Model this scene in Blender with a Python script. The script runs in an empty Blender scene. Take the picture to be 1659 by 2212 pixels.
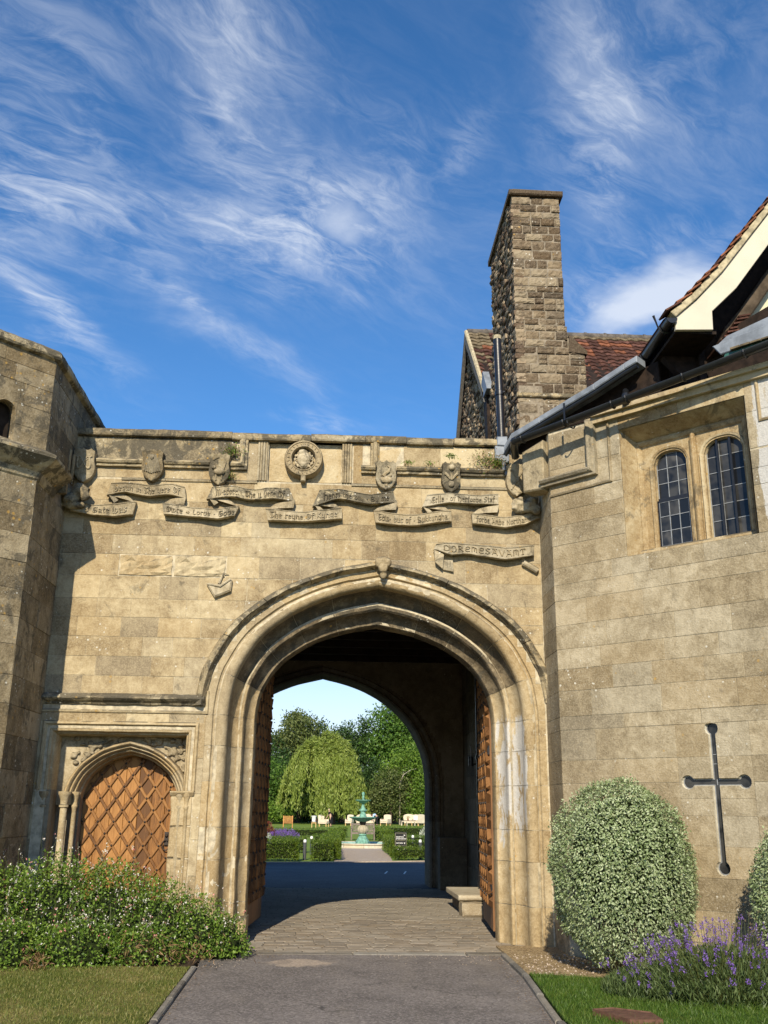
import bpy, bmesh, math, random
import numpy as np
from mathutils import Vector, Matrix, noise
from mathutils.geometry import tessellate_polygon

SC = bpy.context.scene
COL = SC.collection
R = math.radians
rnd = random.Random(7)
nrs = np.random.RandomState(11)

# ---------------------------------------------------------------- camera, sky, sun, exposure
PITCH, YAW, ROLL, CAM_H, CAM_D = math.atan(644 / 2074.0), math.atan(107.5 / 2170.0), 0.0116, 1.6, 12.7
cam = bpy.data.cameras.new("camera")
cam.sensor_fit = 'HORIZONTAL'; cam.sensor_width = 36.0; cam.lens = 2074.0 / 1659.0 * 36.0
cam.clip_start = 0.1; cam.clip_end = 2000.0
cam_o = bpy.data.objects.new("camera", cam); COL.objects.link(cam_o)
_f = Vector((math.sin(YAW) * math.cos(PITCH), math.cos(YAW) * math.cos(PITCH), math.sin(PITCH)))
_r = Vector((math.cos(YAW), -math.sin(YAW), 0)); _u = _r.cross(_f)
_r2 = _r * math.cos(ROLL) + _u * math.sin(ROLL); _u2 = _u * math.cos(ROLL) - _r * math.sin(ROLL)
cam_o.matrix_world = Matrix(((_r2.x, _u2.x, -_f.x, 0), (_r2.y, _u2.y, -_f.y, -CAM_D), (_r2.z, _u2.z, -_f.z, CAM_H), (0, 0, 0, 1)))
SC.camera = cam_o

SUN_AZ, SUN_EL = 9.5, 31.6       # degrees to the left of straight behind the camera, and above the horizon
sun = bpy.data.lights.new("sun", 'SUN'); sun.energy = 4.4; sun.angle = R(0.53); sun.color = (1.0, 0.88, 0.68)
sun_o = bpy.data.objects.new("sun", sun); COL.objects.link(sun_o)
_sd = Vector((-math.sin(R(SUN_AZ)) * math.cos(R(SUN_EL)), -math.cos(R(SUN_AZ)) * math.cos(R(SUN_EL)), math.sin(R(SUN_EL))))
sun_o.rotation_euler = _sd.to_track_quat('Z', 'Y').to_euler()
sun_o.location = (-10, -40, 30)
SC.view_settings.view_transform = 'Standard'; SC.view_settings.look = 'None'
SC.view_settings.exposure = 0.48; SC.view_settings.gamma = 1.0; SC.view_settings.use_curve_mapping = False
SC.cycles.max_bounces = 6; SC.cycles.diffuse_bounces = 3; SC.cycles.glossy_bounces = 2
SC.cycles.transparent_max_bounces = 4; SC.cycles.caustics_reflective = False; SC.cycles.caustics_refractive = False

# ---------------------------------------------------------------- node helpers
class NT:
    def __init__(s, nt): s.nt = nt; s.N = nt.nodes; s.L = nt.links
    def n(s, typ, ins=None, **kw):
        nd = s.N.new(typ)
        for k, v in kw.items(): setattr(nd, k, v)
        if ins:
            for k, v in ins.items(): s.set(nd, k, v)
        return nd
    def set(s, nd, k, v):
        sock = nd.inputs[k]
        if isinstance(v, bpy.types.NodeSocket): s.L.new(v, sock)
        elif isinstance(v, bpy.types.Node): s.L.new(v.outputs[0], sock)
        else: sock.default_value = v if not (isinstance(v, tuple) and len(v) == 3 and sock.type == 'RGBA') else (*v, 1)
    def math(s, op, a, b=0.0, c=0.0, clamp=False):
        nd = s.N.new('ShaderNodeMath'); nd.operation = op; nd.use_clamp = clamp
        s.set(nd, 0, a); s.set(nd, 1, b)
        if op in ('MULTIPLY_ADD', 'SMOOTHSTEP', 'COMPARE'): s.set(nd, 2, c)
        return nd.outputs[0]
    def vmath(s, op, a, b=(0, 0, 0)):
        nd = s.N.new('ShaderNodeVectorMath'); nd.operation = op
        s.set(nd, 0, a)
        if op != 'NORMALIZE': s.set(nd, 1, b)
        return nd.outputs[1] if op in ('DOT_PRODUCT', 'LENGTH', 'DISTANCE') else nd.outputs[0]
    def noise(s, vec, scale, detail=4.0, rough=0.55, dist=0.0):
        return s.n('ShaderNodeTexNoise', {'Vector': vec, 'Scale': scale, 'Detail': detail, 'Roughness': rough, 'Distortion': dist}).outputs['Fac']
    def vor(s, vec, scale, out='Distance', feature='F1', rand=1.0):
        nd = s.n('ShaderNodeTexVoronoi', {'Vector': vec, 'Scale': scale, 'Randomness': rand}, feature=feature)
        return nd.outputs[out]
    def mapping(s, vec, scale=(1, 1, 1), loc=(0, 0, 0), rot=(0, 0, 0)):
        return s.n('ShaderNodeMapping', {'Vector': vec, 'Scale': scale, 'Location': loc, 'Rotation': rot}).outputs[0]
    def step(s, v, a, b):            # smooth ramp 0..1 from a to b
        nd = s.n('ShaderNodeMapRange', {'Value': v, 'From Min': a, 'From Max': b, 'To Min': 0.0, 'To Max': 1.0}, interpolation_type='SMOOTHSTEP')
        return nd.outputs[0]
    def ramp(s, fac, stops):
        nd = s.N.new('ShaderNodeValToRGB'); s.set(nd, 0, fac)
        el = nd.color_ramp.elements
        while len(el) < len(stops): el.new(0.5)
        for e, (p, c) in zip(el, stops): e.position = p; e.color = (*c, 1) if len(c) == 3 else c
        return nd.outputs[0]
    def mix(s, f, a, b, blend='MIX'):
        nd = s.N.new('ShaderNodeMix'); nd.data_type = 'RGBA'; nd.blend_type = blend
        s.set(nd, 0, f); s.set(nd, 6, a); s.set(nd, 7, b)
        return nd.outputs[2]
    def pos(s): return s.n('ShaderNodeNewGeometry').outputs['Position']

MATS = {}
def material(name, build, smooth=False):
    m = bpy.data.materials.new(name); m.use_nodes = True
    t = NT(m.node_tree); t.N.clear()
    out = t.n('ShaderNodeOutputMaterial')
    bs = t.n('ShaderNodeBsdfPrincipled')
    t.L.new(bs.outputs[0], out.inputs[0])
    build(t, bs, out)
    MATS[name] = m
    return m

def bump(t, bs, h, strength=0.4, dist=0.01):
    b = t.n('ShaderNodeBump', {'Height': h, 'Strength': strength, 'Distance': dist})
    t.set(bs, 'Normal', b.outputs[0])

# ---------------------------------------------------------------- sky
def make_world():
    w = bpy.data.worlds.new("World"); SC.world = w; w.use_nodes = True
    t = NT(w.node_tree); t.N.clear()
    out = t.n('ShaderNodeOutputWorld'); bg = t.n('ShaderNodeBackground'); t.L.new(bg.outputs[0], out.inputs[0])
    sky = t.n('ShaderNodeTexSky', sky_type='NISHITA'); sky.sun_disc = False
    sky.sun_elevation = R(SUN_EL); sky.sun_rotation = R(180.0 + SUN_AZ)
    sky.altitude = 300.0; sky.air_density = 1.0; sky.dust_density = 0.35; sky.ozone_density = 5.0
    d = t.n('ShaderNodeTexCoord').outputs['Generated']
    sep = t.n('ShaderNodeSeparateXYZ', {0: d}); X, Y, Z = sep.outputs
    zc = t.math('MAXIMUM', Z, 0.04)
    zz = t.math('ADD', zc, 0.12)
    u = t.math('DIVIDE', X, zz); v = t.math('DIVIDE', Y, zz)
    p = t.n('ShaderNodeCombineXYZ', {0: u, 1: v, 2: 0.0}).outputs[0]
    # domain warp for the wispy hooks of cirrus
    wz = t.n('ShaderNodeTexNoise', {'Vector': p, 'Scale': 1.1, 'Detail': 3.0}).outputs['Color']
    wv = t.vmath('MULTIPLY', t.vmath('SUBTRACT', wz, (0.5, 0.5, 0.5)), (0.36, 0.36, 0))
    pw = t.vmath('ADD', p, wv)
    w2 = t.n('ShaderNodeTexNoise', {'Vector': p, 'Scale': 5.0, 'Detail': 4.0}).outputs['Color']
    pw = t.vmath('ADD', pw, t.vmath('MULTIPLY', t.vmath('SUBTRACT', w2, (0.5, 0.5, 0.5)), (0.07, 0.07, 0)))
    st = t.mapping(t.mapping(pw, rot=(0, 0, R(-50))), scale=(1.0, 2.1, 1))
    streak = t.noise(st, 3.2, 13.0, 0.64, 0.6)
    fine = t.noise(t.mapping(t.mapping(pw, rot=(0, 0, R(-35))), scale=(1.6, 4.2, 1)), 7.0, 13.0, 0.68, 0.7)
    big = t.noise(t.mapping(p, loc=SKY_LOC), 0.85, 2.0, 0.5, 0.2)
    cover = t.step(big, 0.42, 0.68)
    # places where cirrus is thick, as directions on the dome
    def puff(ax, el, rx, rz, amp, rot=0.0):
        a, e = R(ax), R(el)
        # tangent plane coordinates about the direction
        dx, dy, dz = math.sin(a) * math.cos(e), math.cos(a) * math.cos(e), math.sin(e)
        rt = (math.cos(a), -math.sin(a), 0.0)
        up = (-math.sin(a) * math.sin(e), -math.cos(a) * math.sin(e), math.cos(e))
        c, s_ = math.cos(R(rot)), math.sin(R(rot))
        e1 = tuple(rt[i] * c + up[i] * s_ for i in range(3)); e2 = tuple(-rt[i] * s_ + up[i] * c for i in range(3))
        dw = t.vmath('ADD', d, t.vmath('MULTIPLY', t.vmath('SUBTRACT', w2, (0.5, 0.5, 0.5)), (0.11, 0.11, 0.11)))
        q1 = t.math('DIVIDE', t.vmath('DOT_PRODUCT', dw, e1), math.sin(R(rx)))
        q2 = t.math('DIVIDE', t.vmath('DOT_PRODUCT', dw, e2), math.sin(R(rz)))
        rr = t.math('ADD', t.math('MULTIPLY', q1, q1), t.math('MULTIPLY', q2, q2))
        fr = t.vmath('DOT_PRODUCT', d, (dx, dy, dz))
        g = t.math('MULTIPLY', t.math('POWER', 2.718, t.math('MULTIPLY', rr, -1.0)), t.step(fr, 0.0, 0.4))
        return t.math('MULTIPLY', g, amp)
    tot = t.math('MULTIPLY', cover, 0.18)
    for a in PUFFS:
        tot = t.math('ADD', tot, puff(*a))
    dens = t.math('MULTIPLY', tot, t.math('ADD', t.math('MULTIPLY', t.step(streak, 0.36, 0.70), 0.56), t.math('MULTIPLY', t.step(fine, 0.38, 0.72), 0.46)))
    # two denser, softer heads of cloud
    soft = t.math('ADD', t.math('MULTIPLY', t.noise(pw, 3.4, 12.0, 0.68, 0.4), 0.75), t.math('MULTIPLY', fine, 0.3))
    for a, k in (((20.2, 28.4, 4.6, 2.4, 1.35, 24), 0.88), ((-0.2, 33.8, 2.6, 1.6, 0.9, -10), 0.7), ((17.6, 40, 1.5, 5.5, 0.5, 4), 0.6)):
        dens = t.math('MAXIMUM', dens, t.math('MULTIPLY', t.step(t.math('MULTIPLY', puff(*a), t.math('ADD', soft, 0.35)), 0.22, 0.95), k))
    dens = t.math('MINIMUM', t.math('MULTIPLY', dens, 0.86), 0.90)
    # thin brighter veil low on the horizon
    veil = t.math('MULTIPLY', t.step(Z, 0.26, 0.02), 0.80)
    dens = t.math('MAXIMUM', dens, veil)
    hsv = t.n('ShaderNodeHueSaturation', {'Hue': 0.500, 'Saturation': 1.17, 'Value': 1.0, 'Color': sky.outputs[0]}).outputs[0]
    col = t.mix(dens, hsv, CLOUD_COL)
    t.set(bg, 0, col); bg.inputs[1].default_value = SKY_STR
SKY_STR = 0.130
SKY_LOC = (3.1, 1.7, 0.0)
CLOUD_COL = (4.9, 5.2, 5.7)
# azimuth (right of the passage axis), elevation, half widths, strength, roll
PUFFS = [(-8.5, 39, 7.0, 2.4, 0.72, -58), (-0.5, 34, 3.4, 2.3, 1.0, -10), (-8, 33, 7.5, 1.7, 0.75, -14), (-20.8, 33, 4.2, 2.6, 0.75, -30), (-21, 39, 5.5, 4.0, 0.5, -40),
         (17.3, 39.5, 2.0, 6.5, 0.7, 4), (20, 28.6, 4.8, 2.3, 1.15, 22), (-10, 29, 8.5, 1.1, 0.55, -32), (-19, 27.6, 4.5, 1.1, 0.75, -36), (-1, 22.4, 2.4, 0.8, 0.6, 0),
         (4, 37, 3.2, 2.6, 0.35, -20), (-8, 44, 6.5, 2.2, 0.5, -30), (9, 38.5, 1.0, 1.5, 0.5, 0), (23, 41, 4, 7, 0.3, 0)]
make_world()

# ---------------------------------------------------------------- mesh builder
class MB:
    def __init__(s): s.v = []; s.f = []
    def add(s, verts, faces):
        o = len(s.v); s.v.extend([tuple(p) for p in verts]); s.f.extend([tuple(i + o for i in f) for f in faces]); return o
    def box(s, x0, x1, y0, y1, z0, z1):
        s.add([(x0, y0, z0), (x1, y0, z0), (x1, y1, z0), (x0, y1, z0), (x0, y0, z1), (x1, y0, z1), (x1, y1, z1), (x0, y1, z1)],
              [(0, 3, 2, 1), (4, 5, 6, 7), (0, 1, 5, 4), (1, 2, 6, 5), (2, 3, 7, 6), (3, 0, 4, 7)]); return s
    def cbox(s, x0, x1, y0, y1, z0, z1, b=0.01):      # box with its front (low y) and top edges chamfered
        s.add([(x0, y1, z0), (x1, y1, z0), (x1, y1, z1), (x0, y1, z1),
               (x0, y0 + b, z0), (x1, y0 + b, z0), (x1, y0 + b, z1), (x0, y0 + b, z1),
               (x0 + b, y0, z0 + b), (x1 - b, y0, z0 + b), (x1 - b, y0, z1 - b), (x0 + b, y0, z1 - b)],
              [(0, 3, 2, 1), (0, 1, 5, 4), (1, 2, 6, 5), (2, 3, 7, 6), (3, 0, 4, 7), (4, 5, 9, 8), (5, 6, 10, 9), (6, 7, 11, 10), (7, 4, 8, 11), (8, 9, 10, 11)]); return s
    def prism(s, poly, y0, y1, bev=0.0, plane='xz'):  # closed outline (x,z) extruded from y0 (front) to y1
        n = len(poly)
        area = sum(poly[i][0] * poly[(i + 1) % n][1] - poly[(i + 1) % n][0] * poly[i][1] for i in range(n))
        if area < 0: poly = poly[::-1]
        P = (lambda a, b, y: (a, y, b)) if plane == 'xz' else ((lambda a, b, y: (y, a, b)) if plane == 'yz' else (lambda a, b, y: (a, b, y)))
        tri = tessellate_polygon([[Vector((a, b, 0)) for a, b in poly]])
        if bev > 0:
            ins = inset(poly, bev)
            rings = [[P(a, b, y1) for a, b in poly], [P(a, b, y0 + bev) for a, b in poly], [P(a, b, y0) for a, b in ins]]
            tf = tessellate_polygon([[Vector((a, b, 0)) for a, b in ins]])
        else:
            rings = [[P(a, b, y1) for a, b in poly], [P(a, b, y0) for a, b in poly]]; tf = tri
        V = [p for r in rings for p in r]; F = []
        for k in range(len(rings) - 1):
            for i in range(n):
                j = (i + 1) % n; F.append((k * n + i, k * n + j, (k + 1) * n + j, (k + 1) * n + i))
        o = (len(rings) - 1) * n
        F += [tuple(o + i for i in q) for q in tf] + [tuple(q[::-1]) for q in tri]
        s.add(V, F); return s
    def tube(s, pts, r, seg=8, cap=True, taper=None):
        pts = [Vector(p) for p in pts]; n = len(pts); V = []; F = []
        up = None
        for i, p in enumerate(pts):
            d = (pts[min(i + 1, n - 1)] - pts[max(i - 1, 0)]).normalized()
            if up is None: up = Vector((0, 0, 1)) if abs(d.z) < 0.9 else Vector((1, 0, 0))
            a = d.cross(up); a = a.normalized() if a.length > 1e-6 else Vector((1, 0, 0)); b = a.cross(d).normalized(); up = b
            rr = (r if not isinstance(r, (list, tuple)) else r[i])
            for k in range(seg):
                t = 2 * math.pi * k / seg; V.append(p + a * math.cos(t) * rr + b * math.sin(t) * rr)
        for i in range(n - 1):
            for k in range(seg):
                l = (k + 1) % seg; F.append((i * seg + k, i * seg + l, (i + 1) * seg + l, (i + 1) * seg + k))
        if cap: F += [tuple(range(seg))[::-1], tuple((n - 1) * seg + k for k in range(seg))]
        s.add(V, F); return s
    def lathe(s, prof, c=(0, 0, 0), seg=20):          # prof: (r, z)
        V = []; F = []; n = len(prof)
        for r, z in prof:
            for k in range(seg):
                t = 2 * math.pi * k / seg; V.append((c[0] + r * math.cos(t), c[1] + r * math.sin(t), c[2] + z))
        for i in range(n - 1):
            for k in range(seg):
                l = (k + 1) % seg; F.append((i * seg + k, i * seg + l, (i + 1) * seg + l, (i + 1) * seg + k))
        F += [tuple(range(seg))[::-1], tuple((n - 1) * seg + k for k in range(seg))]
        s.add(V, F); return s
    def grid(s, rows, close=False):                    # rows of equally long point lists
        n = len(rows[0]); V = [p for r in rows for p in r]; F = []
        for i in range(len(rows) - 1):
            for k in range(n - 1): F.append((i * n + k, i * n + k + 1, (i + 1) * n + k + 1, (i + 1) * n + k))
        s.add(V, F); return s
    def ball(s, c, r, seg=10, rings=7):
        rx, ry, rz = r if isinstance(r, (tuple, list)) else (r, r, r)
        V = []; F = []
        for i in range(rings + 1):
            a = math.pi * i / rings
            for k in range(seg):
                t = 2 * math.pi * k / seg
                V.append((c[0] + rx * math.sin(a) * math.cos(t), c[1] + ry * math.sin(a) * math.sin(t), c[2] + rz * math.cos(a)))
        for i in range(rings):
            for k in range(seg):
                l = (k + 1) % seg; F.append((i * seg + k, (i + 1) * seg + k, (i + 1) * seg + l, i * seg + l))
        s.add(V, F); return s
    def mesh(s, name):
        me = bpy.data.meshes.new(name); me.from_pydata(s.v, [], s.f); me.update(); return me

def inset(poly, d):
    n = len(poly); out = []
    for i in range(n):
        p0, p1, p2 = Vector(poly[i - 1]), Vector(poly[i]), Vector(poly[(i + 1) % n])
        e1 = (p1 - p0); e2 = (p2 - p1)
        e1 = e1.normalized() if e1.length > 1e-9 else Vector((1, 0)); e2 = e2.normalized() if e2.length > 1e-9 else e1
        n1 = Vector((-e1.y, e1.x)); n2 = Vector((-e2.y, e2.x))
        b = n1 + n2
        b = b / max(b.dot(n1), 0.35) if b.length > 1e-6 else n1
        if b.length > 2.5: b = b.normalized() * 2.5
        out.append((p1.x + b.x * d, p1.y + b.y * d))
    return out

# ---------------------------------------------------------------- object helpers
ORG = {}
def tag(o, label=None, cat=None, group=None, kind=None):
    if label: o['label'] = label
    if cat: o['category'] = cat
    if group: o['group'] = group
    if kind: o['kind'] = kind
    return o
def thing(name, label, cat, loc=(0, 0, 0), rotz=0.0, group=None, local=False):
    o = bpy.data.objects.new(name, None); o.empty_display_size = 0.2
    o.location = loc; o.rotation_euler = (0, 0, rotz); COL.objects.link(o)
    ORG[o] = None if local else Vector(loc)
    return tag(o, label, cat, group)
def shade(me, smooth):
    if smooth:
        me.polygons.foreach_set('use_smooth', [True] * len(me.polygons)); me.set_sharp_from_angle(angle=R(38))
def obj(name, mb, mat, parent=None, smooth=False, label=None, kind=None, bevel=0.0):
    """one mesh object; vertices are given in the coordinates of the place (or of a local=True thing)"""
    me = mb.mesh(name) if isinstance(mb, MB) else mb
    if bevel > 0:
        bm = bmesh.new(); bm.from_mesh(me)
        bmesh.ops.bevel(bm, geom=[e for e in bm.edges if len(e.link_faces) == 2 and e.calc_face_angle(0) > 0.6], offset=bevel, segments=1, affect='EDGES', clamp_overlap=True)
        bm.to_mesh(me); bm.free()
    off = ORG.get(parent) if parent is not None else None
    if off is not None and off.length > 0: me.transform(Matrix.Translation(-off))
    if mat is not None: me.materials.append(MATS[mat] if isinstance(mat, str) else mat)
    shade(me, smooth)
    o = bpy.data.objects.new(name, me); COL.objects.link(o)
    if parent is not None: o.parent = parent
    ORG[o] = off
    if label: o['label'] = label
    if kind: o['kind'] = kind
    return o
def inst(name, me, parent, loc, rot=(0, 0, 0), scale=(1, 1, 1)):
    o = bpy.data.objects.new(name, me); COL.objects.link(o)
    off = ORG.get(parent)
    o.parent = parent; o.location = Vector(loc) - off if off is not None else loc
    o.rotation_euler = rot; o.scale = scale
    ORG[o] = off
    return o
def copy_tree(o, parent=None):
    c = o.copy(); COL.objects.link(c); ORG[c] = ORG.get(o)
    if parent is not None: c.parent = parent
    for ch in o.children: copy_tree(ch, c)
    return c
def structure(name, mb, mat, smooth=False):
    o = obj(name, mb, mat, None, smooth); o['kind'] = 'structure'; return o
def remesh_blob(name, mb, mat, parent, voxel=0.015, amp=0.0, freq=8.0, label=None):
    """a weathered carving: overlapping lumps fused into one skin, then roughened"""
    me = mb.mesh(name)
    o = bpy.data.objects.new(name, me); COL.objects.link(o)
    m = o.modifiers.new("fuse", 'REMESH'); m.mode = 'VOXEL'; m.voxel_size = voxel
    dg = bpy.context.evaluated_depsgraph_get(); dg.update()
    me2 = bpy.data.meshes.new_from_object(o.evaluated_get(dg))
    bpy.data.objects.remove(o); bpy.data.meshes.remove(me)
    me2.name = name
    bm = bmesh.new(); bm.from_mesh(me2)
    bmesh.ops.smooth_vert(bm, verts=bm.verts, factor=0.5, use_axis_x=True, use_axis_y=True, use_axis_z=True)
    if amp > 0:
        bm.normal_update()
        for v in bm.verts:
            v.co += v.normal * amp * (noise.fractal(v.co * freq, 1.0, 2.0, 3))
    bm.to_mesh(me2); bm.free()
    return obj(name, me2, mat, parent, True, label)
def skin_mesh(name, joints, edges, root=0, levels=1):
    """one continuous tapered body grown along a skeleton: joints (x,y,z,r), edges between them"""
    me = bpy.data.meshes.new(name); me.from_pydata([j[:3] for j in joints], edges, [])
    o = bpy.data.objects.new(name, me); COL.objects.link(o)
    o.modifiers.new("skin", 'SKIN'); sv = me.skin_vertices[0].data
    for i, j in enumerate(joints):
        sv[i].radius = (j[3], j[4] if len(j) > 4 else j[3]); sv[i].use_root = (i == root)
    sb = o.modifiers.new("sub", 'SUBSURF'); sb.levels = levels
    dg = bpy.context.evaluated_depsgraph_get(); dg.update()
    me2 = bpy.data.meshes.new_from_object(o.evaluated_get(dg)); me2.name = name
    bpy.data.objects.remove(o); bpy.data.meshes.remove(me)
    return me2
def leaf_mesh(name, C, D, U, L, W, bend=0.0):
    """N leaves: centre C, direction D, side U (all Nx3), length L, width W -> diamonds"""
    n = len(C); V = np.empty((n, 4, 3))
    D = D / np.maximum(np.linalg.norm(D, axis=1, keepdims=True), 1e-6)
    U = np.cross(D, U); U /= np.maximum(np.linalg.norm(U, axis=1, keepdims=True), 1e-6)
    L = np.broadcast_to(np.asarray(L, float).reshape(-1, 1), (n, 1)); W = np.broadcast_to(np.asarray(W, float).reshape(-1, 1), (n, 1))
    V[:, 0] = C - D * L * 0.5; V[:, 1] = C + U * W * 0.5; V[:, 2] = C + D * L * 0.5; V[:, 3] = C - U * W * 0.5
    if bend:
        Nn = np.cross(D, U); V[:, 1] += Nn * W * bend; V[:, 3] += Nn * W * bend
    me = bpy.data.meshes.new(name)
    me.vertices.add(n * 4); me.vertices.foreach_set('co', V.reshape(-1))
    me.loops.add(n * 4); me.loops.foreach_set('vertex_index', np.arange(n * 4, dtype=np.int32))
    me.polygons.add(n); me.polygons.foreach_set('loop_start', np.arange(0, n * 4, 4, dtype=np.int32))
    me.polygons.foreach_set('loop_total', np.full(n, 4, dtype=np.int32))
    me.update(calc_edges=True); me.validate()
    return me
def rand_dirs(n, rs):
    v = rs.normal(size=(n, 3)); return v / np.linalg.norm(v, axis=1, keepdims=True)
# ---------------------------------------------------------------- materials
def stone_mat(name, dark, mid, pale, rand=0.22, white=0.25, algae=0.25, ochre=0.1, bumpk=0.5, limewash=None, rough_scale=1.0, lw=0.26, island=False, ledge=1.0):
    def build(t, bs, out):
        P = t.pos()
        oi = t.n('ShaderNodeNewGeometry').outputs['Random Per Island'] if island else t.n('ShaderNodeObjectInfo').outputs['Random']
        big = t.noise(P, 0.9, 6.0, 0.6)
        med = t.noise(P, 6.0 * rough_scale, 6.0, 0.65, 0.4)
        grain = t.noise(P, 48.0, 3.0, 0.6)
        f = t.math('ADD', t.math('MULTIPLY', big, 0.55), t.math('MULTIPLY', med, 0.45))
        f = t.math('ADD', f, t.math('MULTIPLY', t.math('SUBTRACT', oi, 0.5), rand))
        f = t.math('ADD', f, t.math('MULTIPLY', t.math('SUBTRACT', t.noise(P, 24.0, 4.0, 0.7), 0.5), 0.22))
        col = t.ramp(f, [(0.36, dark), (0.50, mid), (0.64, pale)])
        # warm or grey bias of single stones
        rh = t.n('ShaderNodeTexWhiteNoise', {'W': oi}, noise_dimensions='1D').outputs[0]
        col = t.mix(t.math('MULTIPLY', t.step(rh, 0.6, 1.0), 0.30), col, (mid[0] * 1.02, mid[1] * 0.88, mid[2] * 0.66))
        col = t.mix(t.math('MULTIPLY', t.step(rh, 0.35, 0.0), 0.22), col, (mid[1] * 0.98, mid[1] * 0.97, mid[1] * 0.83))
        # fine speckle of grain
        col = t.mix(t.math('MULTIPLY', t.step(grain, 0.42, 0.68), 0.24), col, (pale[0] * 1.05, pale[1] * 1.05, pale[2] * 1.08))
        # streaks washed down by rain
        sk = t.noise(t.mapping(P, scale=(7.0, 7.0, 0.7)), 1.0, 4.0, 0.6)
        col = t.mix(t.math('MULTIPLY', t.step(sk, 0.52, 0.75), 0.45 * min(1.0, algae * 2)), col, (dark[0] * 0.55, dark[1] * 0.56, dark[2] * 0.62))
        # algae crust, patchy; thicker on the ledges that hold water
        nz = t.n('ShaderNodeSeparateXYZ', {0: t.n('ShaderNodeNewGeometry').outputs['Normal']}).outputs[2]
        ag = t.noise(P, 3.2, 8.0, 0.72, 0.6)
        agm = t.step(ag, 0.64 - algae * 0.20, 0.72 - algae * 0.20)
        agm = t.math('MAXIMUM', t.math('MULTIPLY', agm, min(1.0, 0.25 + algae)), t.math('MULTIPLY', t.math('MULTIPLY', t.step(nz, 0.35, 0.75), t.step(ag, 0.36, 0.52)), ledge))
        col = t.mix(t.math('MULTIPLY', agm, 0.85), col, t.mix(grain, (0.045, 0.042, 0.034), (0.12, 0.105, 0.075)))
        # ochre and white lichen rosettes
        if ochre > 0:
            vo = t.vor(P, 9.0); on = t.noise(P, 1.4, 3.0)
            om = t.math('MULTIPLY', t.step(t.math('ADD', vo, t.math('MULTIPLY', med, 0.35)), 0.36, 0.26), t.step(on, 0.60 - ochre * 0.25, 0.70 - ochre * 0.2))
            col = t.mix(t.math('MULTIPLY', om, 0.8), col, (0.42, 0.26, 0.07))
        if white > 0:
            vw = t.vor(t.vmath('ADD', P, (3.1, 7.7, 1.3)), 13.0); wn = t.noise(P, 2.1, 4.0, 0.6)
            wm = t.math('MULTIPLY', t.step(t.math('ADD', vw, t.math('MULTIPLY', med, 0.3)), 0.34, 0.25), t.step(wn, 0.62 - white * 0.25, 0.70 - white * 0.2))
            vs = t.vor(P, 55.0)
            ws = t.math('MULTIPLY', t.step(vs, 0.22, 0.12), t.step(wn, 0.56 - white * 0.15, 0.66))
            col = t.mix(t.math('MULTIPLY', t.math('MAXIMUM', wm, t.math('MULTIPLY', ws, 0.8)), 0.8), col, (0.62, 0.60, 0.52))
        if limewash:
            (lx0, lx1, lz0, lz1) = limewash
            sx, sy, sz = t.n('ShaderNodeSeparateXYZ', {0: P}).outputs
            m = t.math('MULTIPLY', t.math('MULTIPLY', t.step(sx, lx0 - 0.03, lx0 + 0.05), t.step(sx, lx1 + 0.06, lx1 - 0.03)),
                       t.math('MULTIPLY', t.step(sz, lz0 - 0.35, lz0 + 0.45), t.step(sz, lz1 + 0.35, lz1 - 0.15)))
            ln = t.noise(t.mapping(P, scale=(9, 9, 2.4)), 1.0, 8.0, 0.7, 0.5)
            m = t.math('MULTIPLY', t.step(t.math('ADD', ln, t.math('MULTIPLY', m, lw)), 0.68, 0.75), t.step(m, 0.0, 0.3))
            col = t.mix(t.math('MULTIPLY', m, 0.85), col, t.mix(grain, (0.40, 0.40, 0.39), (0.62, 0.61, 0.58)))
        t.set(bs, 'Base Color', col); bs.inputs['Roughness'].default_value = 0.92
        bs.inputs['Specular IOR Level'].default_value = 0.2
        pits = t.step(t.vor(P, 38.0), 0.16, 0.05)
        pm = t.math('MULTIPLY', pits, t.step(t.noise(P, 5.0, 2.0), 0.5, 0.7))
        tool = t.noise(t.mapping(P, scale=(9, 9, 120)), 1.0, 2.0)
        h = t.math('ADD', t.math('MULTIPLY', med, 1.2), t.math('MULTIPLY', grain, 0.5))
        h = t.math('ADD', h, t.math('MULTIPLY', tool, 0.18))
        h = t.math('SUBTRACT', h, t.math('MULTIPLY', pm, 0.7))
        bump(t, bs, h, bumpk, 0.016)
    return material(name, build)

BUFF = ((0.200, 0.145, 0.078), (0.345, 0.270, 0.158), (0.51, 0.425, 0.268))
stone_mat("ashlar_stone", *BUFF, rand=0.17, white=0.45, algae=0.32, ochre=0.25)
stone_mat("jamb_stone", (0.22, 0.158, 0.083), (0.36, 0.275, 0.153), (0.51, 0.42, 0.265), rand=0.08, white=0.25, algae=0.14, ochre=0.2, limewash=(2.2, 2.52, 1.2, 2.75), bumpk=0.6)
stone_mat("carved_stone", (0.18, 0.145, 0.09), (0.33, 0.272, 0.172), (0.50, 0.43, 0.30), rand=0.16, white=0.25, algae=0.50, ochre=0.15, bumpk=0.6)
stone_mat("weathered_stone", (0.15, 0.12, 0.075), (0.30, 0.245, 0.15), (0.48, 0.41, 0.27), rand=0.2, white=0.5, algae=0.85, ochre=0.6, bumpk=0.8)
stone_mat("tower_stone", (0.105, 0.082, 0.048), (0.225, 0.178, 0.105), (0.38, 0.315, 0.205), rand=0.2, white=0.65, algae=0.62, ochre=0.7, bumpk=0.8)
stone_mat("bay_stone", (0.185, 0.146, 0.088), (0.305, 0.25, 0.160), (0.46, 0.395, 0.275), rand=0.14, white=0.40, algae=0.16, ochre=0.12, bumpk=0.75, limewash=(4.74, 9.0, 4.6, 6.9), lw=0.34)
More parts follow.
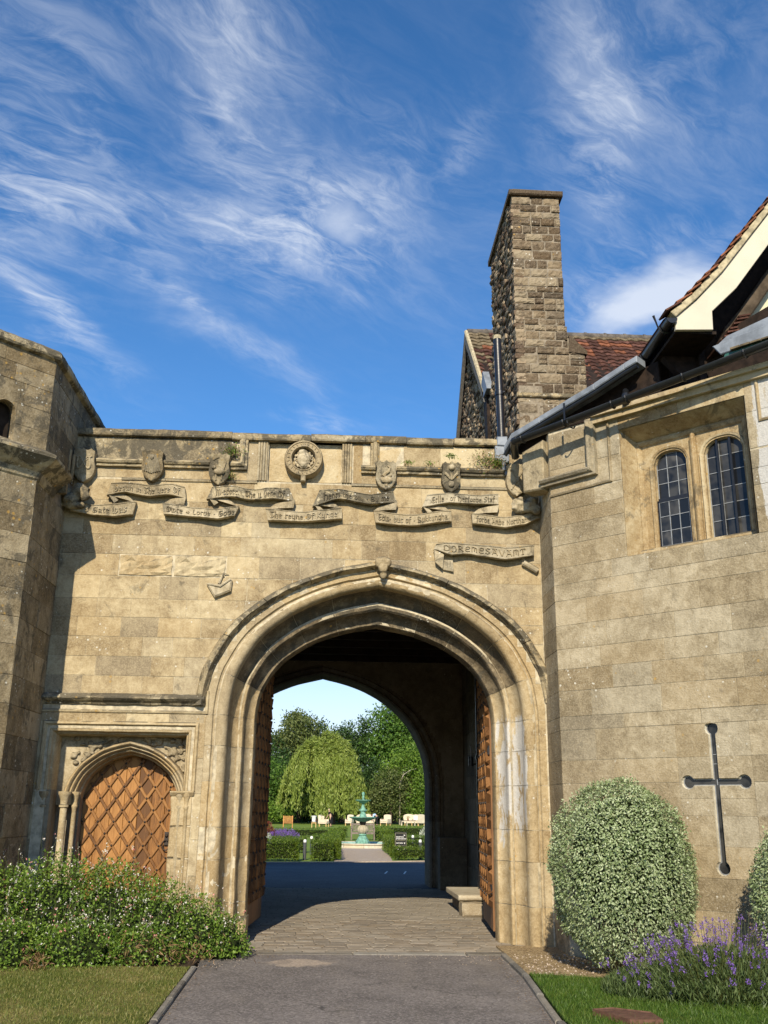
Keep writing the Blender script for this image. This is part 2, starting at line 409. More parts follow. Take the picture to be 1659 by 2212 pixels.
stone_mat("window_stone", (0.175, 0.12, 0.064), (0.335, 0.248, 0.132), (0.48, 0.40, 0.255), rand=0.2, white=0.4, algae=0.42, ochre=0.2, bumpk=0.5)
stone_mat("fresh_stone", (0.31, 0.235, 0.125), (0.43, 0.34, 0.20), (0.53, 0.45, 0.295), rand=0.12, white=0.0, algae=0.10, ochre=0.1, bumpk=0.9)
stone_mat("shaded_crust_stone", (0.045, 0.036, 0.024), (0.115, 0.09, 0.056), (0.27, 0.215, 0.135), rand=0.12, white=0.15, algae=0.70, ochre=0.2, bumpk=0.6)  # inner arch order darkened for the hollow's shade as well as black crust
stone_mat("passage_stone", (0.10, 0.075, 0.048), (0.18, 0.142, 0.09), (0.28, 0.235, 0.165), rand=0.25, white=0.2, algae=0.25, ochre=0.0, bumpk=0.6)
stone_mat("lias_stone", (0.075, 0.054, 0.035), (0.155, 0.116, 0.075), (0.30, 0.245, 0.165), rand=0.36, white=0.5, algae=0.22, ochre=0.18, bumpk=1.0, rough_scale=1.6)
stone_mat("rubble_stone", (0.085, 0.058, 0.040), (0.18, 0.132, 0.09), (0.36, 0.29, 0.20), rand=0.55, white=0.15, algae=0.12, ochre=0.08, island=True, bumpk=1.0, rough_scale=1.6)
stone_mat("mounting_stone", (0.28, 0.22, 0.14), (0.40, 0.34, 0.24), (0.52, 0.47, 0.36), rand=0.2, white=0.2, algae=0.15, ochre=0.05, ledge=0.1)
stone_mat("kerb_stone", (0.12, 0.11, 0.095), (0.20, 0.185, 0.16), (0.30, 0.28, 0.24), rand=0.3, white=0.2, algae=0.2, ochre=0.05, ledge=0.25)
stone_mat("sett_stone", (0.165, 0.137, 0.103), (0.245, 0.207, 0.157), (0.33, 0.285, 0.225), rand=0.18, white=0.08, algae=0.06, ochre=0.0, bumpk=0.3, ledge=0.0)
stone_mat("pool_stone", (0.34, 0.30, 0.21), (0.48, 0.43, 0.32), (0.62, 0.58, 0.46), rand=0.1, white=0.1, algae=0.08, ochre=0.0, ledge=0.1)

def plain(name, col, rough=0.6, spec=0.4, var=0.15, scale=8.0, metal=0.0, bumpk=0.0, bscale=30.0, coat=0.0, rand=0.0):
    def build(t, bs, out):
        P = t.pos(); n = t.noise(P, scale, 5.0, 0.6)
        c = t.mix(t.step(n, 0.3, 0.7), tuple(x * (1 - var) for x in col), tuple(min(1.0, x * (1 + var)) for x in col))
        if rand:
            oi = t.n('ShaderNodeObjectInfo').outputs['Random']
            c = t.mix(t.math('MULTIPLY', oi, rand), c, tuple(x * 0.4 for x in col))
        t.set(bs, 'Base Color', c); bs.inputs['Roughness'].default_value = rough
        bs.inputs['Specular IOR Level'].default_value = spec; bs.inputs['Metallic'].default_value = metal
        if coat: bs.inputs['Coat Weight'].default_value = coat
        if bumpk: bump(t, bs, t.noise(P, bscale, 4.0, 0.6), bumpk, 0.01)
    return material(name, build)

plain("mortar", (0.46, 0.40, 0.285), 0.95, 0.1, 0.3, 12.0, bumpk=0.5)
plain("dark_mortar", (0.24, 0.205, 0.155), 0.95, 0.1, 0.3, 12.0, bumpk=0.6)
plain("sett_joint", (0.16, 0.137, 0.105), 0.95, 0.1, 0.3, 12.0)
plain("black_iron", (0.013, 0.013, 0.015), 0.35, 0.5, 0.2, 14.0, bumpk=0.15)
plain("rusty_iron", (0.030, 0.022, 0.018), 0.6, 0.4, 0.4, 30.0)
plain("black_plastic", (0.012, 0.013, 0.015), 0.28, 0.5, 0.15)
plain("lead_sheet", (0.20, 0.225, 0.26), 0.55, 0.4, 0.3, 5.0, metal=0.0, bumpk=0.2, bscale=6.0)
plain("lead_came", (0.27, 0.285, 0.30), 0.5, 0.5, 0.2, 20.0, metal=0.2)
plain("cream_paint", (0.56, 0.51, 0.40), 0.5, 0.4, 0.05, 3.0)
plain("cream_render", (0.57, 0.53, 0.37), 0.8, 0.2, 0.06, 3.0, bumpk=0.15)
plain("old_timber", (0.022, 0.014, 0.010), 0.8, 0.2, 0.5, 9.0, bumpk=0.4)
plain("weathered_oak", (0.17, 0.155, 0.135), 0.85, 0.2, 0.3, 14.0, bumpk=0.4)
plain("green_paint", (0.03, 0.11, 0.09), 0.5, 0.4, 0.3, 8.0)
plain("roof_tile", (0.105, 0.050, 0.037), 0.9, 0.15, 0.55, 7.0, bumpk=0.6, rand=0.75)
plain("orange_tile", (0.215, 0.085, 0.045), 0.9, 0.15, 0.35, 9.0, bumpk=0.5, rand=0.45)
plain("mossy_tile", (0.17, 0.135, 0.085), 0.95, 0.1, 0.5, 9.0, bumpk=0.7, rand=0.5)
plain("ridge_tile", (0.13, 0.115, 0.10), 0.9, 0.1, 0.4, 9.0, bumpk=0.5, rand=0.3)
plain("mortar_fillet", (0.40, 0.345, 0.23), 0.95, 0.1, 0.35, 14.0, bumpk=0.5)
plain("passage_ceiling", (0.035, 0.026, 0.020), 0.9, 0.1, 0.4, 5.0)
plain("verdigris", (0.17, 0.345, 0.265), 0.75, 0.25, 0.35, 9.0, bumpk=0.3)
plain("pool_paint", (0.30, 0.47, 0.43), 0.7, 0.3, 0.2, 3.0)
plain("pool_water", (0.05, 0.10, 0.11), 0.08, 0.5, 0.1, 3.0)
plain("bench_teak", (0.20, 0.165, 0.14), 0.85, 0.2, 0.25, 12.0)
plain("game_wood", (0.52, 0.24, 0.075), 0.6, 0.3, 0.2, 8.0)
plain("pine_wood", (0.60, 0.40, 0.18), 0.6, 0.3, 0.15, 8.0)
plain("upholstery", (0.64, 0.545, 0.415), 0.9, 0.1, 0.08, 3.0)
plain("grey_upholstery", (0.52, 0.47, 0.37), 0.9, 0.1, 0.08, 3.0)
plain("white_cloth", (0.80, 0.80, 0.78), 0.9, 0.1, 0.05, 3.0)
plain("bollard_grey", (0.07, 0.075, 0.085), 0.5, 0.4, 0.1)
plain("bollard_white", (0.82, 0.82, 0.78), 0.4, 0.4, 0.05)
plain("sign_black", (0.012, 0.014, 0.016), 0.4, 0.4, 0.1)
plain("sign_gold", (0.42, 0.40, 0.27), 0.5, 0.4, 0.1)
plain("sign_white", (0.82, 0.82, 0.80), 0.6, 0.2, 0.02)
plain("white_line", (0.70, 0.70, 0.68), 0.8, 0.2, 0.15, 20.0)
plain("skin", (0.52, 0.33, 0.24), 0.6, 0.3, 0.05)
plain("blue_shirt", (0.42, 0.58, 0.86), 0.9, 0.1, 0.08)
plain("black_cloth", (0.018, 0.018, 0.022), 0.9, 0.1, 0.2)
plain("brown_hair", (0.10, 0.055, 0.03), 0.7, 0.2, 0.2)
plain("fair_hair", (0.45, 0.36, 0.21), 0.7, 0.2, 0.2)
plain("bark", (0.085, 0.066, 0.048), 0.95, 0.1, 0.4, 6.0, bumpk=0.6)
plain("pale_bark", (0.30, 0.27, 0.22), 0.95, 0.1, 0.3, 6.0, bumpk=0.5)
plain("core_shade", (0.020, 0.028, 0.010), 0.95, 0.05, 0.4, 14.0, bumpk=0.5)  # near-black green stands for the shaded inside of shrubs, bush and hedges
plain("soil", (0.07, 0.05, 0.035), 0.98, 0.05, 0.4, 18.0, bumpk=0.6)
plain("cover_brown", (0.12, 0.062, 0.042), 0.8, 0.2, 0.3, 20.0, bumpk=0.3)
plain("terracotta", (0.32, 0.14, 0.08), 0.9, 0.1, 0.2)
plain("security_grey", (0.25, 0.25, 0.25), 0.5, 0.4, 0.05)

def wood(name, a, b, c, axis=(9, 9, 0.9), rough=0.6, rand=0.4):
    def build(t, bs, out):
        P = t.pos(); oi = t.n('ShaderNodeObjectInfo').outputs['Random']
        off = t.n('ShaderNodeCombineXYZ', {0: t.math('MULTIPLY', oi, 9.0), 2: t.math('MULTIPLY', oi, 5.0)}).outputs[0]
        q = t.mapping(t.vmath('ADD', P, off), scale=axis)
        g = t.noise(q, 2.2, 8.0, 0.65, 1.4); f = t.noise(t.mapping(P, scale=(axis[0] * 6, axis[1] * 6, axis[2] * 2)), 2.0, 4.0)
        v = t.math('ADD', t.math('MULTIPLY', g, 0.7), t.math('MULTIPLY', f, 0.3))
        v = t.math('ADD', v, t.math('MULTIPLY', t.math('SUBTRACT', oi, 0.5), rand))
        col = t.ramp(v, [(0.32, a), (0.5, b), (0.68, c)])
        t.set(bs, 'Base Color', col); bs.inputs['Roughness'].default_value = rough; bs.inputs['Specular IOR Level'].default_value = 0.35
        bump(t, bs, v, 0.35, 0.006)
    return material(name, build)
wood("oak_plank", (0.11, 0.047, 0.013), (0.25, 0.110, 0.027), (0.38, 0.185, 0.055))
wood("oak_batten", (0.10, 0.044, 0.014), (0.21, 0.095, 0.027), (0.31, 0.15, 0.046))
wood("gate_oak", (0.085, 0.040, 0.016), (0.185, 0.085, 0.030), (0.28, 0.138, 0.052))

def glass(t, bs, out):
    P = t.pos(); n = t.noise(P, 5.0, 2.0)
    oi = t.n('ShaderNodeObjectInfo').outputs['Random']
    t.set(bs, 'Base Color', t.mix(t.math('MULTIPLY', oi, t.step(n, 0.25, 0.6)), (0.006, 0.008, 0.012), (0.085, 0.083, 0.078)))  # grey base tone on some panes paints in cloud reflections
    bs.inputs['Roughness'].default_value = 0.04; bs.inputs['Specular IOR Level'].default_value = 0.36; bs.inputs['IOR'].default_value = 1.45
    bump(t, bs, n, 0.08, 0.01)
material("leaded_glass", glass)

def asphalt(name, base, patchy):
    def build(t, bs, out):
        P = t.pos()
        big = t.noise(P, 0.8, 5.0, 0.6); g = t.noise(P, 90.0, 2.0, 0.6); v = t.vor(P, 62.0, 'Color')
        vv = t.n('ShaderNodeSeparateColor', {0: v}).outputs[0]
        c = t.mix(t.step(big, 0.3, 0.7), tuple(x * 0.78 for x in base), tuple(x * 1.2 for x in base))
        c = t.mix(t.math('MULTIPLY', t.step(vv, 0.45, 1.0), 0.55), c, tuple(min(1, x * 2.3) for x in base))
        c = t.mix(t.math('MULTIPLY', t.step(vv, 0.25, 0.0), 0.6), c, tuple(x * 0.4 for x in base))
        if patchy:   # a worn pale patch near the threshold, and dusty wheel tracks
            d = t.vmath('LENGTH', t.vmath('MULTIPLY', t.vmath('SUBTRACT', P, (-0.30, -1.22, 0)), (1.9, 2.4, 0)))
            d = t.math('ADD', d, t.math('MULTIPLY', t.math('SUBTRACT', t.noise(P, 6.0, 5.0, 0.65), 0.5), 1.1))
            c = t.mix(t.math('MULTIPLY', t.step(d, 0.78, 0.5), t.math('ADD', 0.45, t.math('MULTIPLY', vv, 0.5))), c, (0.42, 0.34, 0.26))
            pt = t.noise(P, 2.3, 3.0, 0.5, 0.8); c = t.mix(t.math('MULTIPLY', t.step(pt, 0.56, 0.64), 0.30), c, tuple(x * 0.55 for x in base))
            ck = t.n('ShaderNodeTexVoronoi', {'Vector': t.vmath('ADD', P, t.vmath('MULTIPLY', t.n('ShaderNodeTexNoise', {'Vector': P, 'Scale': 3.0}).outputs['Color'], (0.5, 0.5, 0))), 'Scale': 0.55}, feature='DISTANCE_TO_EDGE').outputs[0]
            c = t.mix(t.math('MULTIPLY', t.step(ck, 0.010, 0.003), t.math('MULTIPLY', t.step(t.noise(P, 0.9, 2.0), 0.5, 0.6), 0.6)), c, (0.04, 0.036, 0.032))
            dn = t.noise(t.mapping(P, scale=(1.6, 0.5, 1)), 1.0, 4.0)
            c = t.mix(t.math('MULTIPLY', t.step(dn, 0.5, 0.72), 0.35), c, (0.22, 0.19, 0.155))
        t.set(bs, 'Base Color', c); bs.inputs['Roughness'].default_value = 0.9; bs.inputs['Specular IOR Level'].default_value = 0.25
        bump(t, bs, t.math('ADD', t.math('MULTIPLY', g, 0.5), vv), 0.5, 0.006)
    return material(name, build)
asphalt("drive_asphalt", (0.145, 0.128, 0.116), True)
asphalt("forecourt_asphalt", (0.075, 0.075, 0.080), False)

def gravelly(name, a, b, c, scale=70.0):
    def build(t, bs, out):
        P = t.pos(); v = t.vor(P, scale, 'Color'); vv = t.n('ShaderNodeSeparateColor', {0: v}).outputs[0]; d = t.vor(P, scale)
        n = t.noise(P, 2.0, 5.0)
        col = t.ramp(t.math('ADD', t.math('MULTIPLY', vv, 0.7), t.math('MULTIPLY', n, 0.3)), [(0.15, a), (0.5, b), (0.85, c)])
        t.set(bs, 'Base Color', col); bs.inputs['Roughness'].default_value = 0.95; bs.inputs['Specular IOR Level'].default_value = 0.15
        bump(t, bs, t.math('MULTIPLY', d, -1.0), 0.8, 0.012)
    return material(name, build)
gravelly("bed_gravel", (0.13, 0.09, 0.05), (0.30, 0.22, 0.12), (0.44, 0.34, 0.20), 60.0)
gravelly("path_gravel", (0.32, 0.26, 0.20), (0.42, 0.34, 0.265), (0.50, 0.42, 0.33), 60.0)

def turf(name, green, straw, amount, scale=1.3):
    def build(t, bs, out):
        P = t.pos(); n = t.noise(P, scale, 6.0, 0.65); f = t.noise(P, 45.0, 3.0)
        c = t.mix(t.step(n, 0.62 - amount, 0.85 - amount), green, straw)
        c = t.mix(t.math('MULTIPLY', t.step(f, 0.4, 0.7), 0.5), c, tuple(x * 0.55 for x in green))
        t.set(bs, 'Base Color', c); bs.inputs['Roughness'].default_value = 0.95; bs.inputs['Specular IOR Level'].default_value = 0.1
        bump(t, bs, f, 0.6, 0.02)
    return material(name, build)
turf("near_turf", (0.085, 0.105, 0.022), (0.24, 0.195, 0.075), 0.20)
turf("right_turf", (0.050, 0.090, 0.015), (0.17, 0.150, 0.05), 0.05)
turf("garden_turf", (0.16, 0.235, 0.042), (0.28, 0.30, 0.075), 0.12, 0.2)
turf("meadow", (0.06, 0.10, 0.02), (0.12, 0.13, 0.04), 0.1, 0.05)

def leafy(name, stops, trans=0.28, rough=0.5, spec=0.3, noise_scale=1.2):
    """leaf colours vary leaf by leaf and in patches"""
    def build(t, bs, out):
        g = t.n('ShaderNodeNewGeometry'); ri = g.outputs['Random Per Island']; P = g.outputs['Position']
        n = t.noise(P, noise_scale, 3.0)
        col = t.ramp(t.math('ADD', t.math('MULTIPLY', ri, 0.6), t.math('MULTIPLY', n, 0.4)), stops)
        t.set(bs, 'Base Color', col); bs.inputs['Roughness'].default_value = rough; bs.inputs['Specular IOR Level'].default_value = spec
        tr = t.n('ShaderNodeBsdfTranslucent', {'Color': t.mix(0.5, col, (stops[-1][1][0] * 1.2, stops[-1][1][1] * 1.2, stops[-1][1][2] * 0.6))})
        mx = t.n('ShaderNodeMixShader', {0: trans}); t.L.new(bs.outputs[0], mx.inputs[1]); t.L.new(tr.outputs[0], mx.inputs[2])
        t.L.new(mx.outputs[0], out.inputs[0])
    return material(name, build)
leafy("variegated_leaf", [(0.12, (0.080, 0.125, 0.040)), (0.40, (0.22, 0.285, 0.125)), (0.78, (0.42, 0.48, 0.29))], 0.12)
leafy("salvia_leaf", [(0.15, (0.042, 0.088, 0.012)), (0.5, (0.115, 0.20, 0.022)), (0.85, (0.23, 0.33, 0.055))], 0.25)
leafy("lavender_leaf", [(0.15, (0.035, 0.060, 0.018)), (0.5, (0.085, 0.125, 0.040)), (0.85, (0.15, 0.20, 0.075))], 0.2)
leafy("lavender_flower", [(0.15, (0.11, 0.050, 0.26)), (0.5, (0.20, 0.105, 0.43)), (0.85, (0.33, 0.20, 0.60))], 0.2)
leafy("white_petal", [(0.1, (0.55, 0.38, 0.36)), (0.3, (0.74, 0.70, 0.64)), (0.9, (0.84, 0.83, 0.78))], 0.2)
leafy("pink_petal", [(0.1, (0.62, 0.14, 0.16)), (0.5, (0.70, 0.27, 0.27)), (0.9, (0.78, 0.45, 0.42))], 0.2)
leafy("dead_leaf", [(0.1, (0.11, 0.06, 0.028)), (0.5, (0.20, 0.12, 0.055)), (0.9, (0.28, 0.19, 0.09))], 0.1)
leafy("yew_leaf", [(0.15, (0.030, 0.065, 0.008)), (0.5, (0.090, 0.150, 0.015)), (0.85, (0.18, 0.245, 0.028))], 0.25)
leafy("willow_leaf", [(0.15, (0.105, 0.15, 0.026)), (0.5, (0.225, 0.29, 0.052)), (0.85, (0.36, 0.42, 0.11))], 0.35, noise_scale=0.3)
leafy("conifer_leaf", [(0.15, (0.016, 0.042, 0.012)), (0.5, (0.042, 0.088, 0.022)), (0.85, (0.085, 0.14, 0.038))], 0.2, noise_scale=0.25)
leafy("oak_leaf", [(0.15, (0.036, 0.085, 0.014)), (0.5, (0.085, 0.175, 0.026)), (0.85, (0.16, 0.26, 0.048))], 0.3, noise_scale=0.25)
leafy("olive_leaf", [(0.15, (0.055, 0.082, 0.024)), (0.5, (0.115, 0.15, 0.042)), (0.85, (0.20, 0.23, 0.078))], 0.3, noise_scale=0.25)
leafy("lime_leaf", [(0.15, (0.055, 0.11, 0.015)), (0.5, (0.12, 0.21, 0.026)), (0.85, (0.21, 0.32, 0.048))], 0.3, noise_scale=0.25)
leafy("red_leaf", [(0.15, (0.085, 0.016, 0.012)), (0.5, (0.17, 0.040, 0.024)), (0.85, (0.26, 0.085, 0.045))], 0.25)
leafy("silver_leaf", [(0.15, (0.22, 0.25, 0.19)), (0.5, (0.36, 0.40, 0.32)), (0.85, (0.55, 0.58, 0.52))], 0.15)
leafy("grass_blade", [(0.1, (0.060, 0.095, 0.014)), (0.5, (0.14, 0.165, 0.033)), (0.85, (0.30, 0.255, 0.10))], 0.25, noise_scale=1.5)
leafy("green_grass", [(0.1, (0.030, 0.072, 0.008)), (0.5, (0.070, 0.135, 0.015)), (0.9, (0.15, 0.19, 0.040))], 0.25, noise_scale=1.5)
leafy("stem_green", [(0.1, (0.04, 0.06, 0.015)), (0.9, (0.12, 0.13, 0.04))], 0.1)
# ---------------------------------------------------------------- ground, drive, lawns
def sheet(name, poly, z, mat, z0=-0.25):
    mb = MB(); mb.prism(poly, z, z0, plane='xy')
    return structure(name, mb, mat)
KL = [(-1.36, -1.5), (-1.34, -1.72), (-1.29, -4.35), (-1.29, -30)]           # left edge of the drive
KR = [(2.01, -0.64), (1.98, -2.1), (1.81, -4.35), (1.77, -30)]                # right edge of the drive
mb = MB(); mb.box(-700, 700, -60, 900, -1.0, -0.06); structure("ground", mb, "meadow")
sheet("drive", [(-1.42, -0.60)] + KL + KR[::-1] + [(2.03, -0.60)], 0.0, "drive_asphalt")
sheet("left_lawn", [(-12, -30), (-1.36, -30), (-1.36, -4.35), (-1.41, -1.75), (-12, -1.75)], 0.035, "near_turf")
sheet("flower_bed", [(-12, -1.75), (-1.41, -1.75), (-1.37, -0.5), (-0.95, -0.5), (-0.95, 0.1), (-12, 0.1)], 0.02, "soil")
sheet("right_lawn", [(1.91, -30), (14, -30), (14, -3.6), (3.3, -2.55), (2.05, -2.12), (1.89, -4.35)], 0.035, "right_turf")
sheet("gravel_bed", [(2.08, -0.64), (2.05, -2.12), (3.3, -2.55), (14, -3.6), (14, 0.1), (2.08, 0.1)], 0.02, "bed_gravel")
sheet("forecourt", [(-40, 9.25), (40, 9.25), (40, 24.2), (3.3, 20.75), (0.1, 19.45), (-2.0, 19.1), (-40, 15.4)], 0.0, "forecourt_asphalt")
sheet("garden_lawn", [(-40, 15.6), (-2.0, 19.3), (0.1, 19.65), (3.3, 20.95), (40, 24.4), (90, 60), (90, 210), (-90, 210), (-90, 60)], 0.01, "garden_turf")
sheet("garden_path", [(0.13, 19.66), (2.05, 20.42), (2.22, 25.0), (2.45, 31.5), (0.55, 31.5), (0.32, 25.0)], 0.016, "path_gravel")

def kerb_run(name, pts, w, h, ln, label, group, mat="kerb_stone"):
    """a row of edging stones set end to end along a polyline"""
    root = thing(name, label, "kerb", (pts[0][0], pts[0][1], 0))
    for (a, b) in zip(pts[:-1], pts[1:]):
        a = Vector(a); b = Vector(b); L = (b - a).length; n = max(1, round(L / ln)); d = (b - a) / L; q = Vector((-d.y, d.x))
        for i in range(min(n, 14)):
            p = a + d * (L * i / n + 0.004); e = a + d * (L * (i + 1) / n - 0.004)
            hh = h + rnd.uniform(-0.006, 0.006); o = rnd.uniform(-0.006, 0.006); b_ = 0.012
            c = [p - q * (w / 2 - o), e - q * (w / 2 - o), e + q * (w / 2 + o), p + q * (w / 2 + o)]
            ci = [c[0] + (d + q) * b_, c[1] + (-d + q) * b_, c[2] + (-d - q) * b_, c[3] + (d - q) * b_]
            mb = MB()
            mb.add([(v.x, v.y, -0.15) for v in c] + [(v.x, v.y, hh - b_) for v in c] + [(v.x, v.y, hh) for v in ci],
                   [(0, 1, 5, 4), (1, 2, 6, 5), (2, 3, 7, 6), (3, 0, 4, 7), (4, 5, 9, 8), (5, 6, 10, 9), (6, 7, 11, 10), (7, 4, 8, 11), (8, 9, 10, 11)])
            obj("edging_stone", mb, mat, root)
    return root
kerb_run("kerb", [(-1.375, -1.68), (-1.325, -4.35), (-1.325, -9.5)], 0.06, 0.036, 0.92, "low worn kerb edging the straw-coloured lawn on the left of the drive", None)
kerb_run("kerb", [(2.045, -0.66), (2.015, -2.12), (1.850, -4.35), (1.81, -9.5)], 0.065, 0.034, 0.92, "low grey kerb edging the gravel and green lawn on the right of the drive", None)
kerb_run("threshold", [(-1.02, -0.52), (2.95, -0.48)], 0.20, 0.006, 1.25, "flush grey stone sill across the drive in front of the arch", None)
kerb_run("kerb", [(-2.0, 19.2), (0.12, 19.56), (2.05, 20.33), (3.4, 20.88), (8, 22.0)], 0.16, 0.03, 1.2, "pale flat edging between the shaded forecourt and the clipped hedges", None, "path_gravel")

# ---------------------------------------------------------------- paving of the passage: setts
pave = MB(); pave.box(-1.08, 2.92, -0.42, 0.85, -0.3, -0.008); pave.box(-2.74, 2.92, 0.85, 9.25, -0.3, -0.008)
passage_paving = structure("passage_paving", pave, "sett_joint")
def sett_blocks():
    out = []
    for k in range(5):
        rr = random.Random(k); mb = MB()
        j = lambda: rr.uniform(-0.02, 0.02)
        b = 0.035
        mb.add([(0, 0, -1), (1, 0, -1), (1, 1, -1), (0, 1, -1), (j(), j(), -0.2), (1 + j(), j(), -0.2), (1 + j(), 1 + j(), -0.2), (j(), 1 + j(), -0.2),
                (b + j(), b + j(), j()), (1 - b + j(), b + j(), j()), (1 - b + j(), 1 - b + j(), j()), (b + j(), 1 - b + j(), j())],
               [(0, 1, 5, 4), (1, 2, 6, 5), (2, 3, 7, 6), (3, 0, 4, 7), (4, 5, 9, 8), (5, 6, 10, 9), (6, 7, 11, 10), (7, 4, 8, 11), (8, 9, 10, 11)])
        me = mb.mesh("sett"); me.materials.append(MATS["sett_stone"]); out.append(me)
    return out
SETTS = sett_blocks()
rest = MB(); cnt = 0; y = -0.40; row = 0
while y < 9.2:
    d = rnd.choice((0.15, 0.17, 0.19)); xl = -1.06 if y < 0.9 else -2.7; x = xl - rnd.uniform(0, 0.2)
    while x < 2.84:
        w = rnd.uniform(0.20, 0.38); xa, xb = max(x, xl), min(x + w, 2.85)
        if xb - xa > 0.04:
            hz = rnd.uniform(-0.002, 0.002)
            if cnt < 296 and xa > -1.0:
                inst("sett", SETTS[cnt % 5], passage_paving, (xa + 0.004, y + 0.004, hz), (rnd.uniform(-0.006, 0.006), rnd.uniform(-0.004, 0.004), 0), (xb - xa - 0.007, d - 0.007, 0.04)); cnt += 1
            else:
                b = 0.007; z = hz; a0, a1, b0, b1 = xa + 0.004, xb - 0.005, y + 0.004, y + d - 0.005
                t_ = rnd.uniform(-0.002, 0.002)
                rest.add([(a0, b0, z - .010), (a1, b0, z - .010), (a1, b1, z - .010), (a0, b1, z - .010), (a0 + b, b0 + b, z + t_), (a1 - b, b0 + b, z - t_), (a1 - b, b1 - b, z), (a0 + b, b1 - b, z)],
                         [(0, 1, 5, 4), (1, 2, 6, 5), (2, 3, 7, 6), (3, 0, 4, 7), (4, 5, 6, 7)])
        x += w
    y += d; row += 1
obj("further_setts", rest, "sett_stone", passage_paving, kind="stuff")

# ---------------------------------------------------------------- shared stone blocks
def block_meshes(matname, n=6, rough=0.0, gx=1, gz=1):
    """unit blocks: x 0..1, z 0..1, front face near y=0, back at y=1; worn chamfered arrises"""
    out = []
    for k in range(n):
        rr = random.Random(100 + k); mb = MB()
        if rough == 0:
            j = lambda a: rr.uniform(-a, a)
            bx, bz = 0.005, 0.009
            mb.add([(0, 1, 0), (1, 1, 0), (1, 1, 1), (0, 1, 1), (0, .022, 0), (1, .022, 0), (1, .022, 1), (0, .022, 1),
                    (bx + j(.004), j(.012), bz + j(.007)), (1 - bx + j(.004), j(.012), bz + j(.007)), (1 - bx + j(.004), j(.012), 1 - bz + j(.007)), (bx + j(.004), j(.012), 1 - bz + j(.007))],
                   [(0, 1, 5, 4), (1, 2, 6, 5), (2, 3, 7, 6), (3, 0, 4, 7), (4, 5, 9, 8), (5, 6, 10, 9), (6, 7, 11, 10), (7, 4, 8, 11), (8, 9, 10, 11)])
        else:
            rows = []
            NX, NZ = gx, gz
            for iz in range(NZ + 1):
                r = []
                for ix in range(NX + 1):
                    x, z = ix / NX, iz / NZ
                    ex = min(x, 1 - x) * 2; ez = min(z, 1 - z) * 2
                    e = min(1.0, min(ex * NX / 2.0, ez * NZ / 2.0))
                    xx = x if e > 0 else (0.5 + (x - 0.5) * (0.97 - rr.uniform(0, .05))); zz = z if e > 0 else (0.5 + (z - 0.5) * (0.95 - rr.uniform(0, .08)))
                    yy = 0.09 * (1 - e) + (rr.uniform(-1, 1) * rough * (0.35 + 0.65 * e))
                    r.append((xx + (rr.uniform(-.03, .03) if e > 0 else 0), yy, zz + (rr.uniform(-.04, .04) if e > 0 else 0)))
                rows.append(r)
            mb.grid(rows)
            n1 = NX + 1; border = [i for i in range(n1)] + [iz * n1 + NX for iz in range(1, NZ + 1)] + [NZ * n1 + ix for ix in range(NX - 1, -1, -1)] + [iz * n1 for iz in range(NZ - 1, 0, -1)]
            back = [(0.5 + (mb.v[i][0] - .5) * 1.0, 1.0, 0.5 + (mb.v[i][2] - .5) * 1.0) for i in border]
            o = len(mb.v); m = len(border); mb.v += back
            for i in range(m): mb.f.append((border[i], o + i, o + (i + 1) % m, border[(i + 1) % m]))
        me = mb.mesh("stone"); me.materials.append(MATS[matname])
        out.append(me)
    return out
def put_block(meshes, parent, o, u, n, s0, s1, z0, z1, proud=0.0, depth=0.12, gap=0.0032, name="stone", seed=None):
    """a block on a face: o origin, u direction along the face, n outward normal (2D)"""
    st, ux, uy = s0 + gap / 2, u[0], u[1]
    if -(-uy * n[0] + ux * n[1]) < 0: st, ux, uy = s1 - gap / 2, -ux, -uy        # keep the back of the block inside the wall
    p = Vector((o[0] + u[0] * st + n[0] * proud, o[1] + u[1] * st + n[1] * proud, z0 + gap / 2))
    rz = math.atan2(uy, ux)
    return inst(name, rnd.choice(meshes), parent, p, (0, 0, rz), (s1 - s0 - gap, depth, z1 - z0 - gap))
BL = {k: block_meshes(k) for k in ("ashlar_stone", "tower_stone", "bay_stone", "passage_stone", "window_stone", "weathered_stone")}
BL["fresh_stone"] = block_meshes("fresh_stone", 3, 0.07, 6, 4)
BL["broken_stone"] = block_meshes("ashlar_stone", 3, 0.16, 9, 6)
BL["lias_stone"] = block_meshes("lias_stone", 8, 0.055, 7, 4)
BL["rubble_stone"] = block_meshes("rubble_stone", 8, 0.12, 3, 2)
def course_joints(s0, s1, lo, hi, prev=()):
    out = [s0]; s = s0
    while s < s1 - lo * 0.6:
        for _ in range(12):
            w = rnd.uniform(lo, hi); t = s + w
            if all(abs(t - p) > 0.09 for p in prev): break
        if s1 - t < lo * 0.55: t = s1
        s = t; out.append(min(s, s1))
    if out[-1] < s1 - 1e-6: out.append(s1)
    return out

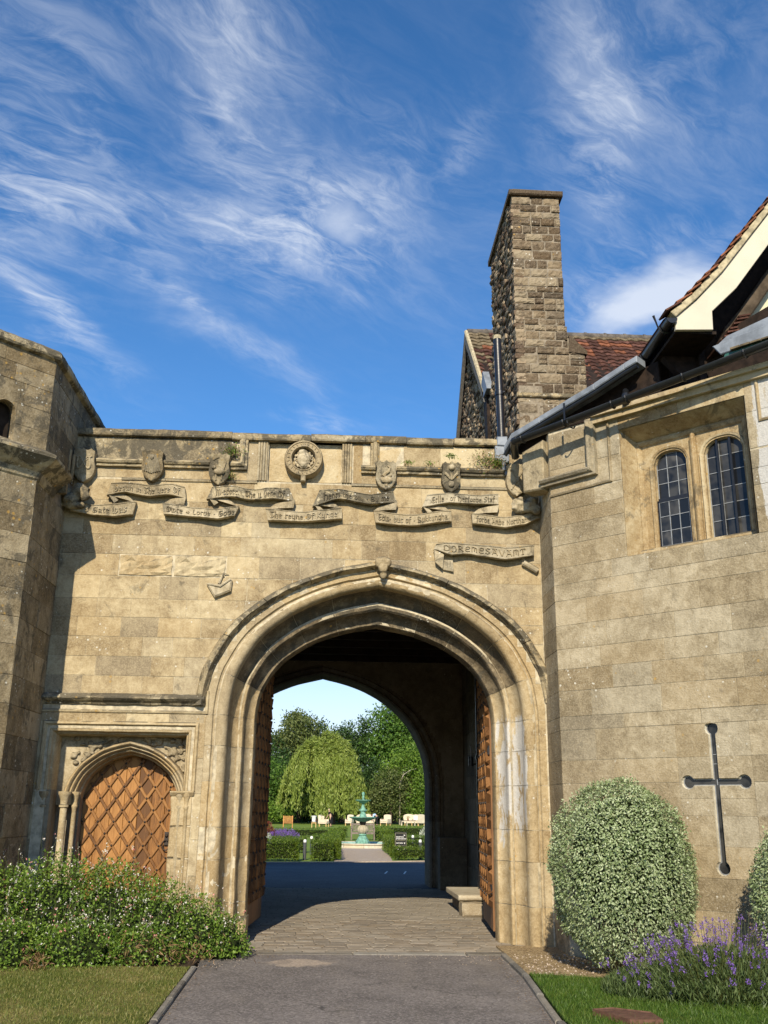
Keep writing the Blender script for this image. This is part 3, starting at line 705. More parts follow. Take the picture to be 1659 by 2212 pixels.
# ---------------------------------------------------------------- four-centred arches
AU = [(0, 0), (.004, .08), (.014, .17), (.035, .28), (.075, .38), (.135, .5), (.21, .605), (.31, .70), (.42, .785), (.58, .875), (.77, .945), (1, 1)]
def _dense(n=30):
    a = np.array(AU); d = np.r_[0, np.cumsum(np.hypot(np.diff(a[:, 0]), np.diff(a[:, 1])))]
    # Catmull-Rom through the measured points
    P = np.vstack([a[0] - (a[1] - a[0]), a, a[-1] + (a[-1] - a[-2])]); out = []
    for i in range(1, len(P) - 2):
        for t in np.linspace(0, 1, 8, endpoint=False):
            p0, p1, p2, p3 = P[i - 1:i + 3]
            out.append(0.5 * ((2 * p1) + (-p0 + p2) * t + (2 * p0 - 5 * p1 + 4 * p2 - p3) * t * t + (-p0 + 3 * p1 - 3 * p2 + p3) * t ** 3))
    out.append(a[-1]); out = np.array(out)
    dd = np.r_[0, np.cumsum(np.hypot(np.diff(out[:, 0]) * 1.3, np.diff(out[:, 1])))]; dd /= dd[-1]
    ts = np.linspace(0, 1, n)
    return np.stack([np.interp(ts, dd, out[:, 0]), np.interp(ts, dd, out[:, 1])], 1)
ARC = _dense(34)
def arc_at(t):                         # t 0 springing .. 1 apex
    f = t * (len(ARC) - 1); i = min(int(f), len(ARC) - 2); k = f - i
    return ARC[i] * (1 - k) + ARC[i + 1] * k
def arch_pt(side, p, cx, hw, zs, apex):
    """p in 0..1 jamb from floor to springing, 1..2 arch from springing to apex"""
    if p <= 1: return (cx + side * hw, zs * p)
    u, v = arc_at(p - 1); return (cx + side * hw * (1 - u), zs + (apex - zs) * v)
def arch_top(x, cx, hw, zs, apex):
    """height of the arch line above x, or None outside the span"""
    a = abs(x - cx) / hw
    if a >= 1: return None
    return zs + (apex - zs) * float(np.interp(1 - a, ARC[:, 0] + np.arange(len(ARC)) * 1e-7, ARC[:, 1]))
def arch_outline(cx, hw, zs, apex, n=14, z0=0.0):
    L = [(cx - hw, z0)] + [arch_pt(-1, 1 + i / n, cx, hw, zs, apex) for i in range(n + 1)]
    return L + [arch_pt(1, 1 + i / n, cx, hw, zs, apex) for i in range(n - 1, -1, -1)] + [(cx + hw, z0)]
def sweep2d(mb, path, prof, y0=0.0):
    """profile (offset to the left of the path, y) drawn along an open path in the wall plane with mitred corners"""
    pts = [Vector(p) for p in path]; n = len(pts); rows = []
    for i in range(n):
        d1 = (pts[i] - pts[i - 1]).normalized() if i > 0 else None; d2 = (pts[i + 1] - pts[i]).normalized() if i < n - 1 else None
        if d1 is None: d1 = d2
        if d2 is None: d2 = d1
        n1 = Vector((-d1.y, d1.x)); n2 = Vector((-d2.y, d2.x)); b = n1 + n2; b = b / max(b.dot(n1), 0.2)
        rows.append([(pts[i].x + b.x * o, y0 + yy, pts[i].y + b.y * o) for o, yy in prof])
    mb.grid([r for r in zip(*rows)])
    # close the two ends
    for r in (rows[0], rows[-1]):
        k = len(mb.v); mb.v += list(r); mb.f.append(tuple(range(k, k + len(r))))
    return mb
def densify(path, step):
    out = [path[0]]
    for a, b in zip(path[:-1], path[1:]):
        n = max(1, int(math.hypot(b[0] - a[0], b[1] - a[1]) / step))
        out += [(a[0] + (b[0] - a[0]) * i / n, a[1] + (b[1] - a[1]) * i / n) for i in range(1, n + 1)]
    return out
def erode(mb, amp, freq=5.0, yonly=False):
    out = []
    for p in mb.v:
        v = Vector(p) * freq; w = noise.noise_vector(v) * 0.6 + noise.noise_vector(v * 2.7) * 0.4
        out.append((p[0] + w.x * amp * (0 if yonly else 1), p[1] + abs(w.y) * amp * 1.2, p[2] + w.z * amp * (0 if yonly else 1)))
    mb.v = out; return mb
# ================================================================ GATEHOUSE
ACX, AZS = 0.57, 2.75
gate = thing("gatehouse", "buff stone gatehouse wall with the great arch, carved shields and lettered scrolls", "gatehouse", (0.57, 0.4, 0))
def apex_of(hw):
    return float(np.interp(hw, [1.605, 1.935, 2.36], [4.04, 4.50, 4.84]))

# core of the wall, a little behind the faces of the stones, with the arch and the doorway left open
core = MB(); xs = sorted(set([-3.80, -3.56, -1.83, -1.0, .03, 2.80] + list(np.linspace(ACX - 2.21, ACX + 2.21, 40))))
for a, b in zip(xs[:-1], xs[1:]):
    m = (a + b) / 2; t = arch_top(m, ACX, 2.21, AZS, apex_of(2.21))
    z0 = 0.0
    if t is not None: z0 = t
    elif -3.56 <= m <= -1.83: z0 = 2.54
    zt = 5.945 if -1.0 < m < .03 else 6.54
    core.box(a, b, 0.0036, 0.76, z0 if z0 else -0.2, zt)
    if zt < 6: core.box(a, b, 0.07, 0.76, zt, 6.54)
obj("wall_core", core, "mortar", gate)

# coursed ashlar, each stone on its own, cut round the arch
Z = [3.0, 3.23, 3.48, 3.74, 4.0, 4.25, 4.56, 4.86, 5.13, 5.35, 5.62, 5.925]
HW = 2.235; AP = apex_of(HW) - 0.0
prev = []
for z0, z1 in zip(Z[:-1], Z[1:]):
    js = course_joints(-3.80, 2.795, 0.34, 0.78, prev)
    if abs(z0 - 4.56) < .01: js = [-3.80, -3.44, -2.93, -2.20, -1.49, -1.05, -0.50, 0.1, 0.6, 1.1, 1.75, 2.2, 2.795]
    if abs(z0 - 4.25) < .01: js = [-3.80, -3.15, -2.36, -1.85, -1.2, -0.6, 0.0, 0.5, 1.1, 1.6, 2.05, 2.795]
    prev = js
    for xa, xb in zip(js[:-1], js[1:]):
        smp = [xa + (xb - xa) * i / 10 for i in range(11)]
        low = []
        for x in smp:
            t = arch_top(x, ACX, HW, AZS, AP); low.append(z0 if t is None else max(z0, t))
        pr = rnd.uniform(0.0, 0.002)
        if max(low) <= z0 + 1e-6:
            fresh = (abs(z0 - 4.56) < .01 and (abs(xa + 2.93) < .01 or abs(xa + 2.20) < .01))
            if fresh:
                put_block(BL["broken_stone"], gate, (0, 0), (1, 0), (0, -1), xa, xb, z0, z1, 0.022, 0.14).name = "broken_stone"
            else:
                put_block(BL["ashlar_stone"], gate, (0, 0), (1, 0), (0, -1), xa, xb, z0, z1, pr)
            continue
        keep = [(x, l) for x, l in zip(smp, low) if l < z1 - 0.015]
        if len(keep) < 2 or keep[-1][0] - keep[0][0] < 0.04: continue
        k0, k1 = keep[0][0], keep[-1][0]
        if k0 == smp[0]: k0 += 0.003
        if k1 == smp[-1]: k1 -= 0.003
        poly = [(k0, keep[0][1] + .003)] + keep[1:-1] + [(k1, keep[-1][1] + .003), (k1, z1 - .003), (k0, z1 - .003)]
        mb = MB(); mb.prism(poly, -pr, 0.12, 0.006); obj("stone", mb, "ashlar_stone", gate)
# narrow ashlar either side of the doorway and the frieze
for zz in ((0, .42), (.42, .80), (.80, 1.22), (1.22, 1.77), (1.77, 2.2), (2.2, 2.75)):
    put_block(BL["ashlar_stone"], gate, (0, 0), (1, 0), (0, -1), -1.735, -1.635, zz[0], zz[1], 0.002)
    put_block(BL["ashlar_stone"], gate, (0, 0), (1, 0), (0, -1), -3.80, -3.69, zz[0], zz[1], 0.0)
js = [-3.80, -3.1, -2.45, -1.9, -1.28]
for xa, xb in zip(js[:-1], js[1:]): put_block(BL["ashlar_stone"], gate, (0, 0), (1, 0), (0, -1), xa, xb, 5.95, 6.12, 0.001)
for xa, xb in ((0.32, 1.0), (1.0, 1.55), (1.55, 2.1), (2.1, 2.795)): put_block(BL["ashlar_stone"], gate, (0, 0), (1, 0), (0, -1), xa, xb, 5.95, 6.12, 0.001)
js = [-3.80, -3.25, -2.4, -1.45]
for xa, xb in zip(js[:-1], js[1:]): put_block(BL["weathered_stone"], gate, (0, 0), (1, 0), (0, -1), xa, xb, 6.20, 6.54, 0.004)
for i, (xa, xb) in enumerate(((0.43, 0.90), (0.90, 1.42), (1.42, 2.02), (2.02, 2.60))):
    put_block(BL["fresh_stone" if i == 0 else "ashlar_stone"], gate, (0, 0), (1, 0), (0, -1), xa, xb, 6.20, 6.54, 0.002)
put_block(BL["fresh_stone"], gate, (0, 0), (1, 0), (0, -1), -1.0, -0.42, 5.95, 6.54, -0.05)
put_block(BL["fresh_stone"], gate, (0, 0), (1, 0), (0, -1), -0.42, 0.03, 5.95, 6.54, -0.05)
put_block(BL["ashlar_stone"], gate, (0, 0), (1, 0), (0, -1), -1.28, -1.15, 5.95, 6.54, 0.0)
put_block(BL["ashlar_stone"], gate, (0, 0), (1, 0), (0, -1), 0.19, 0.32, 5.95, 6.54, 0.0)
# thin string line under the frieze
for xa, xb in ((-3.0, -2.4), (-2.395, -1.8), (-1.795, -1.14), (0.17, 0.54), (0.545, 1.5), (1.505, 2.4)):
    mb = MB(); path = densify([(xa, 5.93), (xb, 5.93)], 0.05)
    sweep2d(mb, path, [(-.022, .0), (-.018, -.022), (.004, -.03), (.022, -.008), (.022, .0)]); erode(mb, .006)
    obj("string_line", mb, "carved_stone", gate)
# crest moulding of the parapet, broken up to frame the centre
CREST = [(-.005, .0), (0, -.055), (.03, -.058), (.042, -.085), (.07, -.105), (.088, -.098), (.094, -.07), (.118, -.045), (.125, .0)]
for a, b in ((-3.36, -2.72), (-2.43, -1.80)):
    mb = MB(); sweep2d(mb, densify([(a, 6.10), (b, 6.10)], .05), CREST); erode(mb, .010); obj("crest_moulding", mb, "weathered_stone", gate)
mb = MB(); sweep2d(mb, densify([(-1.52, 6.10), (-1.29, 6.10), (-1.29, 6.545)], .05), CREST); erode(mb, .010); obj("crest_moulding", mb, "weathered_stone", gate)
mb = MB(); sweep2d(mb, densify([(0.43, 6.545), (0.43, 6.23), (0.43, 6.17)], .05), CREST); erode(mb, .008); obj("crest_moulding", mb, "weathered_stone", gate)
for a, b in ((0.30, 0.50), (0.80, 1.43), (1.70, 2.36)):
    mb = MB(); sweep2d(mb, densify([(a, 6.10), (b, 6.10)], .05), CREST); erode(mb, .010); obj("crest_moulding", mb, "weathered_stone", gate)
# reeded strips beside the roundel
for x0 in (-1.15, 0.03):
    for k in range(4):
        x = x0 + 0.016 + k * 0.036
        mb = MB(); mb.tube([(x, -0.012, 5.955 + .1 * i) for i in range(6)] + [(x, -.012, 6.535)], 0.017, 8); erode(mb, .004, 9); obj("reed", mb, "carved_stone", gate, True)
# coping stones
for i, (xa, xb, dz) in enumerate(((-3.72, -2.55, 0), (-2.545, -1.52, .002), (-1.515, -0.42, -.012), (-0.415, 0.35, .004), (0.355, 0.93, .006), (0.935, 1.60, -.004), (1.612, 2.30, .01))):
    mb = MB(); rows = []
    prof = [(0.0, 6.545), (-.065, 6.552), (-.075, 6.575), (-.07, 6.635), (-.05, 6.655), (.42, 6.70), (.45, 6.55)]
    xx = [xa + (xb - xa) * k / 14 for k in range(15)]
    mb.grid([[(x, p[0], p[1] + dz) for x in xx] for p in prof]); mb.add([(xa, p[0], p[1] + dz) for p in prof], [tuple(range(7))]); mb.add([(xb, p[0], p[1] + dz) for p in prof], [tuple(range(7))])
    erode(mb, .010); obj("coping_stone", mb, "weathered_stone", gate)

# ---- the great arch: moulded stones from the hood mould inwards
PROF = [(2.22, .004), (2.165, .004), (2.125, .0), (2.112, .030), (2.088, .036), (2.070, .012), (2.035, -.008), (1.985, -.002), (1.948, .026), (1.930, .070), (1.928, .16), (1.905, .27), (1.862, .345),
        (1.822, .375), (1.815, .345), (1.792, .322), (1.762, .328), (1.744, .362), (1.748, .41), (1.722, .475), (1.692, .525), (1.660, .555), (1.632, .560), (1.622, .585), (1.615, .64), (1.615, .78)]
def arch_seg(side, p0, p1, prof, shift=0.0, step=0.06, cx=ACX, zs=AZS, apf=apex_of):
    ln = (p1 - p0) * (zs if p1 <= 1 else 2.6); n = max(3, int(ln / step)); mb = MB()
    ps = [p0 + (p1 - p0) * i / n for i in range(n + 1)]
    rows = []
    for hw, yy in prof:
        rows.append([(lambda q: (q[0], yy + shift, q[1]))(arch_pt(side, p, cx, hw, zs, apf(hw))) for p in ps])
    if side > 0: rows = [r[::-1] for r in rows]
    mb.grid(rows); return mb
mort = MB(); pm = [(h + .006, yy + .005) for h, yy in PROF]
for side in (-1, 1):
    m = arch_seg(side, 0, 1, pm, step=.3); mort.add(m.v, m.f); m = arch_seg(side, 1, 2, pm, step=.1); mort.add(m.v, m.f)
obj("arch_bedding", mort, "mortar", gate)
JZ = [0, .17, .36, .50, .70, .86, 1.0]; AP_S = [1.0, 1.16, 1.36, 1.55, 1.76, 2.0]
for side in (-1, 1):
    for k, (a, b) in enumerate(list(zip(JZ[:-1], JZ[1:])) + list(zip(AP_S[:-1], AP_S[1:]))):
        g = 0.0012
        for pr_, mt_ in ((PROF[:11], 'jamb_stone'), (PROF[10:], 'shaded_crust_stone' if a >= 1.16 else 'jamb_stone')):
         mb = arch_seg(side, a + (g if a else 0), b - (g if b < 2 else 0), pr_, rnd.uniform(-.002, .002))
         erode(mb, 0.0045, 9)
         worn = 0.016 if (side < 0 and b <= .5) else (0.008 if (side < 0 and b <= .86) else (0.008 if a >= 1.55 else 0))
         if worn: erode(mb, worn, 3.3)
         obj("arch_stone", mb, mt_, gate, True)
# battered plinth stones at the feet of the jambs
for (x0, x1, z, y) in ((-1.63, -1.34, .36, -.03), (-1.36, -1.16, .30, .06), (-1.18, -1.02, .30, .24)):
    mb = MB(); mb.cbox(x0, x1, y, .7, 0, z, .03); me = mb.mesh("plinth_stone")
    bm = bmesh.new(); bm.from_mesh(me); bmesh.ops.subdivide_edges(bm, edges=bm.edges, cuts=4, use_grid_fill=True)
    for v in bm.verts: v.co += Vector(noise.noise_vector(v.co * 7)) * .014
    bm.to_mesh(me); bm.free(); obj("plinth_stone", me, "jamb_stone", gate, True)
# hood mould with its drip, in lengths; the left foot turns into the label over the small door
HOOD = [(2.372, .0), (2.370, -.035), (2.345, -.075), (2.300, -.108), (2.278, -.110), (2.262, -.085), (2.255, -.045), (2.232, -.025), (2.225, .01)]
HS = [1.03, 1.30, 1.50, 1.70, 1.985]
for side in (-1, 1):
    for k, (a, b) in enumerate(zip(HS[:-1], HS[1:])):
        if k == 0: a = 1.03 if side < 0 else 1.06
        mb = arch_seg(side, a + .0015, b - .0015, HOOD, 0); erode(mb, .012, 6); erode(mb, .010, 2.5)
        obj("hood_mould", mb, "weathered_stone", gate, True)
LAB = [(-.006, .0), (0, -.03), (.022, -.045), (.045, -.085), (.07, -.115), (.088, -.115), (.11, -.085), (.135, -.03), (.14, .0)]
for a, b in ((-3.78, -3.1), (-3.095, -2.35), (-2.345, -1.665)):
    mb = MB(); sweep2d(mb, densify([(a, 2.86), (b, 2.86)], .05), LAB); erode(mb, .014); obj("label_moulding", mb, "weathered_stone", gate)
mb = MB(); sweep2d(mb, densify([(-3.76, 2.775), (-1.632, 2.775), (-1.632, 3.05)], .05), [(-.02, 0), (-.016, -.022), (.0, -.03), (.016, -.018), (.02, 0)]); erode(mb, .004); obj("label_bead", mb, "ashlar_stone", gate)
for xa, xb in ((-3.80, -3.2), (-3.2, -2.65), (-2.65, -2.1), (-2.1, -1.66)): put_block(BL["weathered_stone"], gate, (0, 0), (1, 0), (0, -1), xa, xb, 2.797, 2.86, -.01); put_block(BL["ashlar_stone"], gate, (0, 0), (1, 0), (0, -1), xa, xb, 2.64, 2.755, .003)
# boss at the crown of the hood
mb = MB()
for c, r in (((.62, -.10, 4.83), (.085, .06, .06)), ((.56, -.10, 4.80), (.055, .06, .07)), ((.68, -.10, 4.80), (.055, .06, .07)), ((.62, -.11, 4.72), (.065, .06, .07)), ((.63, -.08, 4.63), (.055, .05, .05))): mb.ball(c, r)
remesh_blob("hood_boss", mb, "carved_stone", gate, .014, .012, 14)

# ---- small doorway in its square frame
def rect_frame(x0, x1, zt, zb, prof, nm, mat="jamb_stone", amp=.006):
    mb = MB(); sweep2d(mb, densify([(x0, zb), (x0, zt), (x1, zt), (x1, zb)], .06), prof); erode(mb, amp, 6); obj(nm, mb, mat, gate)
rect_frame(-3.575, -1.825, 2.535, 1.80, [(.115, -.004), (.10, -.03), (.075, -.032), (.06, .0), (.03, .012), (.012, -.008), (-.012, .0), (-.03, .05), (-.045, .06), (-.06, .12), (-.065, .31)], "door_frame_moulding")
mb = MB()                                             # spandrels over the door arch
DCX, DHW, DZS = -2.605, 0.62, 1.62
def dap(hw): return float(np.interp(hw, [.62, .80], [2.25, 2.42]))
for a, b in zip(*(lambda q: (q[:-1], q[1:]))(list(np.linspace(-3.62, -1.78, 40)))):
    t = arch_top((a + b) / 2, DCX, .79, DZS, dap(.79)); mb.box(a, b, .30, .62, (t if t else DZS), 2.58)
obj("spandrel", mb, "carved_stone", gate)
DP = [(.80, .31), (.795, .17), (.785, .145), (.765, .135), (.745, .155), (.735, .19), (.715, .185), (.70, .205), (.69, .25), (.672, .245), (.655, .28), (.645, .35), (.628, .36), (.62, .42), (.62, .62)]
for side in (-1, 1):
    for a, b in ((1.0, 1.35), (1.35, 1.7), (1.7, 2.0)):
        mb = MB(); n = 8; rows = []
        for hw, yy in DP: rows.append([(lambda q: (q[0], yy, q[1]))(arch_pt(side, a + .001 + (b - a - .002) * i / n, DCX, hw, DZS, dap(hw))) for i in range(n + 1)])
        if side > 0: rows = [r[::-1] for r in rows]
        mb.grid(rows); erode(mb, .007, 9); obj("door_arch_stone", mb, "jamb_stone", gate, True)
# foliage carved in the spandrels
for sx, rr_ in ((-1, 3), (1, 5)):
    mb = MB(); q = random.Random(rr_)
    for i in range(46):
        x = DCX + sx * q.uniform(.16, .74); t = arch_top(x, DCX, .80, DZS, dap(.80)) or 1.9
        z = q.uniform(t + .03, 2.50)
        if z < t + .02: continue
        mb.ball((x, .285, z), (q.uniform(.02, .05), q.uniform(.025, .05), q.uniform(.015, .035)), 7, 5)
    remesh_blob("spandrel_carving", mb, "carved_stone", gate, .012, .008, 20)
# jambs below the capitals
mb = MB()
mb.box(-3.555, -3.505, .02, .62, 0, 1.80); obj("door_jamb", mb, "passage_stone", gate); mb = MB(); mb.box(-3.503, -3.22, .36, .62, 0, 1.80); obj("door_jamb", mb, "passage_stone", gate); mb = MB(); mb.box(-1.99, -1.835, .03, .62, 0, 1.80); obj("door_jamb", mb, "passage_stone", gate)
for zz in ((0, .50), (.50, 1.0), (1.0, 1.38), (1.38, 1.77)):
    mb = MB(); mb.cbox(-2.0, -1.738, -.006, .4, zz[0] + .002, zz[1] - .002, .012); me = mb.mesh("jamb_block"); bm = bmesh.new(); bm.from_mesh(me)
    bmesh.ops.subdivide_edges(bm, edges=bm.edges, cuts=5, use_grid_fill=True)
    for v in bm.verts: v.co += Vector(noise.noise_vector(v.co * 6 + Vector((3, 1, 5)))) * (.020 if v.co.x < -1.9 else .008)
    bm.to_mesh(me); bm.free(); obj("jamb_block", me, "jamb_stone", gate, True)
def colonnette(x, y, r, top=1.78):
    mb = MB(); mb.lathe([(r * 1.7, 0), (r * 1.7, .25), (r * 1.3, .30), (r, .36), (r * .98, top - .20), (r * 1.35, top - .185), (r * 1.35, top - .165), (r * 1.0, top - .15), (r * 1.2, top - .09), (r * 1.75, top - .045), (r * 1.9, top - .03), (r * 1.9, top)], (x, y, 0), 14)
    erode(mb, .006, 9); obj("colonnette", mb, "jamb_stone", gate, True)
colonnette(-3.355, .13, .045); colonnette(-3.255, .26, .03); colonnette(-3.59, .04, .035)
colonnette(-1.90, .02, .03); colonnette(-1.81, .0, .025)
mb = MB(); sweep2d(mb, densify([(-2.02, 1.765), (-1.725, 1.765)], .05), [(-.03, .0), (-.02, -.02), (.0, -.035), (.02, -.05), (.035, -.045), (.038, .0)]); erode(mb, .006); obj("jamb_capital", mb, "jamb_stone", gate)
mb = MB(); mb.box(-3.25, -1.95, .70, .755, 0, 2.4); obj("door_backing", mb, "passage_ceiling", gate)

door = obj("small_door", MB().box(-3.22, -1.99, .605, .65, 0.03, .06), "oak_batten", gate)
def clip_top(x0, x1, z0, cx, hw, zs, ap, n=5):
    pts = []
    for i in range(n + 1):
        x = x1 + (x0 - x1) * i / n; t = arch_top(x, cx, hw, zs, ap); pts.append((x, t if t else zs * .9))
    return [(x0, z0), (x1, z0)] + pts
nb = 7
for i in range(nb):
    a = -3.222 + 1.234 * i / nb; b = -3.222 + 1.234 * (i + 1) / nb
    mb = MB(); mb.prism(clip_top(a + .002, b - .002, .02, DCX, .625, DZS, 2.255), .55 + rnd.uniform(-.002, .002), .60, .004); obj("plank", mb, "oak_plank", door)
def inside_door(x, z, m=.01):
    t = arch_top(x, DCX, .615, DZS, 2.245); return t is not None and z < t - m and z > .03
PX, PZ = 0.200, 0.292
for dirn in (1, -1):
    for k in range(-14, 15):
        # line z = z0 + dirn * (PZ/PX) * (x - DCX) + k*PZ ; keep the run that lies inside the door
        run = []
        for i in range(241):
            x = DCX - .62 + 1.24 * i / 240; z = 1.42 + dirn * (PZ / PX) * (x - DCX) + k * PZ
            if inside_door(x, z): run.append((x, z))
        if len(run) < 8: continue
        (xa, za), (xb, zb) = run[0], run[-1]; L = math.hypot(xb - xa, zb - za); ux, uz = (xb - xa) / L, (zb - za) / L; w = .019
        nx, nz = -uz * w, ux * w; yt = .525 if dirn > 0 else .529
        mb = MB(); mb.prism([(xa + nx, za + nz), (xa - nx, za - nz), (xb - nx, zb - nz), (xb + nx, zb + nz)], yt, .552, .007); obj("batten", mb, "oak_batten", door)
stud = MB(); stud.lathe([(.0145, 0), (.0135, .006), (.008, .012), (.001, .0135)], (0, 0, 0), 8); stud_me = stud.mesh("stud"); stud_me.materials.append(MATS["rusty_iron"])
for i in range(-8, 9):
    for j in range(-12, 10):
        for h in (0, .5):
            x = DCX + (i + h) * PX; z = 1.42 + (j + h) * PZ
            if inside_door(x, z, .02): inst("stud", stud_me, door, (x, .524, z), (R(90), 0, 0))
hd = MB(); hd.box(-2.135, -2.085, .516, .524, 1.14, 1.30); hd.tube([(-2.11 + .045 * math.sin(t), .500 - .006 * math.cos(t), 1.20 - .062 + .062 * math.cos(t)) for t in np.linspace(.15, 6.13, 20)], .008, 6); hd.ball((-2.11, .505, 1.255), .02, 8, 5)
obj("ring_handle", hd, "rusty_iron", door, True)

# ---- great gate leaves standing open inside the arch
def leaf(hx, hy, fx, fy, inner, zbot, label):
    """hinge at (hx,hy), free edge at (fx,fy); inner = +1 if the passage lies to the +x side"""
    root = obj("gate_leaf", MB().box(min(hx, fx) - .001, max(hx, fx) + .001, hy + .2, fy - .2, 1.2, 1.21), "gate_oak", gate, label=label)
    d = Vector((fx - hx, fy - hy)); L = d.length; d /= L; q = Vector((d.y, -d.x)) * (1 if inner > 0 else -1)   # towards the passage
    if q.x * inner < 0: q = -q
    def top(s): return arch_top(ACX - 1.60 * (1 - s / L), ACX, 1.605, AZS, 4.03) or AZS
    n = 9
    for i in range(n):
        s0, s1 = L * i / n + .002, L * (i + 1) / n - .002
        out = [(s0, zbot), (s1, zbot)] + [(s1 + (s0 - s1) * k / 3, top(max(.02, s1 + (s0 - s1) * k / 3)) - .02) for k in range(4)]
        mb = MB(); N = len(out)
        f = [(hx + d.x * s + q.x * .03, hy + d.y * s + q.y * .03, z) for s, z in out]; b = [(hx + d.x * s - q.x * .03, hy + d.y * s - q.y * .03, z) for s, z in out]
        mb.add(f + b, [tuple(range(N)), tuple(range(2 * N - 1, N - 1, -1))] + [(k, (k + 1) % N, N + (k + 1) % N, N + k) for k in range(N)])
        obj("plank", mb, "gate_oak", root)
    P2 = lambda s_, z_, o_: (hx + d.x * s_ + q.x * o_, hy + d.y * s_ + q.y * o_, z_)
    pw, ph = .33, .34                                   # diagonal battens, ridged, with a nail at each crossing
    for dirn in (1, -1):
        for k in range(-8, 18):
            run = []
            for i in range(161):
                s_ = .03 + (L - .06) * i / 160; z_ = zbot + .42 + k * ph + dirn * (ph / pw) * s_
                if zbot + .30 < z_ < top(s_) - .05: run.append((s_, z_))
            if len(run) < 6: continue
            (sa, za), (sb, zb) = run[0], run[-1]; ln = math.hypot(sb - sa, zb - za); us, uz = (sb - sa) / ln, (zb - za) / ln; w = .045; hh = .055 if dirn > 0 else .052
            mb = MB(); A = [P2(sa - uz * w, za + us * w, .03), P2(sa, za, .03 + hh), P2(sa + uz * w, za - us * w, .03)]; B = [P2(sb - uz * w, zb + us * w, .03), P2(sb, zb, .03 + hh), P2(sb + uz * w, zb - us * w, .03)]
            mb.add(A + B, [(0, 3, 4, 1), (1, 4, 5, 2), (0, 1, 2), (3, 5, 4)]); obj("batten", mb, "gate_oak", root)
    for i in range(0, 14):
        for j in range(0, 26):
            s_ = i * pw / 2; z_ = zbot + .42 + j * ph / 2
            if (i + j) % 2 == 0 and .06 < s_ < L - .06 and zbot + .34 < z_ < top(s_) - .09: inst("stud", stud_me, root, P2(s_, z_, .082), (0, R(90) * q.x / abs(q.x), 0), (1.5, 1.5, 1.5))
    mb = MB()
    for zz in (.55, 2.35): mb.box(min(hx, hx + q.x * .05), max(hx, hx + q.x * .05) + .01, hy + .02, hy + .12, zz, zz + .12)
    obj("hinge", mb, "black_iron", root)
    return root
leaf(2.20, .84, 2.325, 2.50, -1, .10, "sunlit oak gate leaf crossed with raised diagonal battens")
leaf(-1.12, .84, -1.01, 2.50, 1, .10, "shaded oak gate leaf folded back in the passage")

# ---- passage behind the arch
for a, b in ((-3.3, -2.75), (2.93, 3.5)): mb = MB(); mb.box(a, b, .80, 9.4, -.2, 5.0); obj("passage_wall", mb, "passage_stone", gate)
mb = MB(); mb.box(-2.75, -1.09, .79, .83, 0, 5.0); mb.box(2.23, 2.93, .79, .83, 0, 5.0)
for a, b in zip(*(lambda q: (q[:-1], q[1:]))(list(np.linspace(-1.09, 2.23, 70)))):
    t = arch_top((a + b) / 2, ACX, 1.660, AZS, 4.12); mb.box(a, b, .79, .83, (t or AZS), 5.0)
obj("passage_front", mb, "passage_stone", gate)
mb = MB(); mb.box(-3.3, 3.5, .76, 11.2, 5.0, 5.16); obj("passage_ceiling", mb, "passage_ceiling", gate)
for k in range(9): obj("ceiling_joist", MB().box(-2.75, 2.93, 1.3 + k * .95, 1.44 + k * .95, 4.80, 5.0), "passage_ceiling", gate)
zc = [0, .5, .95, 1.4, 1.85, 2.3, 2.75, 3.2, 3.65, 4.1, 4.55, 4.98]
for a, b in zip(zc[:-1], zc[1:]):
    js = course_joints(2.6, 9.3, .45, 1.0)
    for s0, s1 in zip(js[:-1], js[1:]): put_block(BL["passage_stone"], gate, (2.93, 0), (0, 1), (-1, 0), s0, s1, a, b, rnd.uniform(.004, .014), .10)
# far arch, wider, with its own mouldings
FCX, FHW, FZS, FAP = -0.27, 2.46, 2.1, 4.60
def fap(hw): return FAP + (hw - FHW) * .55
mb = MB()
for a, b in zip(*(lambda q: (q[:-1], q[1:]))(list(np.linspace(-3.3, 3.5, 110)))):
    t = arch_top((a + b) / 2, FCX, 2.78, FZS, fap(2.78)); mb.box(a, b, 9.35, 10.9, (t if t else -.2), 5.0)
obj("rear_wall", mb, "passage_stone", gate)
FP = [(2.80, 9.35), (2.76, 9.35), (2.74, 9.40), (2.70, 9.42), (2.68, 9.39), (2.64, 9.41), (2.60, 9.50), (2.58, 9.58), (2.54, 9.60), (2.52, 9.57), (2.48, 9.62), (2.46, 9.70), (2.46, 10.7), (2.80, 10.9)]
for side in (-1, 1):
    for a, b in ((0, .3), (.3, .65), (.65, 1), (1, 1.3), (1.3, 1.65), (1.65, 2.0)):
        mb = MB(); n = 8; rows = []
        for hw, yy in FP: rows.append([(lambda q: (q[0], yy, q[1]))(arch_pt(side, a + (b - a) * i / n, FCX, hw, FZS, fap(hw))) for i in range(n + 1)])
        if side > 0: rows = [r[::-1] for r in rows]
        mb.grid(rows); erode(mb, .008, 5); obj("rear_arch_stone", mb, "passage_stone", gate, True)
mb = MB(); mb.box(-12, -3.3, 9.35, 10.9, -.2, 5.0); mb.box(3.5, 12, 9.35, 10.9, -.2, 5.0); mb.box(-12, 12, 10.4, 10.9, 5.0, 5.55); obj("rear_parapet", mb, "passage_stone", gate)
mb = MB(); mb.box(2.35, 2.94, 8.9, 9.36, 0, 1.05); obj("rear_plinth", mb, "passage_stone", gate)

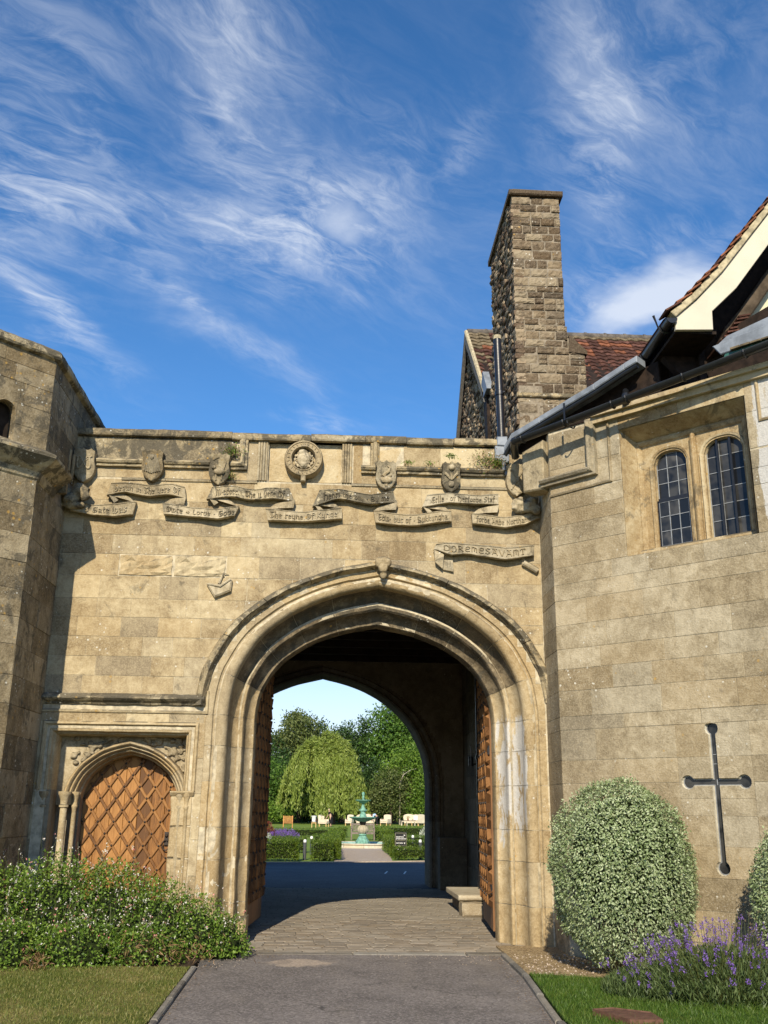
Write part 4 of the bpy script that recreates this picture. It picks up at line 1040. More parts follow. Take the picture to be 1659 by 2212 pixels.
# mounting block, drainpipe, lantern and camera inside the passage
mt = thing("mounting_block", "two-step pale stone mounting block against the passage wall behind the lit gate leaf", "mounting block", (2.5, 4.7, 0))
mb = MB(); mb.box(2.20, 2.84, 3.98, 5.55, 0, .21); obj("base", mb, "passage_stone", mt)
mb = MB(); mb.cbox(2.10, 2.90, 3.90, 5.65, .212, .30, .025); obj("slab", mb, "mounting_stone", mt, bevel=.012)
me = MB().cbox(2.12, 2.55, 3.55, 3.97, 0, .20, .03).mesh("step_stone"); bm = bmesh.new(); bm.from_mesh(me); bmesh.ops.subdivide_edges(bm, edges=bm.edges, cuts=4, use_grid_fill=True)
for v in bm.verts: v.co += Vector(noise.noise_vector(v.co * 6)) * .02
bm.to_mesh(me); bm.free(); obj("step_stone", me, "mounting_stone", mt, True)
pp = thing("drainpipe", "black cast-iron drainpipe rising beside the gate leaf in the passage", "drainpipe", (2.78, 5.2, .3))
mb = MB(); mb.tube([(2.68, 5.25, .30), (2.68, 5.25, 4.9)], .055, 12); obj("pipe", mb, "black_iron", pp, True)
mb = MB()
for z in (.36, .62, 2.5, 4.3): mb.tube([(2.68, 5.25, z), (2.68, 5.25, z + .07)], .07, 12)
obj("collar", mb, "black_iron", pp, True)
lt = thing("wall_lantern", "small black up-light with a clear tube on the shaded passage wall", "lamp", (2.9, 6.6, 2.5))
obj("housing", MB().tube([(2.72, 6.6, 2.44), (2.72, 6.6, 2.62)], .05, 10), "black_plastic", lt, True)
obj("clear_tube", MB().tube([(2.72, 6.6, 2.62), (2.72, 6.6, 2.84)], .018, 8), "security_grey", lt, True)
obj("bracket", MB().tube([(2.74, 6.6, 2.48), (2.92, 6.6, 2.48)], .016, 6), "black_plastic", lt, True)
sc_ = thing("security_camera", "small round black camera above a wooden board on the passage wall", "camera", (2.9, 5.9, 2.5))
obj("camera_body", MB().tube([(2.78, 5.80, 2.50), (2.90, 5.95, 2.53)], .045, 10), "black_plastic", sc_, True)
obj("mount", MB().box(2.86, 2.925, 5.88, 5.98, 2.46, 2.56), "security_grey", sc_)
nb_ = thing("notice_board", "narrow upright wooden board fixed to the passage wall under the camera", "board", (2.9, 6.0, 1.5))
obj("board", MB().cbox(2.84, 2.925, 5.85, 6.15, 1.55, 2.40, .01), "oak_batten", nb_)
# ================================================================ carved shields, roundel, scrolls
def shield(cx, cz, w, h, charge, seed, lean=.11, base=.10):
    """a shield hung over the crest moulding, its head tipped forward; charge is carved on it"""
    q = random.Random(seed); NR, NC = 16, 12; rows = []
    def half(t):                       # t 0 foot .. 1 head
        if t < .45: return w / 2 * (0.10 + 0.95 * math.sin(t / .45 * math.pi / 2) ** .8)
        return w / 2 * (1.05 - .10 * math.sin((t - .45) / .55 * math.pi) ** 2)
    def yf(t, s): return -(base + lean * max(0, t - .25) + .03 * (1 - s * s))
    for i in range(NR + 1):
        t = i / NR; hw = half(t); z = cz - h / 2 + h * t; r = []
        notch = .028 * math.cos(math.pi * 3 * .5) if t < 1 else 0
        for k in range(NC + 1):
            s = -1 + 2 * k / NC
            zz = z - (.03 * abs(math.sin(s * math.pi * 1.5)) * (t ** 6)) + q.uniform(-.002, .002)
            r.append((cx + s * hw, yf(t, s), zz))
        r = [(r[0][0], .0, r[0][2])] + r + [(r[-1][0], .0, r[-1][2])]
        rows.append(r)
    rows = [[(p[0], 0.0, p[2]) for p in rows[0]]] + rows + [[(p[0], 0.0, p[2]) for p in rows[-1]]]
    mb = MB(); mb.grid(rows); erode(mb, .010, 9)
    o = obj("shield", mb, "weathered_stone" if charge in ("mantle", "beast", "bascule") else "carved_stone", gate, True)
    S = lambda a, t: (cx + a * half(t), yf(t, a) - .006, cz - h / 2 + h * t)
    m = MB()
    if charge == "knot":
        pts = [S(.62 * math.sin(u), .58 + .17 * math.sin(2 * u)) for u in np.linspace(0, 2 * math.pi, 40)]; m.tube(pts, .013, 6, False)
        m.tube([S(-.8, .78), S(0, .60), S(.8, .78)], .010, 6)
    elif charge == "mantle":
        for k in range(9):
            a = -.72 + .18 * k; m.tube([S(a * .45, .82), S(a * .8, .55), S(a * 1.05, .24 + abs(a) * .12)], [.012, .016, .012], 5)
        m.ball(S(0, .74), (.035, .03, .04), 8, 6)
    elif charge == "swan":
        m.tube([S(.15, .80), S(.42, .74), S(.30, .62), S(-.05, .55), S(-.25, .45)], [.012, .015, .018, .022, .03], 6); m.ball(S(.02, .34), (.085, .035, .055), 10, 7); m.tube([S(-.55, .48), S(.2, .42), S(.6, .5)], [.008, .02, .008], 5); m.tube([S(-.1, .25), S(-.12, .12)], .010, 5); m.tube([S(.12, .25), S(.12, .12)], .010, 5)
    elif charge == "beast":
        m.ball(S(.05, .42), (.08, .035, .05), 10, 7); m.ball(S(-.5, .55), (.035, .03, .03), 8, 6); m.tube([S(-.3, .32), S(-.42, .14)], .012, 5); m.tube([S(.3, .32), S(.42, .16)], .012, 5); m.tube([S(.45, .5), S(.7, .7), S(.5, .85)], .010, 5); m.tube([S(-.6, .78), S(.0, .86)], .012, 5)
    elif charge == "bascule":
        m.ball(S(0, .80), (.045, .035, .045), 8, 6); m.ball(S(0, .26), (.045, .035, .05), 10, 7)
        for a in (-.6, .6): m.tube([S(a * 1.2, .62), S(a * .6, .52), S(a * .25, .42)], [.02, .018, .010], 6)
        m.tube([S(0, .62), S(0, .40)], .018, 6)
    elif charge == "saltire":
        m.tube([S(-.72, .20), S(.0, .48), S(.72, .80)], .012, 5); m.tube([S(.72, .20), S(0, .48), S(-.72, .80)], .012, 5); m.tube([S(-.8, .86), S(.8, .86)], .010, 5); m.ball(S(0, .48), (.03, .02, .03), 8, 5)
    if m.v: erode(m, .006, 16); obj("charge", m, "carved_stone", o, True)
    return o
shield(-3.50, 6.06, .28, .46, "knot", 1); shield(-2.575, 6.09, .28, .43, "mantle", 2); shield(-1.66, 6.06, .27, .44, "beast", 3)
shield(0.645, 6.04, .27, .40, "swan", 4); shield(1.555, 6.04, .25, .42, "bascule", 5); shield(2.475, 6.03, .27, .46, "saltire", 6)
# roundel: a buckled garter about a shield of arms, with its pendant
rc = (-.505, 6.27)
mb = MB(); rows = []
prof = [(.155, .04), (.160, -.09), (.172, -.125), (.185, -.122), (.19, -.112), (.235, -.112), (.24, -.124), (.255, -.122), (.268, -.09), (.27, .05)]
N = 44
mb.grid([[(rc[0] + r * math.cos(2 * math.pi * k / N), y, rc[1] + r * math.sin(2 * math.pi * k / N)) for k in range(N + 1)] for r, y in prof]); erode(mb, .008, 10)
ro = obj("garter_roundel", mb, "carved_stone", gate, True)
mb = MB(); mb.prism([(rc[0] + .157 * math.cos(t), rc[1] + .157 * math.sin(t)) for t in np.linspace(0, 2 * math.pi, 24, endpoint=False)], -.005, .05); obj("roundel_ground", mb, "fresh_stone", ro)
mb = MB(); mb.ball((rc[0], -.06, rc[1] + .01), (.095, .06, .11), 12, 8); mb.ball((rc[0] - .02, -.08, rc[1] + .10), (.06, .04, .04), 10, 7); mb.ball((rc[0], -.06, rc[1] - .08), (.05, .05, .05), 10, 7)
for t in np.linspace(0, 2 * math.pi, 15): mb.ball((rc[0] + .125 * math.cos(t), -.045, rc[1] + .125 * math.sin(t)), .022, 7, 5)
remesh_blob("roundel_arms", mb, "carved_stone", ro, .011, .010, 18)
mb = MB(); mb.cbox(rc[0] - .03, rc[0] + .035, -.12, .0, 5.93, 6.02, .012); obj("pendant", mb, "carved_stone", ro)
mb = MB()
for k in range(22):
    a = .45 + k * 2 * math.pi / 24; mb.tube([(rc[0] + .198 * math.cos(a), -.118, rc[1] + .198 * math.sin(a)), (rc[0] + .228 * math.cos(a + .04), -.118, rc[1] + .228 * math.sin(a + .04))], .006, 5)
obj("roundel_lettering", mb, "carved_stone", ro)

# ---- blackletter strokes (x across, y up; 1 = x-height)
GL = {
 'a': (.72, [[(.08, .78), (.25, .98), (.55, .80), (.55, .12), (.68, 0)], [(.55, .52), (.12, .40), (.12, .14), (.30, .0), (.55, .20)]]),
 'b': (.72, [[(.10, 1.55), (.10, .12), (.32, 0), (.60, .18), (.60, .78), (.38, .98), (.10, .80)]]),
 'c': (.58, [[(.55, .82), (.35, .98), (.10, .80), (.10, .18), (.30, 0), (.55, .14)]]),
 'd': (.72, [[(.18, 1.50), (.60, .90), (.60, .18), (.36, 0), (.10, .18), (.10, .76), (.34, .96), (.58, .80)]]),
 'e': (.60, [[(.12, .42), (.54, .62), (.50, .84), (.32, .98), (.10, .78), (.10, .18), (.30, 0), (.55, .14)]]),
 'f': (.50, [[(.52, 1.45), (.32, 1.55), (.20, 1.38), (.20, -.18)], [(.02, .92), (.48, .92)]]),
 'g': (.72, [[(.60, .90), (.32, .98), (.10, .78), (.10, .22), (.32, .06), (.58, .24)], [(.60, 1.0), (.60, -.30), (.36, -.46), (.08, -.32)]]),
 'h': (.72, [[(.10, 1.55), (.10, 0)], [(.10, .78), (.38, .98), (.60, .80), (.60, .05), (.48, -.22)]]),
 'i': (.32, [[(.06, .88), (.16, .98), (.16, .08), (.28, 0)]]),
 'j': (.32, [[(.06, .88), (.16, .98), (.16, -.28), (.02, -.42)]]),
 'k': (.66, [[(.10, 1.55), (.10, 0)], [(.10, .62), (.34, .95), (.52, .78), (.22, .52), (.60, 0)]]),
 'l': (.34, [[(.14, 1.55), (.14, .12), (.28, 0)]]),
 'm': (1.02, [[(.10, .98), (.10, .05)], [(.10, .80), (.32, .98), (.50, .82), (.50, .05)], [(.50, .80), (.72, .98), (.90, .82), (.90, .08), (1.0, 0)]]),
 'n': (.72, [[(.10, .98), (.10, .05)], [(.10, .80), (.36, .98), (.58, .82), (.58, .08), (.70, 0)]]),
 'o': (.70, [[(.10, .78), (.36, .98), (.60, .80), (.60, .20), (.34, 0), (.10, .18), (.10, .78)]]),
 'p': (.72, [[(.12, .98), (.12, -.42)], [(.12, .80), (.38, .98), (.60, .80), (.60, .20), (.36, .02), (.12, .16)]]),
 'r': (.52, [[(.10, .98), (.10, .05), (.24, 0)], [(.10, .78), (.30, .98), (.48, .86)]]),
 's': (.56, [[(.50, .86), (.28, .98), (.10, .76), (.48, .34), (.40, .10), (.20, 0), (.06, .12)]]),
 't': (.46, [[(.20, 1.30), (.20, .14), (.34, 0), (.46, .08)], [(.04, .96), (.42, .96)]]),
 'u': (.74, [[(.10, .98), (.10, .16), (.30, 0), (.58, .20)], [(.58, .98), (.58, .08), (.70, 0)]]),
 'v': (.70, [[(.10, 1.15), (.12, .18), (.34, 0), (.60, .25), (.58, .85), (.40, .98)]]),
 'w': (1.0, [[(.10, 1.15), (.10, .16), (.28, 0), (.48, .18), (.48, .98)], [(.48, .18), (.66, 0), (.90, .25), (.88, .85), (.72, .98)]]),
 'x': (.58, [[(.08, .98), (.50, 0)], [(.50, .98), (.08, 0)], [(.12, .5), (.48, .5)]]),
 'y': (.70, [[(.10, .98), (.10, .22), (.30, .06), (.56, .24)], [(.56, .98), (.56, -.20), (.36, -.42), (.08, -.34)]]),
 'T': (.95, [[(.88, 1.30), (.50, 1.40), (.14, 1.20), (.10, .40), (.34, 0), (.72, .12), (.86, .45)], [(.06, 1.36), (.40, 1.48), (.90, 1.42)], [(.48, 1.25), (.48, .2)]]),
 'G': (.95, [[(.86, 1.28), (.50, 1.45), (.14, 1.18), (.12, .36), (.40, 0), (.82, .18), (.82, .72), (.48, .66)], [(.40, 1.2), (.40, .25)]]),
 'L': (.70, [[(.16, 1.45), (.16, .16), (.36, 0), (.66, .16)], [(.02, 1.3), (.32, 1.45)]]),
 'O': (.95, [[(.16, 1.18), (.48, 1.42), (.84, 1.16), (.84, .30), (.50, 0), (.16, .28), (.16, 1.18)], [(.48, 1.15), (.48, .28)]]),
 'M': (1.15, [[(.14, 1.32), (.14, .05)], [(.14, 1.2), (.40, 1.42), (.60, 1.2), (.60, .05)], [(.60, 1.2), (.84, 1.42), (1.04, 1.15), (1.0, .2), (.86, 0)]]),
 'H': (.95, [[(.14, 1.5), (.14, 0)], [(.14, .85), (.5, 1.1), (.82, .85), (.82, .1), (.64, -.2)], [(.02, 1.40), (.3, 1.5)]]),
 'E': (.88, [[(.82, 1.30), (.46, 1.44), (.14, 1.18), (.12, .32), (.42, 0), (.82, .16)], [(.30, .72), (.78, .72)], [(.42, 1.2), (.42, .2)]]),
 'S': (.85, [[(.78, 1.28), (.42, 1.44), (.14, 1.12), (.74, .50), (.60, .12), (.30, 0), (.06, .18)], [(.20, .95), (.64, .55)]]),
 'B': (.90, [[(.14, 1.45), (.14, .05)], [(.06, 1.38), (.50, 1.45), (.70, 1.15), (.30, .78), (.78, .55), (.76, .15), (.40, 0), (.10, .10)]]),
 'K': (.85, [[(.14, 1.45), (.14, 0)], [(.74, 1.42), (.16, .75), (.78, 0)]]),
 'A': (.90, [[(.08, 0), (.45, 1.42), (.84, 0)], [(.22, .48), (.70, .48)], [(.10, 1.42), (.62, 1.42)]]),
 'N': (.95, [[(.14, 1.42), (.14, 0)], [(.10, 1.42), (.80, .10)], [(.80, 1.42), (.80, 0)]]),
 '.': (.34, [[(.10, .62), (.20, .52)]]), '*': (.8, [[(.1, .5), (.7, .5)], [(.2, .8), (.6, .2)], [(.6, .8), (.2, .2)]]), ' ': (.42, []),
}
LOMB = {   # rounded Lombardic capitals of the lower scroll
 'D': (.95, [[(.14, 1.4), (.14, 0)], [(.02, 1.25), (.5, 1.42), (.86, 1.05), (.86, .35), (.5, 0), (.05, .08)]]), 'O': (.95, [[(.12, .7), (.24, 1.2), (.5, 1.4), (.78, 1.2), (.88, .7), (.76, .2), (.5, 0), (.22, .2), (.12, .7)]]),
 'R': (.9, [[(.16, 1.4), (.16, 0)], [(.05, 1.3), (.5, 1.42), (.72, 1.1), (.5, .78), (.16, .7)], [(.45, .75), (.85, .02)]]), 'E': (.88, [[(.80, 1.25), (.5, 1.4), (.16, 1.05), (.14, .36), (.46, 0), (.82, .14)], [(.14, .72), (.70, .72)], [(.8, 1.25), (.8, .95)]]),
 'N': (.95, [[(.14, 1.4), (.14, 0)], [(.14, 1.2), (.5, 1.4), (.82, 1.1), (.82, 0)], [(.5, 1.4), (.5, .3)]]), 'S': (.85, [[(.74, 1.22), (.42, 1.4), (.14, 1.08), (.72, .46), (.44, 0), (.10, .16)]]),
 'A': (.95, [[(.10, 0), (.42, 1.4), (.52, 1.4), (.88, 0)], [(.24, .5), (.74, .5)], [(.2, 1.4), (.8, 1.4)]]), 'V': (.95, [[(.10, 1.4), (.46, 0), (.54, 0), (.86, 1.4)]]), 'T': (.9, [[(.08, 1.36), (.86, 1.36)], [(.46, 1.36), (.46, 0)], [(.3, 0), (.62, 0)], [(.08, 1.36), (.12, 1.1)], [(.86, 1.36), (.82, 1.1)]]),
}
def lettering(mb, text, place, x0, x1, glyphs=GL, h=.095, pen=(.085, .075), th=.008, tall=1.5):
    """strokes of a square-cut pen raised on the scroll; place(x, v) -> (x, y, z)"""
    adv = sum(glyphs[c][0] + .12 for c in text); k = (x1 - x0) / adv; x = x0
    words = []
    for c in text:
        if c == ' ' and mb.v: words.append(mb); mb = MB()
        wd, strokes = glyphs[c]
        for st in strokes:
            for (ax, ay), (bx, by) in zip(st[:-1], st[1:]):
                px, py = pen[0], pen[1]
                L = math.hypot(bx - ax, by - ay) or 1; cr = abs((bx - ax) * py - (by - ay) * px) / L
                if cr < .035: px, py = -(by - ay) / L * .035, (bx - ax) / L * .035
                q = [(ax - px, ay - py), (ax + px, ay + py), (bx + px, by + py), (bx - px, by - py)]
                F = [place(x + a * k, v * h / 1.0) for a, v in q]; fr = [(p[0], p[1] - th, p[2]) for p in F]; bk = [(p[0], p[1] + .004, p[2]) for p in F]
                mb.add(fr + bk, [(0, 1, 2, 3), (3, 2, 1, 0), (0, 4, 5, 1), (1, 5, 6, 2), (2, 6, 7, 3), (3, 7, 4, 0)])
        x += (wd + .12) * k
    return words + [mb]
def smooth_interp(pts, x):
    xs = [p[0] for p in pts]; i = max(0, min(len(xs) - 2, int(np.searchsorted(xs, x) - 1))); t = (x - xs[i]) / (xs[i + 1] - xs[i]); t = max(0, min(1, t)); t = t * t * (3 - 2 * t) * .6 + t * .4
    return pts[i][1] * (1 - t) + pts[i + 1][1] * t
def scroll(top, bot, text=None, glyphs=GL, mat="carved_stone", y0=-.115, curl=.0, xa=None, xb=None, h=None, pen=(.085, .075)):
    a = max(top[0][0], bot[0][0]); b = min(top[-1][0], bot[-1][0]); al, bl = top[0][0], top[-1][0]; ab, bb = bot[0][0], bot[-1][0]
    NX = 40
    def T(s): x = al + (bl - al) * s; return x, smooth_interp(top, x)
    def Bt(s): x = ab + (bb - ab) * s; return x, smooth_interp(bot, x)
    def yy(s, v): return y0 - .012 * math.sin(s * math.pi * 3 + 1) + curl * 0 + .020 * (abs(2 * s - 1) ** 6)
    rows = []
    def P(s, v, dy=0.0):
        x1, z1 = Bt(s); x2, z2 = T(s); return (x1 + (x2 - x1) * v, yy(s, v) + dy, z1 + (z2 - z1) * v)
    vs = [(0, .075), (0, -.004), (.03, -.009), (.075, -.009), (.085, .0), (.115, .0), (.5, .004), (.885, .0), (.915, 0), (.925, -.009), (.97, -.009), (1, -.004), (1, .075)]
    for v, dy in vs: rows.append([P(i / NX, v, dy) for i in range(NX + 1)])
    mb = MB(); mb.grid(rows)
    for s in (0, 1): mb.add([P(s, v, dy) for v, dy in vs], [tuple(range(len(vs)))])
    erode(mb, .006, 11); o = obj("scroll", mb, mat, gate)
    if text:
        m = MB(); L = bl - al
        def place(x, v):
            s = min(1, max(0, (x - (al + ab) / 2) / ((bl + bb) / 2 - (al + ab) / 2))); x1, z1 = Bt(s); x2, z2 = T(s); H = z2 - z1
            f = .24 + v / (h or .095) * .36; return (x, yy(s, f) - .003, z1 + H * f)
        
        for w_ in lettering(m, text, place, xa if xa is not None else al + .06, xb if xb is not None else bl - .05, glyphs, h or .095, pen):
            if w_.v: obj("lettering", w_, mat, o)
    return o
def fold(pts, mat="carved_stone"):
    """the turned-back part of a ribbon between two scrolls: a bent strip"""
    a, b, c, d = [Vector((p[0], p[1], p[2])) for p in pts]; n = 8; rows = []
    for off in (0, .035):
        for k in ((0, 1) if off == 0 else (1, 0)):
            r = []
            for i in range(n + 1):
                t = i / n; p = (a.lerp(b, t) if k == 0 else d.lerp(c, t)); r.append((p.x, p.y + off - .012 * math.sin(t * math.pi), p.z))
            rows.append(r)
    rows.append(rows[0]); mb = MB(); mb.grid(rows)
    for i in (0, n): mb.add([rows[k][i] for k in range(4)], [(0, 1, 2, 3)])
    erode(mb, .004, 9); obj("scroll_fold", mb, mat, gate)
scroll([(-3.62, 5.57), (-3.35, 5.51), (-3.03, 5.53), (-2.76, 5.58)], [(-3.63, 5.42), (-3.33, 5.37), (-3.02, 5.35), (-2.79, 5.39)], "s Gate was", xa=-3.42, xb=-2.86)
scroll([(-3.11, 5.83), (-2.83, 5.84), (-2.56, 5.81), (-2.29, 5.84), (-2.12, 5.81)], [(-3.16, 5.65), (-2.91, 5.70), (-2.59, 5.65), (-2.30, 5.68), (-2.09, 5.64)], "begun in The yere Of")
scroll([(-2.40, 5.56), (-1.95, 5.51), (-1.67, 5.49), (-1.36, 5.55)], [(-2.37, 5.40), (-1.94, 5.38), (-1.64, 5.35), (-1.42, 5.41)], "Owre * Lorde . Gode")
scroll([(-1.74, 5.81), (-1.46, 5.84), (-1.16, 5.79), (-0.95, 5.82), (-0.69, 5.83)], [(-1.81, 5.63), (-1.46, 5.68), (-1.20, 5.64), (-0.90, 5.66), (-0.60, 5.64)], "M.cccccxi The ij yere Of", mat="weathered_stone")
scroll([(-1.00, 5.52), (-0.48, 5.49), (-.2, 5.52), (0.04, 5.57)], [(-0.96, 5.35), (-0.44, 5.35), (-.2, 5.37), (0.05, 5.41)], "The reyne Of Kynge")
scroll([(-0.27, 5.81), (0.01, 5.83), (0.44, 5.76), (0.75, 5.82)], [(-0.36, 5.57), (0.01, 5.69), (0.44, 5.62), (0.81, 5.66)], "Henri the viij . By me", mat="weathered_stone")
scroll([(0.48, 5.54), (0.75, 5.50), (1.03, 5.49), (1.56, 5.57)], [(0.51, 5.36), (.75, 5.335), (1.03, 5.33), (1.56, 5.41)], "Edw. duc of . Bukkyngha")
scroll([(1.22, 5.78), (1.56, 5.82), (1.93, 5.79), (2.22, 5.83)], [(1.15, 5.60), (1.56, 5.68), (1.90, 5.66), (2.22, 5.67)], "Erlle . of Herforde Staf")
scroll([(1.84, 5.53), (2.30, 5.49), (2.55, 5.52), (2.79, 5.63)], [(1.85, 5.38), (2.30, 5.34), (2.55, 5.38), (2.79, 5.49)], "forde Ande Northampto")
scroll([(1.34, 5.08), (1.55, 5.10), (1.78, 5.09), (1.98, 5.08), (2.32, 5.05), (2.70, 5.10)], [(1.31, 5.00), (1.55, 4.93), (1.78, 4.95), (1.98, 4.92), (2.29, 4.88), (2.69, 4.95)], "DORENESAVANT", LOMB, xa=1.44, xb=2.58, h=.095, pen=(.055, .05))
for (l, r, zt, zb) in ((-3.13, -2.77, 5.66, 5.56), (-1.78, -1.38, 5.66, 5.54), (-.34, .03, 5.60, 5.55), (1.17, 1.55, 5.60, 5.55)):      # lower scroll's right end back up to the upper scroll's left end
    fold([(l, -.09, zt), (r, -.07, zb + .01), (r - .10, -.04, zb + .10), (l + .16, -.05, zt + .04)]); fold([(l - .01, -.105, zt + .01), (l + .08, -.095, zt - .11), (l + .13, -.07, zt - .06), (l + .05, -.08, zt + .0)])
for (l, r, zt, zb) in ((-2.40, -2.09, 5.65, 5.56), (-.98, -.60, 5.65, 5.52), (.48, .81, 5.66, 5.54), (1.84, 2.22, 5.66, 5.53)):          # upper scroll's right end down to the next lower scroll's left end
    fold([(l, -.07, zb), (r - .02, -.085, zt - .10), (r, -.10, zt), (l + .12, -.05, zb + .10)])
fold([(1.31, -.11, 5.00), (1.33, -.09, 4.83), (1.43, -.08, 4.74), (1.45, -.09, 4.94)]); fold([(1.43, -.03, 4.88), (1.43, -.035, 4.74), (1.585, -.05, 4.71), (1.575, -.045, 4.87)])
mb = MB(); mb.tube([(2.55, -.04, 4.86), (2.64, -.045, 4.81), (2.74, -.04, 4.75)], .042, 10); mb.box(2.53, 2.60, -.03, .01, 4.82, 4.93); erode(mb, .006, 10); obj("scroll_end", mb, "carved_stone", gate)
mb = MB(); mb.prism([(-1.74, 4.46), (-1.62, 4.28), (-1.41, 4.37), (-1.40, 4.52), (-1.44, 4.55), (-1.55, 4.46)], -.07, .01, .02); mb.tube([(-1.72, -.07, 4.46), (-1.55, -.085, 4.43), (-1.42, -.075, 4.53)], .014, 6); mb.tube([(-1.58, -.02, 4.48), (-1.52, -.03, 4.62), (-1.45, -.02, 4.60)], [.02, .012, .005], 6); erode(mb, .006, 10); obj("broken_scroll", mb, "carved_stone", gate, True)
# two weathered beasts crouching at the ends of the inscription
def beast(pts, nm):
    mb = MB()
    for c, r in pts: mb.ball(c, r, 12, 8)
    remesh_blob(nm, mb, "weathered_stone" if c[0] < 0 else "carved_stone", gate, .016, .018, 12)
beast([((-3.70, -.10, 5.62), (.10, .10, .13)), ((-3.62, -.14, 5.56), (.12, .10, .10)), ((-3.48, -.16, 5.66), (.11, .09, .10)), ((-3.42, -.20, 5.60), (.07, .07, .07)), ((-3.52, -.16, 5.75), (.07, .06, .05)), ((-3.72, -.12, 5.80), (.05, .06, .10)), ((-3.56, -.14, 5.48), (.16, .08, .05)), ((-3.40, -.19, 5.70), (.04, .05, .03)), ((-3.78, -.12, 5.50), (.06, .08, .06))], "carved_beast")
beast([((2.60, -.12, 5.64), (.19, .11, .09)), ((2.48, -.16, 5.66), (.10, .09, .08)), ((2.44, -.18, 5.60), (.07, .06, .04)), ((2.68, -.12, 5.72), (.10, .08, .06)), ((2.55, -.15, 5.58), (.14, .08, .05)), ((2.52, -.14, 5.74), (.05, .04, .04)), ((2.73, -.14, 5.58), (.07, .08, .07)), ((2.42, -.18, 5.68), (.04, .04, .02))], "carved_beast")
# growth of weeds along the crest moulding
def weed(x, z, r, n, label, dry=.3, y=-.09):
    root = thing("weed", label, "plant", (x, y, z), group=None)
    rs = np.random.RandomState(int(abs(x * 1000)) % 9999)
    for nm, mat, m in (("leaves", "salvia_leaf", int(n * (1 - dry))), ("dry_leaves", "dead_leaf", int(n * dry))):
        C = np.array((x, y, z)) + rs.normal(size=(m, 3)) * np.array((r, .03, r * .55)) + np.array((0, -.01, r * .45)); C[:, 1] = np.minimum(C[:, 1], y + .03)
        obj(nm, leaf_mesh(nm, C, rand_dirs(m, rs) + np.array((0, -.2, .6)), rand_dirs(m, rs), rs.uniform(.018, .05, m), rs.uniform(.006, .015, m)), mat, root)
weed(-1.49, 6.32, .07, 420, "dark tuft of weed in the corner of the left parapet moulding beside the upright", .35)
weed(-1.50, 5.98, .045, 160, "small fern tuft just under the third shield from the left", .3, -.07)
weed(0.95, 6.24, .035, 90, "little green sprig on the moulding just right of the swan shield", .05)
weed(1.55, 6.33, .035, 120, "upright green sprig on the head of the fifth shield", .0, -.16)
weed(2.10, 6.25, .13, 700, "long mossy tuft of weeds on the parapet moulding near the right-hand corner", .6)
weed(2.22, 6.28, .05, 220, "bright green clump of weed above the long mossy tuft near the lead flashing", .05)
weed(1.25, 6.235, .04, 80, "tiny flat plant on the moulding midway between the fourth and fifth shields", .2)

# ================================================================ LEFT TOWER
TA = (-3.72, -1.33)
tow = thing("gate_tower", "tall weathered octagonal stone tower at the left end of the gatehouse wall", "tower", (-5.0, 0, 0))
c45 = math.sqrt(.5)
core = MB()
def oct_poly(ax, ay, L=2.0, back=3.2): return [(ax, ay), (ax, back), (ax - 4.6, back), (ax - 4.6, ay), (ax - 3.2, ay - 1.4), (ax - 1.4, ay - 1.4)]
core.prism(oct_poly(TA[0] - .012, TA[1] + .005), 0, 5.60, plane='xy'); core.prism(oct_poly(TA[0] + .058, TA[1] + .30), 5.60, 7.05, plane='xy')
obj("tower_core", core, "dark_mortar", tow)
def face_stones(parent, o, u, n, S0, S1, zs, lo, hi, key, skip=(), pr=(-.002, .008), depth=.12):
    """coursed stones over a rectangle of wall; skip: (s0, s1, z0, z1) openings"""
    prev = []
    for a, b in zip(zs[:-1], zs[1:]):
        cuts = [S0, S1]
        for k in skip:
            if a < k[3] - .01 and b > k[2] + .01: cuts += [k[0], k[1]]
        cuts = sorted(cuts); js_all = []
        for i in range(0, len(cuts) - 1, 2 if len(cuts) > 2 else 1):
            if cuts[i + 1] - cuts[i] < .02: continue
            js = course_joints(cuts[i], cuts[i + 1], lo, hi, prev); js_all += js[1:-1]
            for s0, s1 in zip(js[:-1], js[1:]):
                if s1 - s0 > .02: put_block(BL[key], parent, o, u, n, s0, s1, a, b, rnd.uniform(*pr), depth)
        prev = js_all
zl = [0, .45, .85, 1.25, 1.62, 2.0, 2.38, 2.72, 3.05, 3.4, 3.72, 4.05, 4.38, 4.72, 5.08, 5.42]
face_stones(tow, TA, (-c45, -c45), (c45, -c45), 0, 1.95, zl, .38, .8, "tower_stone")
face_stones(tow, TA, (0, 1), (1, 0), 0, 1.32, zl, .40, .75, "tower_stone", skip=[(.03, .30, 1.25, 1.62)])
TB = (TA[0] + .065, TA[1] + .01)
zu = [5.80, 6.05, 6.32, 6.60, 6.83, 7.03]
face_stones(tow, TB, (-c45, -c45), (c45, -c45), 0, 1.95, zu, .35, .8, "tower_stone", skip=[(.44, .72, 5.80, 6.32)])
face_stones(tow, TB, (0, 1), (1, 0), 0, 4.4, zu, .5, 1.0, "tower_stone")
